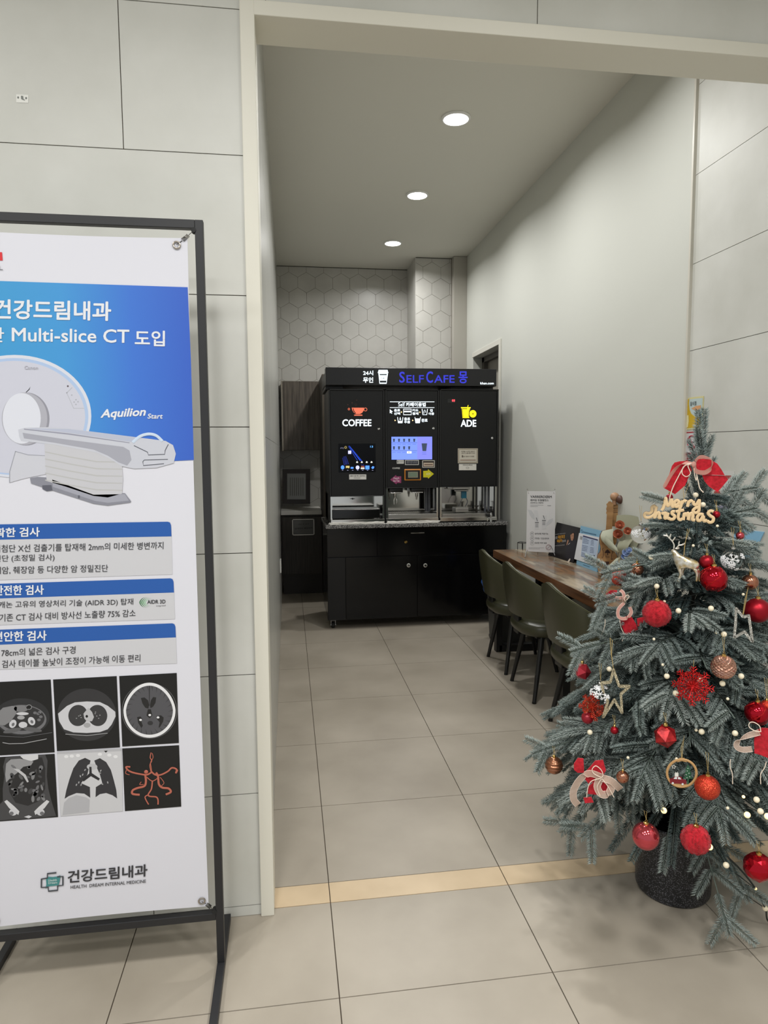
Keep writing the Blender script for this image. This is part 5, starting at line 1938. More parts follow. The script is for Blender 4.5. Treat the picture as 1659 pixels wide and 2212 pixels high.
def curved_sheet(q, pl, pxs_a, pxs_b, la, lb, bow):
    """sheet between two pixel polylines that bellies out by bow"""
    A = [pl.at(*cl_(*p), la) for p in pxs_a]
    B = [pl.at(*cl_(*p), lb) for p in pxs_b]
    n, k_ = len(A), 8
    vs, fs = [], []
    for i in range(n):
        for j in range(k_ + 1):
            t_ = j / k_
            vs.append(A[i].lerp(B[i], t_) + pl.n * (bow * math.sin(PI * t_)))
    m0 = len(vs)
    vs += [v - pl.n * 0.0012 for v in vs]
    for i in range(n - 1):
        for j in range(k_):
            a = i * (k_ + 1) + j
            fs.append((a, a + 1, a + k_ + 2, a + k_ + 1))
            fs.append((m0 + a, m0 + a + k_ + 1, m0 + a + k_ + 2, m0 + a + 1))
    q.add(vs, fs)


curved_sheet(q, PQ, [(1040, 740), (1200, 730), (1350, 740), (1480, 770), (1600, 830), (1700, 920)], [(1085, 1160), (1160, 1250), (1250, 1330), (1330, 1420), (1420, 1500), (1500, 1560)], -0.03, 0.0, 0.0)
q.use(wrap2)
curved_sheet(q, PQ, [(820, 1075), (900, 1055), (980, 1040), (1060, 1025)], [(870, 1280), (960, 1380), (1080, 1480), (1170, 1500)], 0.0, 0.022, 0.012)
curved_sheet(q, PQ, [(975, 1165), (1060, 1250), (1150, 1350), (1240, 1450), (1290, 1500)], [(960, 1350), (1020, 1430), (1100, 1490), (1180, 1530), (1270, 1540)], 0.03, 0.026, 0.006)
q.use(wrap)
curved_sheet(q, PQ, [(1240, 1300), (1400, 1260), (1560, 1240)], [(1280, 1560), (1340, 1600), (1420, 1640)], 0.02, 0.022, 0.02)
q.use(wrap2)
curved_sheet(q, PQ, [(1100, 1740), (1180, 1660), (1300, 1620)], [(960, 1960), (1060, 1930), (1200, 1800)], 0.02, 0.026, 0.012)
q.build('paper_wrap', t, True)
rose_m = mottle(mat('rose_petal', (190, 96, 62), 0.6), (150, 74, 50), (202, 122, 88), 60, 3)


def rose(name, c, r, par, m_, seed, face):
    rn = random.Random(seed)
    q = MB(m_)
    f = face.normalized()
    a = f.orthogonal().normalized()
    b = f.cross(a)
    for lay_, cnt, rad, op in ((0, 3, 0.35, 0.15), (1, 4, 0.65, 0.4), (2, 5, 1.0, 0.75)):
        for k in range(cnt):
            th0 = 2 * PI * k / cnt + lay_ * 0.7 + rn.random() * 0.3
            vs, fs = [], []
            nu, nv = 7, 5
            wdt = 1.25 * 2 * PI / cnt
            for i in range(nu):
                for j in range(nv):
                    u = (i / (nu - 1) - 0.5)
                    v = j / (nv - 1)
                    th = th0 + u * wdt
                    rr = r * rad * (0.35 + 0.65 * math.sin(v * PI / 2)) * (1 + 0.12 * (v > 0.9))
                    hh = r * (-0.5 + (1.1 - 0.35 * op) * v - 0.35 * (2 * u) ** 2 * v)
                    vs.append(c + a * (rr * math.cos(th)) + b * (rr * math.sin(th)) + f * hh)
            for i in range(nu - 1):
                for j in range(nv - 1):
                    fs.append((i * nv + j, (i + 1) * nv + j, (i + 1) * nv + j + 1, i * nv + j + 1))
            q.add(vs, fs)
    q.ball(c - f * r * 0.25, r * 0.5, 12, 8)
    q.use(mat('sepal_green', (96, 104, 70), 0.6))
    q.ball(c - f * r * 0.62, r * 0.34, 10, 6)
    return q.build(name, par, True)


fc = Vector((-0.4, -0.8, 0.45))
for px, r, s_ in (((1255, 945), 0.0225, 1), ((1215, 1140), 0.0235, 2), ((1425, 1075), 0.019, 3)):
    rose('rose', PQ.at(*cl_(*px), 0.02), r, t, rose_m, s_, fc)
blue_m = mottle(mat('blue_petal', (150, 172, 212), 0.6), (130, 154, 200), (178, 196, 226), 60, 3)
for px, r, s_ in (((1440, 1530), 0.019, 5), ((1500, 1480), 0.015, 6), ((1400, 1620), 0.015, 7), ((1345, 1790), 0.017, 8)):
    rose('blue_flower', PQ.at(*cl_(*px), 0.035), r, t, blue_m, s_, fc)

# ------------------------------------------------------------------ papers on the tiled right wall
PR = Plane((XR + 0.0115, 0, 0), (-1, 0, 0))
cr_ = crop(1360, 840, 299 / 1659)


def poster(name, label, cat, quad, m_):
    t = thing(name, label, cat, tuple(PR.at(*cr_(*quad[0]))))
    q = MB(m_)
    q.prism([PR.at(*cr_(*p), 0.0012) for p in quad], -PR.n * 0.001)
    q.build('sheet', t)
    return t


t = poster('yellow_poster', 'yellow and pale blue paper poster on the wall tiles behind the tree top', 'poster', ((660, 112), (893, 85), (870, 480), (640, 492)), paint(214, 206, 150))
q = MB(paint(206, 170, 34))
q.shape(PR, [cr_(*p) for p in ((668, 128), (718, 124), (714, 180), (722, 250), (742, 300), (790, 338), (866, 350), (858, 462), (650, 470))], 0.0018)
q.use(paint(188, 204, 204))
q.shape(PR, [cr_(*p) for p in ((722, 124), (882, 108), (868, 345), (792, 332), (746, 296), (726, 250), (718, 180))], 0.0018)
q.use(paint(216, 160, 110))
q.shape(PR, [cr_(*p) for p in ((745, 235), (800, 205), (862, 195), (858, 240), (800, 262))], 0.0024)
q.use(paint(232, 224, 176))
q.shape(PR, [cr_(*p) for p in ((690, 320), (712, 315), (714, 390), (704, 460), (676, 465), (680, 380))], 0.0024)
q.build('printed_shapes', t)
q = MB(paint(50, 60, 62))
write(q, '음식점', PR, cr_(732, 205), cr_(806, 196), 9, 0.01, 0.003)
q.build('lettering', t)
t = poster('no_smoking_sign', 'red bordered no smoking sign on the wall tiles behind the tree top', 'sign', ((640, 520), (890, 505), (872, 870), (626, 870)), paint(206, 204, 206))
q = MB(paint(170, 34, 48))
q.shape(PR, [cr_(*p) for p in ((640, 520), (890, 505), (889, 518), (650, 534), (640, 765), (875, 765), (872, 870), (626, 870))], 0.0018)
q.tube([PR.at(*cr_(*p), 0.002) for p in ell(750, 640, 52, 78, 30)], 0.0026, 6, closed=True)
q.tube([PR.at(*cr_(*p), 0.0024) for p in ((722, 580), (778, 700))], 0.0022, 6)
q.use(paint(20, 20, 20))
q.shape(PR, [cr_(*p) for p in ((716, 634), (792, 630), (792, 645), (716, 649))], 0.0018)
q.use(paint(226, 214, 214))
write(q, '금연구역', PR, cr_(650, 850), cr_(860, 846), 9, 0.02, 0.0026)
q.build('printed_mark', t)
t = poster('white_poster', 'white notice poster on the wall tiles behind the red bow on the tree', 'poster', ((1100, 985), (1258, 985), (1245, 1520), (1085, 1520)), paint(208, 208, 204))
q = MB(paint(168, 80, 74))
q.shape(PR, [cr_(*p) for p in ((1150, 1038), (1222, 1038), (1222, 1080), (1150, 1076))], 0.0018)
q.shape(PR, [cr_(*p) for p in ((1020, 1225), (1092, 1225), (1088, 1252), (1016, 1252))], 0.0018)
q.use(paint(60, 60, 62))
write(q, '코로나19', PR, cr_(1100, 1185), cr_(1172, 1185), 5, 0.01, 0.0024)
q.use(paint(150, 150, 172))
q.shape(PR, [cr_(*p) for p in ((1060, 1400), (1240, 1396), (1236, 1510), (1056, 1510))], 0.0018)
q.build('printing', t)
ct2 = crop(1280, 1100, 379 / 1659)
t = thing('blue_card', 'light blue card on the wall tiles behind the upper tree branches', 'card', tuple(PR.at(*ct2(1400, 300))))
q = MB(paint(140, 190, 222))
q.prism([PR.at(*ct2(*p), 0.003) for p in ((1345, 185), (1628, 215), (1500, 480), (1400, 470), (1330, 330))], -PR.n * 0.003)
q.build('card_sheet', t)

# ------------------------------------------------------------------ christmas tree
TB = Vector((1.14, -0.07, 0.0))
PROF = [(0.18, 0.22), (0.25, 0.34), (0.33, 0.40), (0.45, 0.44), (0.63, 0.355), (0.79, 0.305), (0.94, 0.245), (1.10, 0.185), (1.22, 0.14), (1.30, 0.075), (1.40, 0.05), (1.50, 0.035), (1.585, 0.004)]


def tree_r(z):
    if z <= PROF[0][0]:
        return PROF[0][1]
    for (z0, r0), (z1, r1) in zip(PROF, PROF[1:]):
        if z <= z1:
            return r0 + (r1 - r0) * (z - z0) / (z1 - z0)
    return 0.0


def axis_at(z):
    return Vector((TB.x + 0.033 * z, TB.y, z))


def on_tree(px, k=0.95, near=0.0):
    """where the ray of a pixel meets the foliage surface (k = share of the crown radius)"""
    d = ray(*px)
    best, bt = 1e9, None
    t = 0.9
    while t < 3.2:
        p = CAM + d * t
        a = axis_at(p.z)
        rr = math.hypot(p.x - a.x, p.y - a.y)
        g = rr - k * tree_r(p.z)
        if g < 0:
            return p - d.normalized() * near
        if g < best:
            best, bt = g, p.copy()
        t += 0.004
    return bt - d.normalized() * near


c1, c2, c3, c4 = crop(1360, 840, 299 / 1659), crop(1280, 1100, 379 / 1659), crop(1220, 1360, 439 / 1659), crop(1140, 1560, 519 / 1659)


def pxr(p, r):
    """metres for r pixels at point p"""
    return r * (p - CAM).dot(AX_F) / FOCAL


# ornament list: kind, pixel, radius in pixels, crown share
ORN = [
    ('clear', c2(455, 235), 20.5, 1.02, 'clear glass bauble with white flakes just below the wooden greeting sign'),
    ('glitter', c2(250, 645), 17.5, 1.04, 'orange red glitter bauble in front of the wood counter edge'),
    ('copper', c2(420, 568), 14, 0.98, 'copper bauble tucked beside the orange red glitter bauble'),
    ('satin', c2(1080, 497), 15, 1.0, 'small satin red bauble right above the big shiny red bauble'),
    ('shiny', c2(1145, 655), 28, 1.0, 'big shiny red bauble beside the hooves of the gold deer'),
    ('clear', c2(1325, 478), 24, 1.02, 'clear glass bauble with a white snowflake beside the small satin red bauble'),
    ('felt', c2(608, 985), 29, 1.03, 'fuzzy red felt ball below the gold deer'),
    ('satin', c2(1560, 957), 26.5, 1.03, 'large dark satin red bauble beside the silver star outline'),
    ('copper', c2(1490, 690), 17, 0.90, 'dull copper bauble half hidden above the large dark satin red bauble'),
    ('clear', c3(290, 527), 22.5, 1.05, 'clear glass bauble with white flakes in front of the gold star outline'),
    ('crimson', c3(185, 720), 13, 0.97, 'crimson bauble peeping out under the small red glitter snowflake'),
    ('lattice', c3(1295, 305), 24.5, 1.03, 'rose gold bauble with a diamond lattice relief'),
    ('gem', c3(820, 868), 25, 1.0, 'red glitter many sided gem ornament above the wooden disc'),
    ('satin', c3(405, 822), 8.5, 1.0, 'tiny red bauble beneath the gold star outline'),
    ('gem2', c3(142, 340), 19, 1.0, 'pink and red many sided gem ornament at the chair side of the tree'),
    ('glitter', c4(1240, 450), 26, 1.04, 'orange red glitter bauble beside the wooden disc with the car'),
    ('bronze', c4(181, 297), 18.5, 1.0, 'bronze ribbed bauble on the outermost low branch over the floor'),
    ('copper', c4(655, 378), 13.5, 1.0, 'copper mirror bauble beside the lowest bow'),
    ('pink', c4(815, 787), 28.5, 1.04, 'rosy mirror bauble hanging before the rim of the plant pot'),
    ('felt', c4(1160, 810), 30, 1.05, 'fuzzy red felt ball hanging before the plant pot'),
    ('crackle', c4(1592, 1000), 29.5, 1.04, 'red mirror bauble with crumpled facets low beside the pot'),
    ('shiny', c3(1570, 680), 25, 0.93, 'shiny red bauble in the shade above the bow with a felt roll'),
    ('glitter', c3(1645, 622), 12, 0.97, 'small red glitter bauble above the bow with a felt roll'),
    ('satin', c1(1040, 1505), 8, 1.0, 'tiny red bauble peeping out at the end of the wooden greeting sign'),
    ('crimson', c1(478, 1300), 7.5, 0.95, 'tiny dark red bauble behind the start of the wooden greeting sign'),
    ('pink', c2(1395, 250), 8.5, 1.0, 'tiny pink bauble in front of the light blue card'),
]
PLACED = []
for o_ in ORN:
    p = on_tree(o_[1], o_[3] + 0.06)
    PLACED.append((p, pxr(p, o_[2])))

N_ORN = len(PLACED)
for px, k, rp in ((c2(250, 800), 1.12, 20), (c2(330, 1080), 1.12, 20), (c4(490, 340), 1.10, 28), (c4(480, 470), 1.10, 26), (c3(1580, 920), 1.12, 32), (c3(400, 430), 1.10, 26), (c3(390, 600), 1.10, 26), (c2(1370, 1100), 1.10, 20),
                  (c2(1440, 1090), 1.10, 20), (c3(1045, 462), 1.10, 40), (c3(228, 632), 1.04, 26), (c3(955, 1170), 1.10, 34), (c2(850, 480), 1.16, 26), (c2(960, 560), 1.16, 26), (c2(740, 300), 1.16, 22), (c1(350, 1450), 1.3, 24), (c1(600, 1450), 1.3, 26), (c1(850, 1480), 1.3, 26)):
    p = on_tree(px, k)
    PLACED.append((p, pxr(p, rp)))

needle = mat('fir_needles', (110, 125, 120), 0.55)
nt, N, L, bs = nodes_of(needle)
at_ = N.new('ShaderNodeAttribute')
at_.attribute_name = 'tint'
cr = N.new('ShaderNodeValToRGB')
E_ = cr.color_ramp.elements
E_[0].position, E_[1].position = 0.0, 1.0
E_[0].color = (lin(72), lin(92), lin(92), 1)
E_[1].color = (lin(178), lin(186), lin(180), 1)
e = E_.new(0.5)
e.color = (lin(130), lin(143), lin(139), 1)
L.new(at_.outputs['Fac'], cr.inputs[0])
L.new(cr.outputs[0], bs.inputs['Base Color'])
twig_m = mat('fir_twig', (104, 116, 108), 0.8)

rnd = random.Random(21)
nrs = np.random.RandomState(4)


class Needles:
    """one branch: twigs and needles in one mesh"""

    def __init__(self):
        self.v, self.f, self.t, self.m = [], [], [], []
        self.n = 0

    def stem(self, pts, r0, r1):
        q = MB()
        m = len(pts)
        q.tube(pts, [r0 + (r1 - r0) * i / (m - 1) for i in range(m)], 5)
        o = self.n
        self.v.append(np.array(q.v))
        self.f += [tuple(i + o for i in f) for f in q.f]
        self.m += [1] * len(q.f)
        self.t.append(np.full(len(q.v), 0.4))
        self.n += len(q.v)

    def twig(self, p, d, length, sag, nl=0.0205, tint=0.5, step=0.0046, flat=None):
        d = d.normalized()
        k = 6
        pts = []
        for i in range(k + 1):
            t = i / k
            pts.append(p + d * (length * t) + Vector((0, 0, -sag * length * t * t)))
        for c, r in PLACED:
            for pt in pts[2::2]:
                if (pt - c).length < r * 1.08 + 0.010:
                    return
        self.stem(pts, 0.0016, 0.0009)
        P = np.array(pts)
        nrow = max(6, int(length / step))
        s = np.linspace(0.06, 1.0, nrow)
        pos = np.stack([np.interp(s * k, np.arange(k + 1), P[:, a]) for a in range(3)], 1)
        ax = np.gradient(pos, axis=0)
        ax /= np.linalg.norm(ax, axis=1, keepdims=True)
        fl_ = np.array(flat if flat is not None else (0, 0, 1.0))
        side = np.cross(ax, fl_)
        side /= np.maximum(np.linalg.norm(side, axis=1, keepdims=True), 1e-6)
        upv = np.cross(side, ax)
        for ang in (0.06, PI - 0.06, 0.40, PI - 0.40, 0.95, PI - 0.95, -0.42, PI + 0.42):
            n = nrow
            a = ang + nrs.uniform(-0.16, 0.16, n)
            fw = nrs.uniform(0.75, 1.05, n)
            out = side * np.cos(a)[:, None] + upv * np.sin(a)[:, None]
            dr = out + ax * fw[:, None]
            dr /= np.linalg.norm(dr, axis=1, keepdims=True)
            ln = nl * (0.75 + 0.5 * np.sin(np.clip(s, 0, 1) * PI * 0.72 + 0.5)) * nrs.uniform(0.85, 1.12, n) * (1 - 0.25 * np.abs(np.sin(ang)))
            b0 = pos + ax * nrs.uniform(-0.0015, 0.0015, n)[:, None]
            w1 = np.cross(dr, out + 1e-4)
            w1 /= np.maximum(np.linalg.norm(w1, axis=1, keepdims=True), 1e-6)
            w2 = np.cross(dr, w1)
            hw = 0.00115
            mid = b0 + dr * (ln * 0.55)[:, None]
            v = np.stack([mid + w1 * hw, mid - w1 * hw * 0.6 + w2 * hw * 0.8, mid - w1 * hw * 0.6 - w2 * hw * 0.8, b0, b0 + dr * ln[:, None]], 1).reshape(-1, 3)
            base = self.n + 5 * np.arange(n)
            for q0 in base:
                self.f += [(q0, q0 + 1, q0 + 4), (q0 + 1, q0 + 2, q0 + 4), (q0 + 2, q0, q0 + 4), (q0 + 1, q0, q0 + 3), (q0 + 2, q0 + 1, q0 + 3), (q0, q0 + 2, q0 + 3)]
            self.m += [0] * (6 * n)
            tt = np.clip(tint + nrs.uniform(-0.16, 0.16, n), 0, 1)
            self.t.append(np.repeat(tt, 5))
            self.v.append(v)
            self.n += 5 * n

    def build(self, name, parent):
        me = bpy.data.meshes.new(name)
        V = np.concatenate(self.v) - np.array(WORLD_LOC[parent.name])
        nf = len(self.f)
        tot = np.array([len(f) for f in self.f], dtype=np.int32)
        loops = np.fromiter((i for f in self.f for i in f), dtype=np.int32, count=int(tot.sum()))
        me.vertices.add(len(V))
        me.vertices.foreach_set('co', V.astype(np.float32).ravel())
        me.loops.add(len(loops))
        me.loops.foreach_set('vertex_index', loops)
        me.polygons.add(nf)
        st_ = np.concatenate([[0], np.cumsum(tot)[:-1]]).astype(np.int32)
        me.polygons.foreach_set('loop_start', st_)
        me.materials.append(needle)
        me.materials.append(twig_m)
        me.polygons.foreach_set('material_index', np.array(self.m, dtype=np.int32))
        at2 = me.attributes.new('tint', 'FLOAT', 'POINT')
        at2.data.foreach_set('value', np.concatenate(self.t).astype(np.float32))
        me.update(calc_edges=True)
        me.validate()
        o = bpy.data.objects.new(name, me)
        COL.objects.link(o)
        o.parent = parent
        return o


tree = thing('christmas_tree', 'artificial blue green christmas tree hung with red and gold ornaments', 'christmas tree', tuple(TB))
pot_m = mat('speckled_pot', (30, 30, 32), 0.45)
nt, N, L, bs = nodes_of(pot_m)
geo = N.new('ShaderNodeNewGeometry')
mpp = N.new('ShaderNodeMapping')
mpp.inputs['Scale'].default_value = (190, 190, 300)
vo = N.new('ShaderNodeTexVoronoi')
vo.inputs['Scale'].default_value = 1.0
L.new(geo.outputs['Position'], mpp.inputs['Vector'])
L.new(mpp.outputs[0], vo.inputs['Vector'])
lt = N.new('ShaderNodeMath')
lt.operation = 'LESS_THAN'
lt.inputs[1].default_value = 0.30
L.new(vo.outputs['Distance'], lt.inputs[0])
mx = N.new('ShaderNodeMix')
mx.data_type = 'RGBA'
mx.inputs[6].default_value = (lin(26), lin(27), lin(31), 1)
mx.inputs[7].default_value = (lin(118), lin(118), lin(124), 1)
L.new(lt.outputs[0], mx.inputs[0])
L.new(mx.outputs[2], bs.inputs['Base Color'])
q = MB(pot_m)
q.lathe([(0.100, 0.0), (0.113, 0.004), (0.117, 0.012), (0.124, 0.24), (0.126, 0.248), (0.122, 0.252), (0.118, 0.248), (0.116, 0.17)], (TB.x, TB.y, 0), 64, cap=False)
q.use(mat('potting_soil', (16, 14, 13), 0.95))
q.lathe([(0.1165, 0.172), (0.001, 0.174)], (TB.x, TB.y, 0), 40, cap=False)
q.use(pot_m).lathe([(0.100, 0.0005), (0.001, 0.0005)], (TB.x, TB.y, 0), 40, cap=False)
q.build('pot', tree, True)
q = MB(mat('tree_trunk', (46, 44, 38), 0.8))
q.tube([axis_at(z) for z in (0.165, 0.5, 1.0, 1.4, 1.56)], [0.016, 0.014, 0.010, 0.005, 0.002], 10)
q.build('trunk', tree, True)


def make_branch(nd, z_tip, az, dens, tint0, length=None, end_drop=None, nsub=None, start_in=0.0):
    R = (length if length is not None else tree_r(z_tip) * rnd.uniform(0.88, 1.04))
    hd = Vector((math.cos(az), math.sin(az), 0))
    f = min(1.0, max(0.0, (z_tip - 0.25) / 1.0))
    rise = R * (0.10 - 0.42 * f) if end_drop is None else end_drop
    # starts at the trunk, rises, then its end hangs a little
    z0 = min(1.45, z_tip + rise)
    p0 = axis_at(z0)
    p3 = axis_at(z_tip) + hd * R
    bow = 0.16 * R
    pts = []
    for i in range(9):
        t = i / 8
        p = p0.lerp(p3, t)
        p = p + Vector((0, 0, bow * math.sin(PI * t) * (1.1 - 0.5 * f)))
        pts.append(p)
    nd.stem([p for p in pts], 0.0042, 0.0014)
    td = (pts[8] - pts[7]).normalized()
    nrm = Vector((0, 0, 1)) * 0.55 + hd * 0.75
    nd.twig(pts[7] - td * 0.02, td + Vector((0, 0, -0.25 + 0.5 * f)), min(0.12, R * 0.5 + 0.03), 0.12, tint=tint0 + 0.12, flat=nrm)
    n = nsub if nsub is not None else max(3, int(R / 0.037))
    lat = Vector((-hd.y, hd.x, 0))
    for k in range(n):
        t = 0.30 + 0.66 * (k + rnd.random() * 0.4) / n
        i = t * 8
        p = pts[int(i)].lerp(pts[min(8, int(i) + 1)], i - int(i))
        loc = (pts[min(8, int(i) + 1)] - pts[int(i)]).normalized()
        for s_ in (-1, 1):
            ang = rnd.uniform(0.55, 0.95)
            dd = loc * math.cos(ang) + lat * (s_ * math.sin(ang)) + Vector((0, 0, rnd.uniform(-0.38, 0.30)))
            ln = (0.065 + 0.08 * (1 - abs(t - 0.55))) * rnd.uniform(0.8, 1.15) * min(1, 0.45 + R * 1.6)
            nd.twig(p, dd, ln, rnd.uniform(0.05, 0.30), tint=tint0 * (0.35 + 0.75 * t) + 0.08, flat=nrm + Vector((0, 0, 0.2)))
    return pts


# visible branches, laid round the trunk in a golden-angle spiral
zs_ = []
z = 0.27
while z < 1.24:
    zs_.append(z)
    z += 0.0104 if z < 0.95 else 0.0135
az0 = 0.4
GA = PI * (3 - math.sqrt(5))
for i, z in enumerate(zs_):
    a_ = (az0 + GA * i + PI / 2 + PI) % (2 * PI) - PI
    if z < 0.40 and abs(a_) < 1.0:          # the photo leaves the rim of the pot open
        continue
    nd = Needles()
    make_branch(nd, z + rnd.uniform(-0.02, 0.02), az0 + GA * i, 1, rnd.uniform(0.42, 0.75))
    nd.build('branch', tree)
# spire: upright twigs at the tip
nd = Needles()
tip = axis_at(1.44)
for tp_ in ((822, 275), (898, 265)):
    t0_, t1_ = axis_at(1.45), at(*c1(*tp_), 1, TB.y)
    nd.twig(t0_, t1_ - t0_, (t1_ - t0_).length, 0, 0.021, 0.45, flat=(0, -1, 0.1))
nd.twig(axis_at(1.30), Vector((0.05, 0, 1)), 0.17, 0, 0.026, 0.3, flat=(0, -1, 0.1))
for k in range(13):
    a = k * GA
    nd.twig(axis_at(1.25 + 0.017 * k), Vector((0.42 * math.cos(a), 0.42 * math.sin(a), 1)), 0.115 - 0.003 * k, -0.02, 0.023, 0.35 + 0.02 * k, flat=(math.cos(a), math.sin(a), 0.6))
nd.build('top_branch', tree)
# inner foliage round the trunk
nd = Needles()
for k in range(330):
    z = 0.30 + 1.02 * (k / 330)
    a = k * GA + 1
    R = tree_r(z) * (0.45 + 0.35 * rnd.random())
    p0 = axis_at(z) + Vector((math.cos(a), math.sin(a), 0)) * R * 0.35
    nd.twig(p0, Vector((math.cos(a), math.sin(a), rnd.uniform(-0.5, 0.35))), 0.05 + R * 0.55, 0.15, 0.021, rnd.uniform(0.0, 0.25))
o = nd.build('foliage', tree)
o['kind'] = 'stuff'

# single long branches that break the outline
for tip_px, root_z, depth_k, ns in ((c4(45, 215), 0.52, 0.02, 5), (c4(235, 760), 0.42, -0.02, 6), (c4(375, 790), 0.40, -0.14, 6), (c1(1530, 1185), 1.20, 0.0, 3), (c1(1520, 1430), 1.12, -0.02, 3), (c1(165, 1275), 1.16, -0.06, 0),
                                    (c3(60, 180), 0.80, -0.05, 4), (c4(1390, 1460), 0.34, -0.30, 6), (c4(930, 1025), 0.34, -0.22, 0), (c4(1520, 1225), 0.36, -0.26, 4), (c2(45, 880), 0.95, -0.05, 3), (c2(105, 615), 1.02, -0.04, 2)):
    tipp = at(tip_px[0], tip_px[1], 1, TB.y + depth_k)
    nd = Needles()
    p0 = axis_at(root_z)
    mid = p0.lerp(tipp, 0.55) + Vector((0, 0, 0.05))
    pts = [Vector(p) for p in smooth_line([p0, p0.lerp(mid, 0.5) + Vector((0, 0, 0.02)), mid, tipp], 4)]
    nd.stem(pts, 0.004, 0.0012)
    m = len(pts)
    td = (tipp - mid).normalized()
    nrm = (CAM - tipp).normalized()
    nd.twig(tipp - td * 0.11, td, 0.112, 0.0, tint=0.72, flat=nrm)
    lat = td.cross(nrm).normalized()
    for k in range(ns):
        t = (0.5 if ns < 6 else 0.36) + (0.42 if ns < 6 else 0.56) * k / max(1, ns - 1)
        p = pts[int(t * (m - 1))]
        for s_ in (-1, 1):
            nd.twig(p, td * 0.8 + lat * s_ * 0.75 + nrm * rnd.uniform(-0.2, 0.3), rnd.uniform(0.065, 0.10), 0.04, tint=0.62 + 0.1 * rnd.random(), flat=nrm)
    nd.build('branch', tree)

# ------------------------------------------------------------------ ornaments
gold = mat('gold_cap', (205, 172, 104), 0.25, metal=1.0)
silver_cap = mat('silver_cap', (200, 198, 192), 0.25, metal=1.0)
cordm = mat('gold_thread', (170, 146, 92), 0.6)
red_shiny = mat('mirror_red', (176, 20, 36), 0.10, metal=0.85)
red_satin = mat('satin_red', (150, 16, 32), 0.36, metal=0.7)
crimson = mat('crimson_red', (150, 24, 40), 0.30, metal=0.3)
pinkish = mat('mirror_rose', (196, 78, 86), 0.10, metal=0.85)
copper = mat('mirror_copper', (172, 116, 92), 0.14, metal=0.9)
rose_gold = mat('rose_gold', (190, 146, 128), 0.20, metal=0.9)
bronze = mat('bronze_metal', (160, 108, 82), 0.22, metal=0.9)
clear = mat('clear_glass', (255, 255, 255), 0.02, trans=1.0)
clear.node_tree.nodes['Principled BSDF'].inputs['IOR'].default_value = 1.08
flake = mat('white_flakes', (236, 236, 236), 0.7)
felt_red = mottle(mat('red_felt', (178, 14, 30), 0.95, sheen=0.15), (160, 8, 24), (196, 24, 42), 90, 4, bump=0.5, bscale=420)


def sparkle(m, c1_, c2_, scale):
    nt, N, L, bs = nodes_of(m)
    geo = N.new('ShaderNodeNewGeometry')
    vo = N.new('ShaderNodeTexVoronoi')
    vo.inputs['Scale'].default_value = scale
    L.new(geo.outputs['Position'], vo.inputs['Vector'])
    cr = N.new('ShaderNodeValToRGB')
    cr.color_ramp.elements[0].position, cr.color_ramp.elements[1].position = 0.2, 0.85
    cr.color_ramp.elements[0].color = (*[lin(x) for x in c1_], 1)
    cr.color_ramp.elements[1].color = (*[lin(x) for x in c2_], 1)
    L.new(vo.outputs['Color'], cr.inputs[0])
    L.new(cr.outputs[0], bs.inputs['Base Color'])
    # each flake faces its own way
    sb = N.new('ShaderNodeVectorMath')
    sb.operation = 'SUBTRACT'
    sb.inputs[1].default_value = (0.5, 0.5, 0.5)
    L.new(vo.outputs['Color'], sb.inputs[0])
    sca = N.new('ShaderNodeVectorMath')
    sca.operation = 'SCALE'
    sca.inputs['Scale'].default_value = 0.9
    L.new(sb.outputs[0], sca.inputs[0])
    ad = N.new('ShaderNodeVectorMath')
    L.new(geo.outputs['Normal'], ad.inputs[0])
    L.new(sca.outputs[0], ad.inputs[1])
    nm = N.new('ShaderNodeVectorMath')
    nm.operation = 'NORMALIZE'
    L.new(ad.outputs[0], nm.inputs[0])
    L.new(nm.outputs[0], bs.inputs['Normal'])
    return m


glit = sparkle(mat('red_glitter', (200, 50, 36), 0.30, metal=0.7), (176, 30, 26), (236, 96, 60), 900)
glit_deep = sparkle(mat('deep_red_glitter', (190, 20, 26), 0.30, metal=0.7), (150, 10, 18), (226, 44, 40), 900)
glit_gold = sparkle(mat('champagne_glitter', (190, 176, 140), 0.35, metal=0.6), (150, 138, 106), (214, 204, 176), 900)
glit_silver = sparkle(mat('silver_glitter', (170, 168, 160), 0.35, metal=0.6), (136, 134, 126), (206, 204, 196), 900)
gem_red = mottle(mat('gem_red', (170, 30, 36), 0.25, metal=0.4), (140, 16, 24), (196, 44, 46), 70, 3)


def cap_and_thread(t, c, r, capm, thread=0.045):
    q = MB(capm)
    z = c.z + r
    cr_ = max(0.0035, r * 0.20)
    q.lathe([(cr_, z - 0.0025), (cr_, z + 0.004), (cr_ * 0.6, z + 0.0055), (0.0004, z + 0.0055)], (c.x, c.y, 0), 14)
    q.tube([(c.x + 0.003 * math.cos(2 * PI * k / 12), c.y, z + 0.008 + 0.003 * math.sin(2 * PI * k / 12)) for k in range(12)], 0.0006, 5, closed=True)
    q.build('cap', t, True)
    q = MB(cordm)
    q.tube([(c.x, c.y, z + 0.010), (c.x + 0.004, c.y + 0.006, z + 0.010 + thread), (c.x - 0.002, c.y + 0.010, z + 0.012 + thread), (c.x, c.y, z + 0.011)], 0.0005, 5)
    q.build('hanging_thread', t)


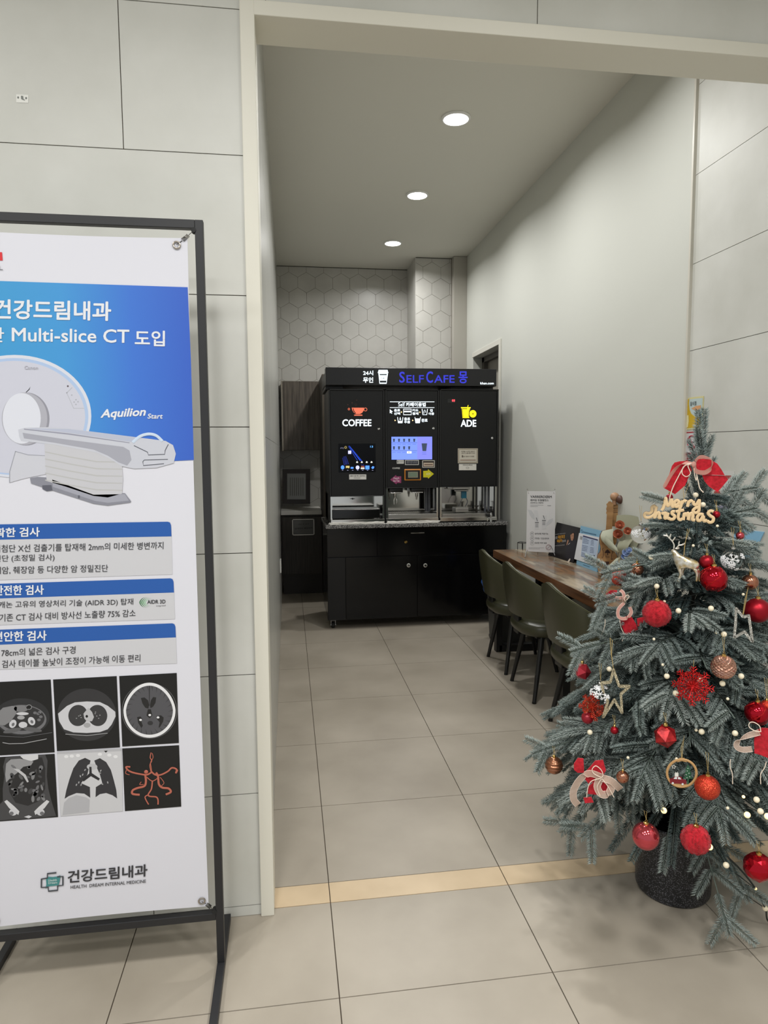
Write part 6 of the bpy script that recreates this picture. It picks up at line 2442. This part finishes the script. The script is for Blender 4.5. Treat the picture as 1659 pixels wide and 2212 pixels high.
def snowflake_lines(q, c, r, n, facing, arms=6, w=0.0008, seed=0):
    """small printed flakes on a globe of radius r"""
    rn = random.Random(seed)
    f0 = facing.normalized()
    a0 = f0.orthogonal().normalized()
    b0 = f0.cross(a0)
    for k in range(n):
        th = rn.random() * 2 * PI
        ph = (0 if k == 0 else rn.uniform(0.35, 1.15))
        d = (f0 * math.cos(ph) + (a0 * math.cos(th) + b0 * math.sin(th)) * math.sin(ph)).normalized()
        u = d.orthogonal().normalized()
        v = d.cross(u)
        s = r * (0.62 if k == 0 else rn.uniform(0.2, 0.36))
        for j in range(arms):
            t = 2 * PI * j / arms + rn.random() * 0.2
            e = u * math.cos(t) + v * math.sin(t)
            g = u * math.cos(t + PI / 2) + v * math.sin(t + PI / 2)
            pts = []
            for m_ in range(4):
                pp = d * r + e * (s * m_ / 3)
                pts.append(c + pp.normalized() * (r * 1.003))
            q.tube(pts, w, 4)
            for m_, ln in ((0.55, 0.28), (0.8, 0.2)):
                for sg_ in (-1, 1):
                    p1 = (d * r + e * s * m_).normalized() * (r * 1.003)
                    p2 = (d * r + e * s * (m_ + ln * 0.8) + g * (sg_ * s * ln)).normalized() * (r * 1.003)
                    q.tube([c + p1, c + p2], w * 0.9, 4)


def faceted(q, c, r, seed, sub=1, jit=0.0):
    bm = bmesh.new()
    bmesh.ops.create_icosphere(bm, subdivisions=sub, radius=r)
    rn = random.Random(seed)
    rot = Matrix.Rotation(rn.random() * 3, 3, 'X') @ Matrix.Rotation(rn.random() * 3, 3, 'Z')
    bm.verts.index_update()
    q.add([c + (rot @ v.co) * (1 + rn.uniform(-jit, jit)) for v in bm.verts], [[v.index for v in f.verts] for f in bm.faces])
    bm.free()


for (kind, px, rp, k_, lab), (c, r) in zip(ORN, PLACED[:N_ORN]):
    nm = {'gem': 'gem_ornament', 'gem2': 'gem_ornament', 'felt': 'felt_ball'}.get(kind, 'bauble')
    t = thing(nm, lab, 'ornament', tuple(c), 'baubles on the christmas tree')
    sm = True
    q = MB()
    if kind == 'clear':
        q.use(clear).ball(c, r, 36, 22)
    elif kind in ('glitter',):
        q.use(glit).ball(c, r, 32, 20)
    elif kind == 'felt':
        q.use(felt_red).ball(c, r * 0.97, 36, 22)
        rn = random.Random(8)
        for k in range(900):
            zz = rn.uniform(-1, 1)
            a_ = rn.random() * 2 * PI
            d_ = Vector((math.sqrt(1 - zz * zz) * math.cos(a_), math.sqrt(1 - zz * zz) * math.sin(a_), zz))
            s_ = (d_.orthogonal().normalized() * math.cos(a_ * 7) + d_.cross(d_.orthogonal()).normalized() * math.sin(a_ * 7)) * r * 0.12
            p1 = c + d_ * r * 0.965
            p2 = c + (d_ * r * 1.03 + s_ * 0.6)
            p3 = c + (d_ * r * 0.985 + s_ * 1.5)
            q.tube([p1, p2, p3], 0.00035, 3, cap=False)
    elif kind == 'lattice':
        q.use(rose_gold)
        nu, nv = 14, 12
        vs, fs = [], []
        for i in range(nv * 2 + 1):
            ph = -PI / 2 + PI * i / (nv * 2)
            for k in range(nu * 2):
                th = 2 * PI * k / (nu * 2)
                bump_ = (1.06 if (i // 1 + k) % 2 == 0 else 0.975) if 0 < i < nv * 2 else 1.0
                fade = min(1.0, math.cos(ph) * 1.6)
                rr = r * (1 + (bump_ - 1) * fade)
                vs.append(c + Vector((rr * math.cos(ph) * math.cos(th), rr * math.cos(ph) * math.sin(th), rr * math.sin(ph))))
        w_ = nu * 2
        for i in range(nv * 2):
            for k in range(w_):
                a_, b_, c_, d_ = i * w_ + k, i * w_ + (k + 1) % w_, (i + 1) * w_ + (k + 1) % w_, (i + 1) * w_ + k
                fs += [(a_, b_, c_), (a_, c_, d_)] if (i + k) % 2 == 0 else [(a_, b_, d_), (b_, c_, d_)]
        q.add(vs, fs)
        sm = False
    elif kind == 'bronze':
        q.use(bronze)
        prof = []
        for i in range(41):
            ph = -PI / 2 + PI * i / 40
            prof.append((max(0.0004, r * math.cos(ph) * (1 + 0.05 * math.sin(ph * 16))), r * math.sin(ph)))
        q.lathe([(a_, b_ + c.z) for a_, b_ in prof], (c.x, c.y, 0), 32)
    elif kind in ('gem', 'gem2'):
        q.use(gem_red if kind == 'gem' else mat('gem_pink', (206, 60, 72), 0.15, metal=0.6))
        faceted(q, c, r, 3 if kind == 'gem' else 9, 1)
        sm = False
    elif kind == 'crackle':
        q.use(red_shiny)
        faceted(q, c, r, 5, 3, 0.045)
        sm = False
    else:
        q.use({'copper': copper, 'satin': red_satin, 'shiny': red_shiny, 'crimson': crimson, 'pink': pinkish}[kind]).ball(c, r, 32, 20)
    q.build('ball' if 'gem' not in kind else 'gem_body', t, sm, angle=60)
    if kind == 'clear':
        q = MB(flake)
        snowflake_lines(q, c, r, 9, CAM - c, seed=int(px[0]), w=0.0011)
        q.build('flake_print', t)
    if kind == 'shiny' and r > 0.03:
        q = MB(glit_deep)
        for k in range(3):
            s_ = 2 * PI * k / 3
            pts = []
            for i in range(17):
                ph = -1.2 + 2.4 * i / 16
                th = s_ + ph * 1.1
                pts.append(c + Vector((math.cos(ph) * math.cos(th), math.cos(ph) * math.sin(th), math.sin(ph))) * r * 1.002)
            q.tube(pts, 0.0016, 5)
        q.build('glitter_swirl', t)
    cap_and_thread(t, c, r, silver_cap if kind == 'clear' else gold, 0.05 if kind in ('clear', 'lattice', 'glitter') else 0.02)


def ornament_plane(px, k=1.02, near=0.0):
    p = on_tree(px, k, near)
    d = CAM - p
    return p, Plane(p, (d.x, d.y, 0.0))


def cat(pl, cf, pts, lift=0.0, sub=5, closed=False):
    sp = smooth_line([(a, b, 0) for a, b in pts], sub, closed)
    return [pl.at(*cf(p[0], p[1]), lift) for p in sp]


def ribbon(q, pts, width, wdir, th=0.0006):
    """flat band along pts; width vector direction wdir"""
    vs, fs = [], []
    n = len(pts)
    for i in range(n):
        d = (pts[min(n - 1, i + 1)] - pts[max(0, i - 1)]).normalized()
        w_ = wdir[i] if isinstance(wdir, list) else wdir
        w_ = (w_ - d * w_.dot(d)).normalized()
        nn_ = d.cross(w_)
        ww = width[i] if hasattr(width, '__len__') else width
        for a, b in ((-1, -1), (1, -1), (1, 1), (-1, 1)):
            vs.append(pts[i] + w_ * (a * ww / 2) + nn_ * (b * th / 2))
    for i in range(n - 1):
        for k in range(4):
            fs.append((i * 4 + k, i * 4 + (k + 1) % 4, (i + 1) * 4 + (k + 1) % 4, (i + 1) * 4 + k))
    fs += [(3, 2, 1, 0), tuple((n - 1) * 4 + k for k in range(4))]
    q.add(vs, fs)


blush = mat('blush_ribbon', (216, 160, 146), 0.6, alpha=0.62)
blush_edge = mat('ribbon_edge', (236, 214, 200), 0.6)
cord_c = mat('cream_cord', (232, 216, 198), 0.7)
pale_ribbon = mat('pale_organza', (206, 180, 162), 0.6, alpha=0.5)

# wooden greeting sign
p, pl = ornament_plane(c1(600, 1450), 1.35, 0.0)
t = thing('greeting_sign', 'pale wooden Merry Christmas lettering sign hung under the top bow', 'sign', tuple(p), None)
wood_pale = mat('pale_birch', (226, 196, 150), 0.5)
wood_side = mat('burnt_wood_edge', (96, 56, 40), 0.6)
strokes = [
    [(382, 1455), (402, 1430), (420, 1370), (432, 1305), (446, 1380), (462, 1402), (486, 1360), (504, 1322), (506, 1380), (514, 1412), (530, 1405)],
    [(522, 1396), (562, 1390), (592, 1360), (572, 1334), (542, 1352), (536, 1390), (562, 1414), (604, 1396)],
    [(612, 1414), (622, 1376), (632, 1338)], [(622, 1376), (642, 1350), (662, 1340), (680, 1350)],
    [(692, 1412), (702, 1374), (712, 1338)], [(702, 1374), (720, 1348), (738, 1340), (752, 1352)],
    [(764, 1342), (768, 1378), (796, 1388), (826, 1344), (836, 1336), (832, 1400), (828, 1462), (790, 1486), (760, 1462), (790, 1428), (836, 1416)],
    [(312, 1424), (296, 1404), (270, 1420), (266, 1468), (236, 1492), (196, 1488), (178, 1512), (196, 1540), (244, 1538), (290, 1508), (316, 1470)],
    [(322, 1408), (306, 1480), (300, 1546), (322, 1498), (350, 1480), (358, 1512), (352, 1546), (384, 1540)],
    [(390, 1474), (402, 1496), (432, 1484), (424, 1522), (426, 1552), (452, 1540)],
    [(464, 1482), (452, 1530), (470, 1556), (492, 1542)],
    [(544, 1470), (514, 1470), (508, 1496), (540, 1524), (524, 1560), (478, 1562)],
    [(612, 1400), (594, 1470), (582, 1540), (604, 1570), (634, 1552)], [(552, 1470), (600, 1462), (654, 1450)],
    [(644, 1572), (656, 1492), (676, 1516), (698, 1486), (706, 1530), (702, 1572), (716, 1516), (744, 1488), (758, 1520), (752, 1566), (786, 1572)],
    [(884, 1510), (846, 1500), (812, 1536), (820, 1578), (852, 1572), (882, 1524), (886, 1572), (908, 1584), (930, 1564)],
    [(1006, 1470), (968, 1462), (942, 1490), (968, 1522), (1004, 1548), (994, 1590), (956, 1600), (932, 1578)],
]
q = MB(wood_pale)
q2 = MB(wood_side)
for s_ in strokes:
    pts = cat(pl, c1, s_, 0.002, 5)
    w_ = [0.0045] * len(pts)
    q.tube(pts, w_, 8, flat=(pl.n, 0.32))
    q2.tube([x - pl.n * 0.0022 for x in pts], [0.0050] * len(pts), 8, flat=(pl.n, 0.25))
q.build('letter_face', t, True)
q2.build('letter_back', t, True)
q = MB(cordm)
q.tube([pl.at(*c1(650, 1320), 0.001), pl.at(*c1(640, 1180), -0.01), pl.at(*c1(715, 1130), -0.015), pl.at(*c1(655, 1300), 0.001)], 0.0006, 5)
q.build('hanging_thread', t)

# top bow
p, pl = ornament_plane(c1(780, 900), 1.5, 0.035)
t = thing('ribbon_bow', 'large red felt bow with blush ribbon tied near the tree tip', 'bow', tuple(p), 'bows on the christmas tree')
q = MB(felt_red)
for pts, tilt in (([(700, 862), (600, 868), (540, 882), (508, 922), (480, 1010), (408, 1186), (545, 1262), (664, 1160), (712, 1050), (745, 975)], 0.0), ([(800, 848), (880, 838), (962, 846), (1050, 895), (1100, 965), (1140, 1036), (1000, 1030), (868, 1030), (800, 960)], 0.004),
                  ([(868, 1032), (1140, 1040), (1182, 1086), (1112, 1170), (1054, 1238), (950, 1168), (900, 1110)], 0.0)):
    q = MB(felt_red)
    q.prism([pl.at(*c1(*a_), tilt) for a_ in pts], pl.n * 0.003)
    q.build('felt_loop', t)
q = MB(blush)
up = AX_D * -1.0
lat_ = AX_R
ribbon(q, cat(pl, c1, [(765, 900), (660, 890), (570, 940), (490, 1040), (412, 1182)], 0.010, 5), [0.008, 0.010] + [0.013] * 17 + [0.012, 0.006][:2], (lat_ + up * 0.5).normalized())
pts = []
lp = [(770, 920, 0.008), (800, 985, 0.016), (900, 1000, 0.022), (975, 950, 0.020), (985, 890, 0.008), (930, 840, 0.002), (850, 820, 0.006), (790, 870, 0.010)]
for a_ in smooth_line([(x, y, l * 1000) for x, y, l in lp], 5):
    pts.append(pl.at(*c1(a_[0], a_[1]), a_[2] / 1000))
ribbon(q, pts, 0.014, (up + lat_ * 0.3 + pl.n * 0.5).normalized())
q.build('ribbon_loop', t)
q = MB(cord_c)
q.tube(cat(pl, c1, [(750, 895), (690, 900), (640, 950), (580, 1060), (520, 1180), (485, 1290), (466, 1405)], 0.012), 0.0016, 6)
q.tube(cat(pl, c1, [(745, 890), (650, 930), (630, 1010), (680, 1050), (730, 1010), (700, 920), (750, 890)], 0.013), 0.0014, 6)
q.tube(cat(pl, c1, [(780, 940), (800, 1010), (822, 1110), (842, 1190), (885, 1240)], 0.010), 0.0016, 6)
q.tube(cat(pl, c1, [(775, 950), (780, 1030), (798, 1095), (806, 1030), (790, 950)], 0.011), 0.0013, 6)
q.build('cord', t, True)
q = MB(blush)
q.ball(pl.at(*c1(770, 905), 0.010), 0.008, 14, 10, (1, 0.6, 1.2))
q.build('knot', t, True)


def small_bow(px, k, cf, label, felts, ribbons, cords, near=0.0, ribm=None, rw=0.009):
    p, pl = ornament_plane(px, k, near)
    t = thing('ribbon_bow', label, 'bow', tuple(p), 'bows on the christmas tree')
    for pts in felts:
        q = MB(felt_red)
        q.prism([pl.at(*cf(*a_), 0.0) for a_ in pts], pl.n * 0.004)
        q.build('felt_loop', t)
    q = MB(ribm or blush)
    q2 = MB(blush_edge)
    for pts in ribbons:
        P3 = []
        n_ = len(pts)
        for i, a_ in enumerate(smooth_line([(x, y, 0) for x, y in pts], 5)):
            P3.append(pl.at(*cf(a_[0], a_[1]), 0.008 + 0.008 * math.sin(PI * i / (5 * (n_ - 1)))))
        wd_ = (AX_R * 0.8 - AX_D * 0.6 + pl.n * 0.2).normalized()
        ribbon(q, P3, rw, wd_)
        for s_ in (-1, 1):
            ee = []
            for i, x in enumerate(P3):
                d_ = (P3[min(len(P3) - 1, i + 1)] - P3[max(0, i - 1)]).normalized()
                w_ = (wd_ - d_ * wd_.dot(d_)).normalized()
                ee.append(x + w_ * (s_ * rw / 2))
            q2.tube(ee, 0.0006, 4)
    q.build('ribbon_loop', t)
    q2.build('ribbon_edge', t)
    q = MB(cord_c)
    for pts in cords:
        q.tube(cat(pl, cf, pts, 0.016), 0.0012, 6)
    q.build('cord', t, True)


small_bow(c2(290, 900), 1.13, c2, 'red felt bow with blush ribbon at the counter side of the tree',
          [[(128, 800), (170, 765), (232, 766), (238, 860), (120, 860)], [(258, 1030), (360, 1000), (410, 1080), (435, 1140), (310, 1182), (275, 1100)], [(420, 1030), (520, 1010), (525, 1085), (425, 1105)]],
          [[(110, 858), (160, 825), (250, 830), (300, 830)], [(262, 760), (290, 780), (300, 830), (296, 862)], [(300, 880), (245, 940), (250, 1010), (320, 1020), (365, 970), (350, 920)]],
          [[(310, 860), (300, 830), (330, 802), (345, 820), (320, 850)], [(256, 1040), (270, 1110), (296, 1170), (280, 1235)], [(120, 1030), (115, 1100), (75, 1200)]], 0.0)
small_bow(c4(490, 390), 1.10, c4, 'red felt bow with pale organza ribbon on the lowest branch over the floor',
          [[(318, 285), (345, 245), (385, 250), (390, 345), (345, 345), (320, 325)], [(395, 345), (465, 265), (520, 258), (540, 330), (505, 390), (420, 420), (392, 385)], [(420, 440), (470, 400), (560, 400), (580, 470), (500, 500), (415, 490)], [(385, 520), (440, 515), (455, 550), (395, 555)]],
          [[(510, 370), (430, 340), (370, 370), (320, 450), (320, 520), (350, 562)], [(515, 375), (580, 390), (640, 455)], [(500, 380), (480, 430), (510, 480), (560, 470), (575, 420), (530, 380)]],
          [[(510, 365), (460, 340), (445, 310), (470, 285), (505, 310), (520, 345), (510, 365)], [(505, 370), (440, 390), (415, 440), (408, 500)], [(510, 372), (480, 430), (500, 490)], [(512, 372), (550, 420), (595, 500)]], 0.0, pale_ribbon, 0.019)
small_bow(c3(1560, 930), 1.14, c3, 'red felt roll with pale organza ribbon at the aisle side of the tree beside a gem ornament'.replace(' beside a gem ornament', ''),
          [[(1560, 820), (1610, 800), (1700, 805), (1700, 1060), (1600, 1020), (1548, 1005), (1545, 900)]],
          [[(1590, 830), (1500, 850), (1420, 890), (1405, 935), (1450, 965), (1530, 965)]],
          [[(1600, 815), (1590, 770), (1545, 740), (1510, 745), (1508, 780), (1560, 812), (1605, 815)], [(1355, 1040), (1352, 1100), (1370, 1160), (1372, 1240)], [(1645, 1060), (1630, 1110), (1600, 1160), (1600, 1240)]], 0.0, pale_ribbon, 0.014)

# gold deer
p, pl = ornament_plane(c2(860, 480), 1.18)
t = thing('deer_ornament', 'gold and silver reindeer ornament hanging in the upper middle of the tree', 'ornament', tuple(p))


def skin_figure(name, parent, joints, bones, m, plane, cf, sub=2):
    """continuous figure grown along joints {key: (x, y, lift, radius)} traced on a plane"""
    bm = bmesh.new()
    lay_ = bm.verts.layers.skin.verify()
    vv = {}
    off = WORLD_LOC[parent.name]
    for k, (x, y, l, r) in joints.items():
        v = bm.verts.new(plane.at(*cf(x, y), l) - off)
        v[lay_].radius = (r * 1.5, r * 1.5)
        vv[k] = v
    for a_, b_ in bones:
        bm.edges.new((vv[a_], vv[b_]))
    vv[list(joints)[0]][lay_].use_root = True
    me = bpy.data.meshes.new(name)
    bm.to_mesh(me)
    bm.free()
    o = bpy.data.objects.new(name, me)
    COL.objects.link(o)
    md = o.modifiers.new('skin', 'SKIN')
    md.use_smooth_shade = True
    md2_ = o.modifiers.new('sub', 'SUBSURF')
    md2_.levels = md2_.render_levels = sub
    dg = bpy.context.evaluated_depsgraph_get()
    m2_ = bpy.data.meshes.new_from_object(o.evaluated_get(dg))
    o.modifiers.clear()
    o.data = m2_
    m2_.materials.clear()
    m2_.materials.append(m)
    m2_.shade_smooth()
    o.parent = parent
    return o


deer_m = mottle(mat('deer_metal', (196, 182, 142), 0.26, metal=0.85), (176, 156, 104), (226, 222, 212), 60, 3)
J = {'rump': (965, 520, 0.0, 0.0105), 'mid': (900, 505, 0.0, 0.0110), 'chest': (822, 495, 0.0, 0.0125), 'neck': (785, 440, 0.0, 0.0078), 'poll': (770, 390, 0.0, 0.0060), 'nose': (738, 402, 0.0, 0.0038),
     'fl1': (822, 555, 0.006, 0.0050), 'fl2': (836, 610, 0.006, 0.0030), 'fl3': (808, 684, 0.006, 0.0024), 'fr1': (842, 555, -0.006, 0.0050), 'fr2': (848, 610, -0.006, 0.0030), 'fr3': (852, 664, -0.006, 0.0024),
     'hl1': (968, 565, 0.006, 0.0060), 'hl2': (990, 605, 0.006, 0.0032), 'hl3': (982, 684, 0.006, 0.0024), 'hr1': (986, 565, -0.006, 0.0060), 'hr2': (1008, 605, -0.006, 0.0032), 'hr3': (1012, 690, -0.006, 0.0024), 'tail': (1004, 500, 0.0, 0.0036)}
B = [('rump', 'mid'), ('mid', 'chest'), ('chest', 'neck'), ('neck', 'poll'), ('poll', 'nose'), ('chest', 'fl1'), ('fl1', 'fl2'), ('fl2', 'fl3'), ('chest', 'fr1'), ('fr1', 'fr2'), ('fr2', 'fr3'), ('rump', 'hl1'), ('hl1', 'hl2'), ('hl2', 'hl3'), ('rump', 'hr1'), ('hr1', 'hr2'), ('hr2', 'hr3'), ('rump', 'tail')]
skin_figure('body', t, J, B, deer_m, pl, c2)
antler_m = mat('antler_silver', (226, 222, 210), 0.28, metal=0.7)
q = MB(antler_m)
for pts, l in (([(768, 372), (770, 335), (752, 300), (722, 268), (700, 240)], 0.003), ([(752, 300), (768, 284), (782, 262)], 0.003), ([(728, 275), (736, 250), (742, 232)], 0.003), ([(712, 254), (690, 248), (672, 246)], 0.003), ([(702, 242), (698, 230)], 0.003),
               ([(790, 372), (815, 345), (850, 338), (872, 322)], -0.003), ([(815, 345), (816, 322), (822, 304)], -0.003), ([(845, 340), (856, 326)], -0.003)):
    q.tube(cat(pl, c2, pts, l, 4), 0.0020, 6)
for s_ in (1, -1):
    q.ball(pl.at(*c2(800 if s_ > 0 else 806, 370), 0.004 * s_), 0.0042, 10, 6, (1.5, 0.5, 0.7))
q.build('antlers', t, True)
q = MB(cordm)
q.tube([pl.at(*c2(858, 470)), pl.at(*c2(870, 330), -0.006), pl.at(*c2(920, 190), -0.02)], 0.0006, 5)
q.tube([pl.at(*c2(860, 470)), pl.at(*c2(876, 330), -0.004), pl.at(*c2(898, 190), -0.02)], 0.0006, 5)
q.tube([pl.at(*c2(*a_)) for a_ in ell(858, 455, 9, 16, 12)], 0.0008, 5, closed=True)
q.build('hanging_thread', t)


def star_outline(name, label, px, k, cf, pts, m, r, thread, near=0.0):
    p, pl = ornament_plane(px, k, near)
    t = thing(name, label, 'ornament', tuple(p), 'star outlines on the christmas tree')
    q = MB(m)
    P = [pl.at(*cf(*a_)) for a_ in pts]
    n = len(P)
    for i in range(n):
        q.bar(P[i], P[(i + 1) % n], r, r * 1.3, up=pl.n)
        q.ball(P[i], r * 0.55, 8, 6)
    q.build('star_frame', t)
    q = MB(cordm)
    q.tube([pl.at(*cf(*a_), -0.003) for a_ in thread], 0.0009, 5)
    q.build('hanging_thread', t)


star_outline('star_ornament', 'champagne glitter star outline behind a clear bauble at the counter side', c3(410, 500), 1.10, c3,
             [(398, 326), (445, 462), (527, 462), (458, 525), (468, 678), (405, 572), (312, 714), (352, 585), (318, 520), (300, 436), (372, 428)], glit_gold, 0.0072, [(398, 326), (378, 200), (370, 70), (388, 90), (382, 210), (398, 326)])
star_outline('star_ornament', 'silver glitter star outline beside the large dark satin red bauble', c2(1420, 1080), 1.12, c2,
             [(1358, 938), (1425, 1018), (1478, 1005), (1496, 1130), (1512, 1250), (1436, 1156), (1340, 1212), (1352, 1080)], glit_silver, 0.0068, [(1425, 1000), (1450, 870), (1470, 740), (1440, 860), (1420, 1000)])


def glitter_flake(label, px, r_px, k, arms, m, seed, near=0.0):
    p = on_tree(px, k, near)
    r = pxr(p, r_px)
    t = thing('glitter_snowflake', label, 'ornament', tuple(p), 'glitter snowflakes on the christmas tree')
    q = MB(m)
    f = (CAM - p).normalized()
    a0 = f.cross(Vector((0, 0, 1))).normalized()
    b0 = a0.cross(f)
    rn = random.Random(seed)
    for ring_, tl in ((0, 0.0), (1, 0.45), (2, -0.45)):
        for j in range(arms):
            th = 2 * PI * (j + 0.33 * ring_) / arms
            e = (a0 * math.cos(th) + b0 * math.sin(th)) * math.cos(tl) + f * math.sin(tl)
            g = (f.cross(e)).normalized()
            L_ = r * (1.0 if ring_ == 0 else 0.85)
            q.tube([p, p + e * L_], [0.0022, 0.0014], 5)
            for m_, ln in ((0.55, 0.24), (0.75, 0.24), (0.9, 0.16)):
                for s_ in (-1, 1):
                    q.tube([p + e * L_ * m_, p + e * L_ * (m_ + ln * 0.75) + g * (s_ * L_ * ln * 0.8)], 0.0013, 5)
    q.ball(p, 0.004, 10, 6)
    q.build('flake_body', t)
    q = MB(cordm)
    q.tube([p + b0 * r, p + b0 * (r + 0.02) - f * 0.01], 0.0006, 5)
    q.build('hanging_thread', t)


glitter_flake('large red glitter snowflake in the middle of the tree', c3(1045, 462), 41, 1.08, 8, glit_deep, 1, 0.01)
glitter_flake('small orange red glitter snowflake behind the champagne star at the counter side', c3(228, 632), 29, 1.03, 7, glit, 2)

# wooden disc with a car and a tree
p, pl = ornament_plane(c3(955, 1170), 1.12)
t = thing('wooden_disc', 'round wooden cut out disc showing a little red car and a green tree', 'ornament', tuple(p))
ringp = [pl.at(*c3(955 + 120 * math.cos(2 * PI * k / 40), 1172 + 112 * math.sin(2 * PI * k / 40))) for k in range(40)]
wood_or = mat('ply_ring', (182, 142, 92), 0.5)
q = MB(wood_or)
q.tube(ringp, 0.0034, 8, closed=True, flat=(pl.n, 0.6))
q.prism([pl.at(*c3(*a_), -0.001) for a_ in ((918, 1082), (935, 1048), (975, 1048), (996, 1082), (955, 1072))], pl.n * 0.002)
q.prism([pl.at(*c3(*a_), -0.001) for a_ in [(862, 1245), (910, 1252), (960, 1262), (1010, 1262), (1052, 1240), (1035, 1262), (1000, 1278), (955, 1286), (910, 1278), (880, 1264)]], pl.n * 0.002)
q.build('ring', t)
q = MB(paint(120, 26, 36))
q.prism([pl.at(*c3(*a_), 0.0) for a_ in ((858, 1215), (885, 1212), (892, 1198), (950, 1200), (962, 1220), (990, 1228), (992, 1258), (858, 1252))], pl.n * 0.002)
q.use(paint(212, 214, 214))
for a_ in (((888, 1215), (900, 1200), (918, 1200), (916, 1218)), ((924, 1218), (924, 1200), (940, 1202), (952, 1220))):
    q.shape(pl, [c3(*b_) for b_ in a_], 0.0026)
for x, y in ((882, 1250), (962, 1258)):
    q.shape(pl, [c3(*b_) for b_ in ell(x, y, 9, 9, 14)], 0.0028)
q.build('red_car', t)
q = MB(paint(38, 84, 58))
for k, (y, w_) in enumerate(((1130, 22), (1162, 30), (1196, 38))):
    q.prism([pl.at(*c3(*a_), 0.0) for a_ in ((1006, y - 34), (1006 + w_, y + 18), (1006 - w_, y + 18))], pl.n * (0.002 + 0.0003 * k))
q.prism([pl.at(*c3(*a_), 0.0) for a_ in ((1000, 1210), (1012, 1210), (1012, 1258), (1000, 1258))], pl.n * 0.0018)
q.use(paint(226, 230, 226))
for x, y in ((1000, 1150), (1014, 1168), (992, 1180), (1020, 1196), (998, 1205), (1006, 1128)):
    q.shape(pl, [c3(*b_) for b_ in ell(x, y, 3.5, 3.5, 8)], 0.0034)
q.build('green_tree', t)
q = MB(paint(222, 220, 212))
star = [(890 + (18 if k % 2 == 0 else 8) * math.sin(PI * k / 5 + 0.2), 1120 - (18 if k % 2 == 0 else 8) * math.cos(PI * k / 5 + 0.2)) for k in range(10)]
q.tube([pl.at(*c3(*a_), 0.0006) for a_ in star], 0.0008, 5, closed=True)
q.prism([pl.at(*c3(*a_), 0.0) for a_ in ((898, 1170), (928, 1170), (928, 1198), (898, 1198))], pl.n * 0.002)
q.prism([pl.at(*c3(*a_), 0.0) for a_ in ((902, 1160), (912, 1170), (924, 1158), (918, 1172), (906, 1172))], pl.n * 0.002)
q.build('pale_star', t)
q = MB(cordm)
q.tube([pl.at(*c3(955, 1052)), pl.at(*c3(948, 980), -0.004), pl.at(*c3(975, 880), -0.014), pl.at(*c3(962, 985), -0.004), pl.at(*c3(957, 1052))], 0.0008, 5)
q.build('hanging_thread', t)

# ------------------------------------------------------------------ string of little round lights
bulb_m = mat('string_bulb', (226, 218, 196), 0.35, emit=(255, 226, 170), es=0.10)
bulb_hot = mat('string_bulb_lit', (250, 236, 200), 0.35, emit=(255, 214, 140), es=1.1)
BUL = ([(c2, a_) for a_ in ((555, 455), (607, 728), (812, 960), (1120, 937), (1170, 1167), (1243, 1182), (580, 1228), (952, 344), (1180, 158), (1412, 290), (680, 872), (1425, 805))] +
       [(c3, a_) for a_ in ((363, 322), (800, 287), (833, 380), (905, 518), (1103, 408), (1287, 440), (1330, 565), (205, 838), (516, 1045), (1117, 833), (1390, 846), (1440, 380), (1072, 820), (912, 1055))] +
       [(c4, a_) for a_ in ((940, 610), (1380, 593), (1516, 640), (1607, 615), (1257, 862), (1370, 987), (1573, 1150), (1640, 1285), (1490, 515), (1580, 535), (1655, 650))] +
       [(c1, a_) for a_ in ((793, 1272), (880, 1388), (1052, 1643))])
t = thing('string_light', 'string of little round warm white lights wound round the christmas tree', 'string light', tuple(TB))
pos = []
for i, (cf, a_) in enumerate(BUL):
    px = cf(*a_)
    p = on_tree(px, 1.0)
    if cf is c4 and a_ == (1640, 1285):
        p = at(px[0], px[1], 1, -0.33)
    if cf is c4 and a_ == (1573, 1150):
        p = at(px[0], px[1], 1, -0.33)
    pos.append(p)
    q = MB(bulb_hot if cf is c4 and i % 2 == 0 else bulb_m)
    small = i % 7 in (4, 6) or a_ in ((952, 344), (1180, 158), (1412, 290), (680, 872), (1072, 820), (912, 1055))
    q.ball(p, 0.0042 if small else 0.0080, 16, 10)
    q.build('bulb', t, True)
q = MB(mat('light_wire', (24, 30, 26), 0.6))
order = sorted(range(len(pos)), key=lambda i: -pos[i].z)
prev = None
for i in order:
    p = pos[i]
    a = axis_at(p.z)
    if prev is not None:
        m1_ = prev.lerp(p, 0.33)
        m2_ = prev.lerp(p, 0.67)
        for m_ in (m1_, m2_):
            aa = axis_at(m_.z)
            m_ += (aa - m_) * 0.30
        q.tube(smooth_line([prev, m1_, m2_, p], 4), 0.0013, 5)
    prev = p
e0, e1 = at(*c4(1573, 1150), 1, -0.33), at(*c4(1640, 1285), 1, -0.33)
fl1 = at(*c4(1700, 1400), 2, 0.003)
q.tube(smooth_line([at(*c4(1330, 880), 1, -0.28), at(*c4(1400, 950), 1, -0.30), at(*c4(1480, 1030), 1, -0.31), e0, e1, fl1, fl1 + Vector((0.15, -0.06, 0)), fl1 + Vector((0.35, 0.02, 0))], 5), 0.0026, 6)
q.build('wire', t)
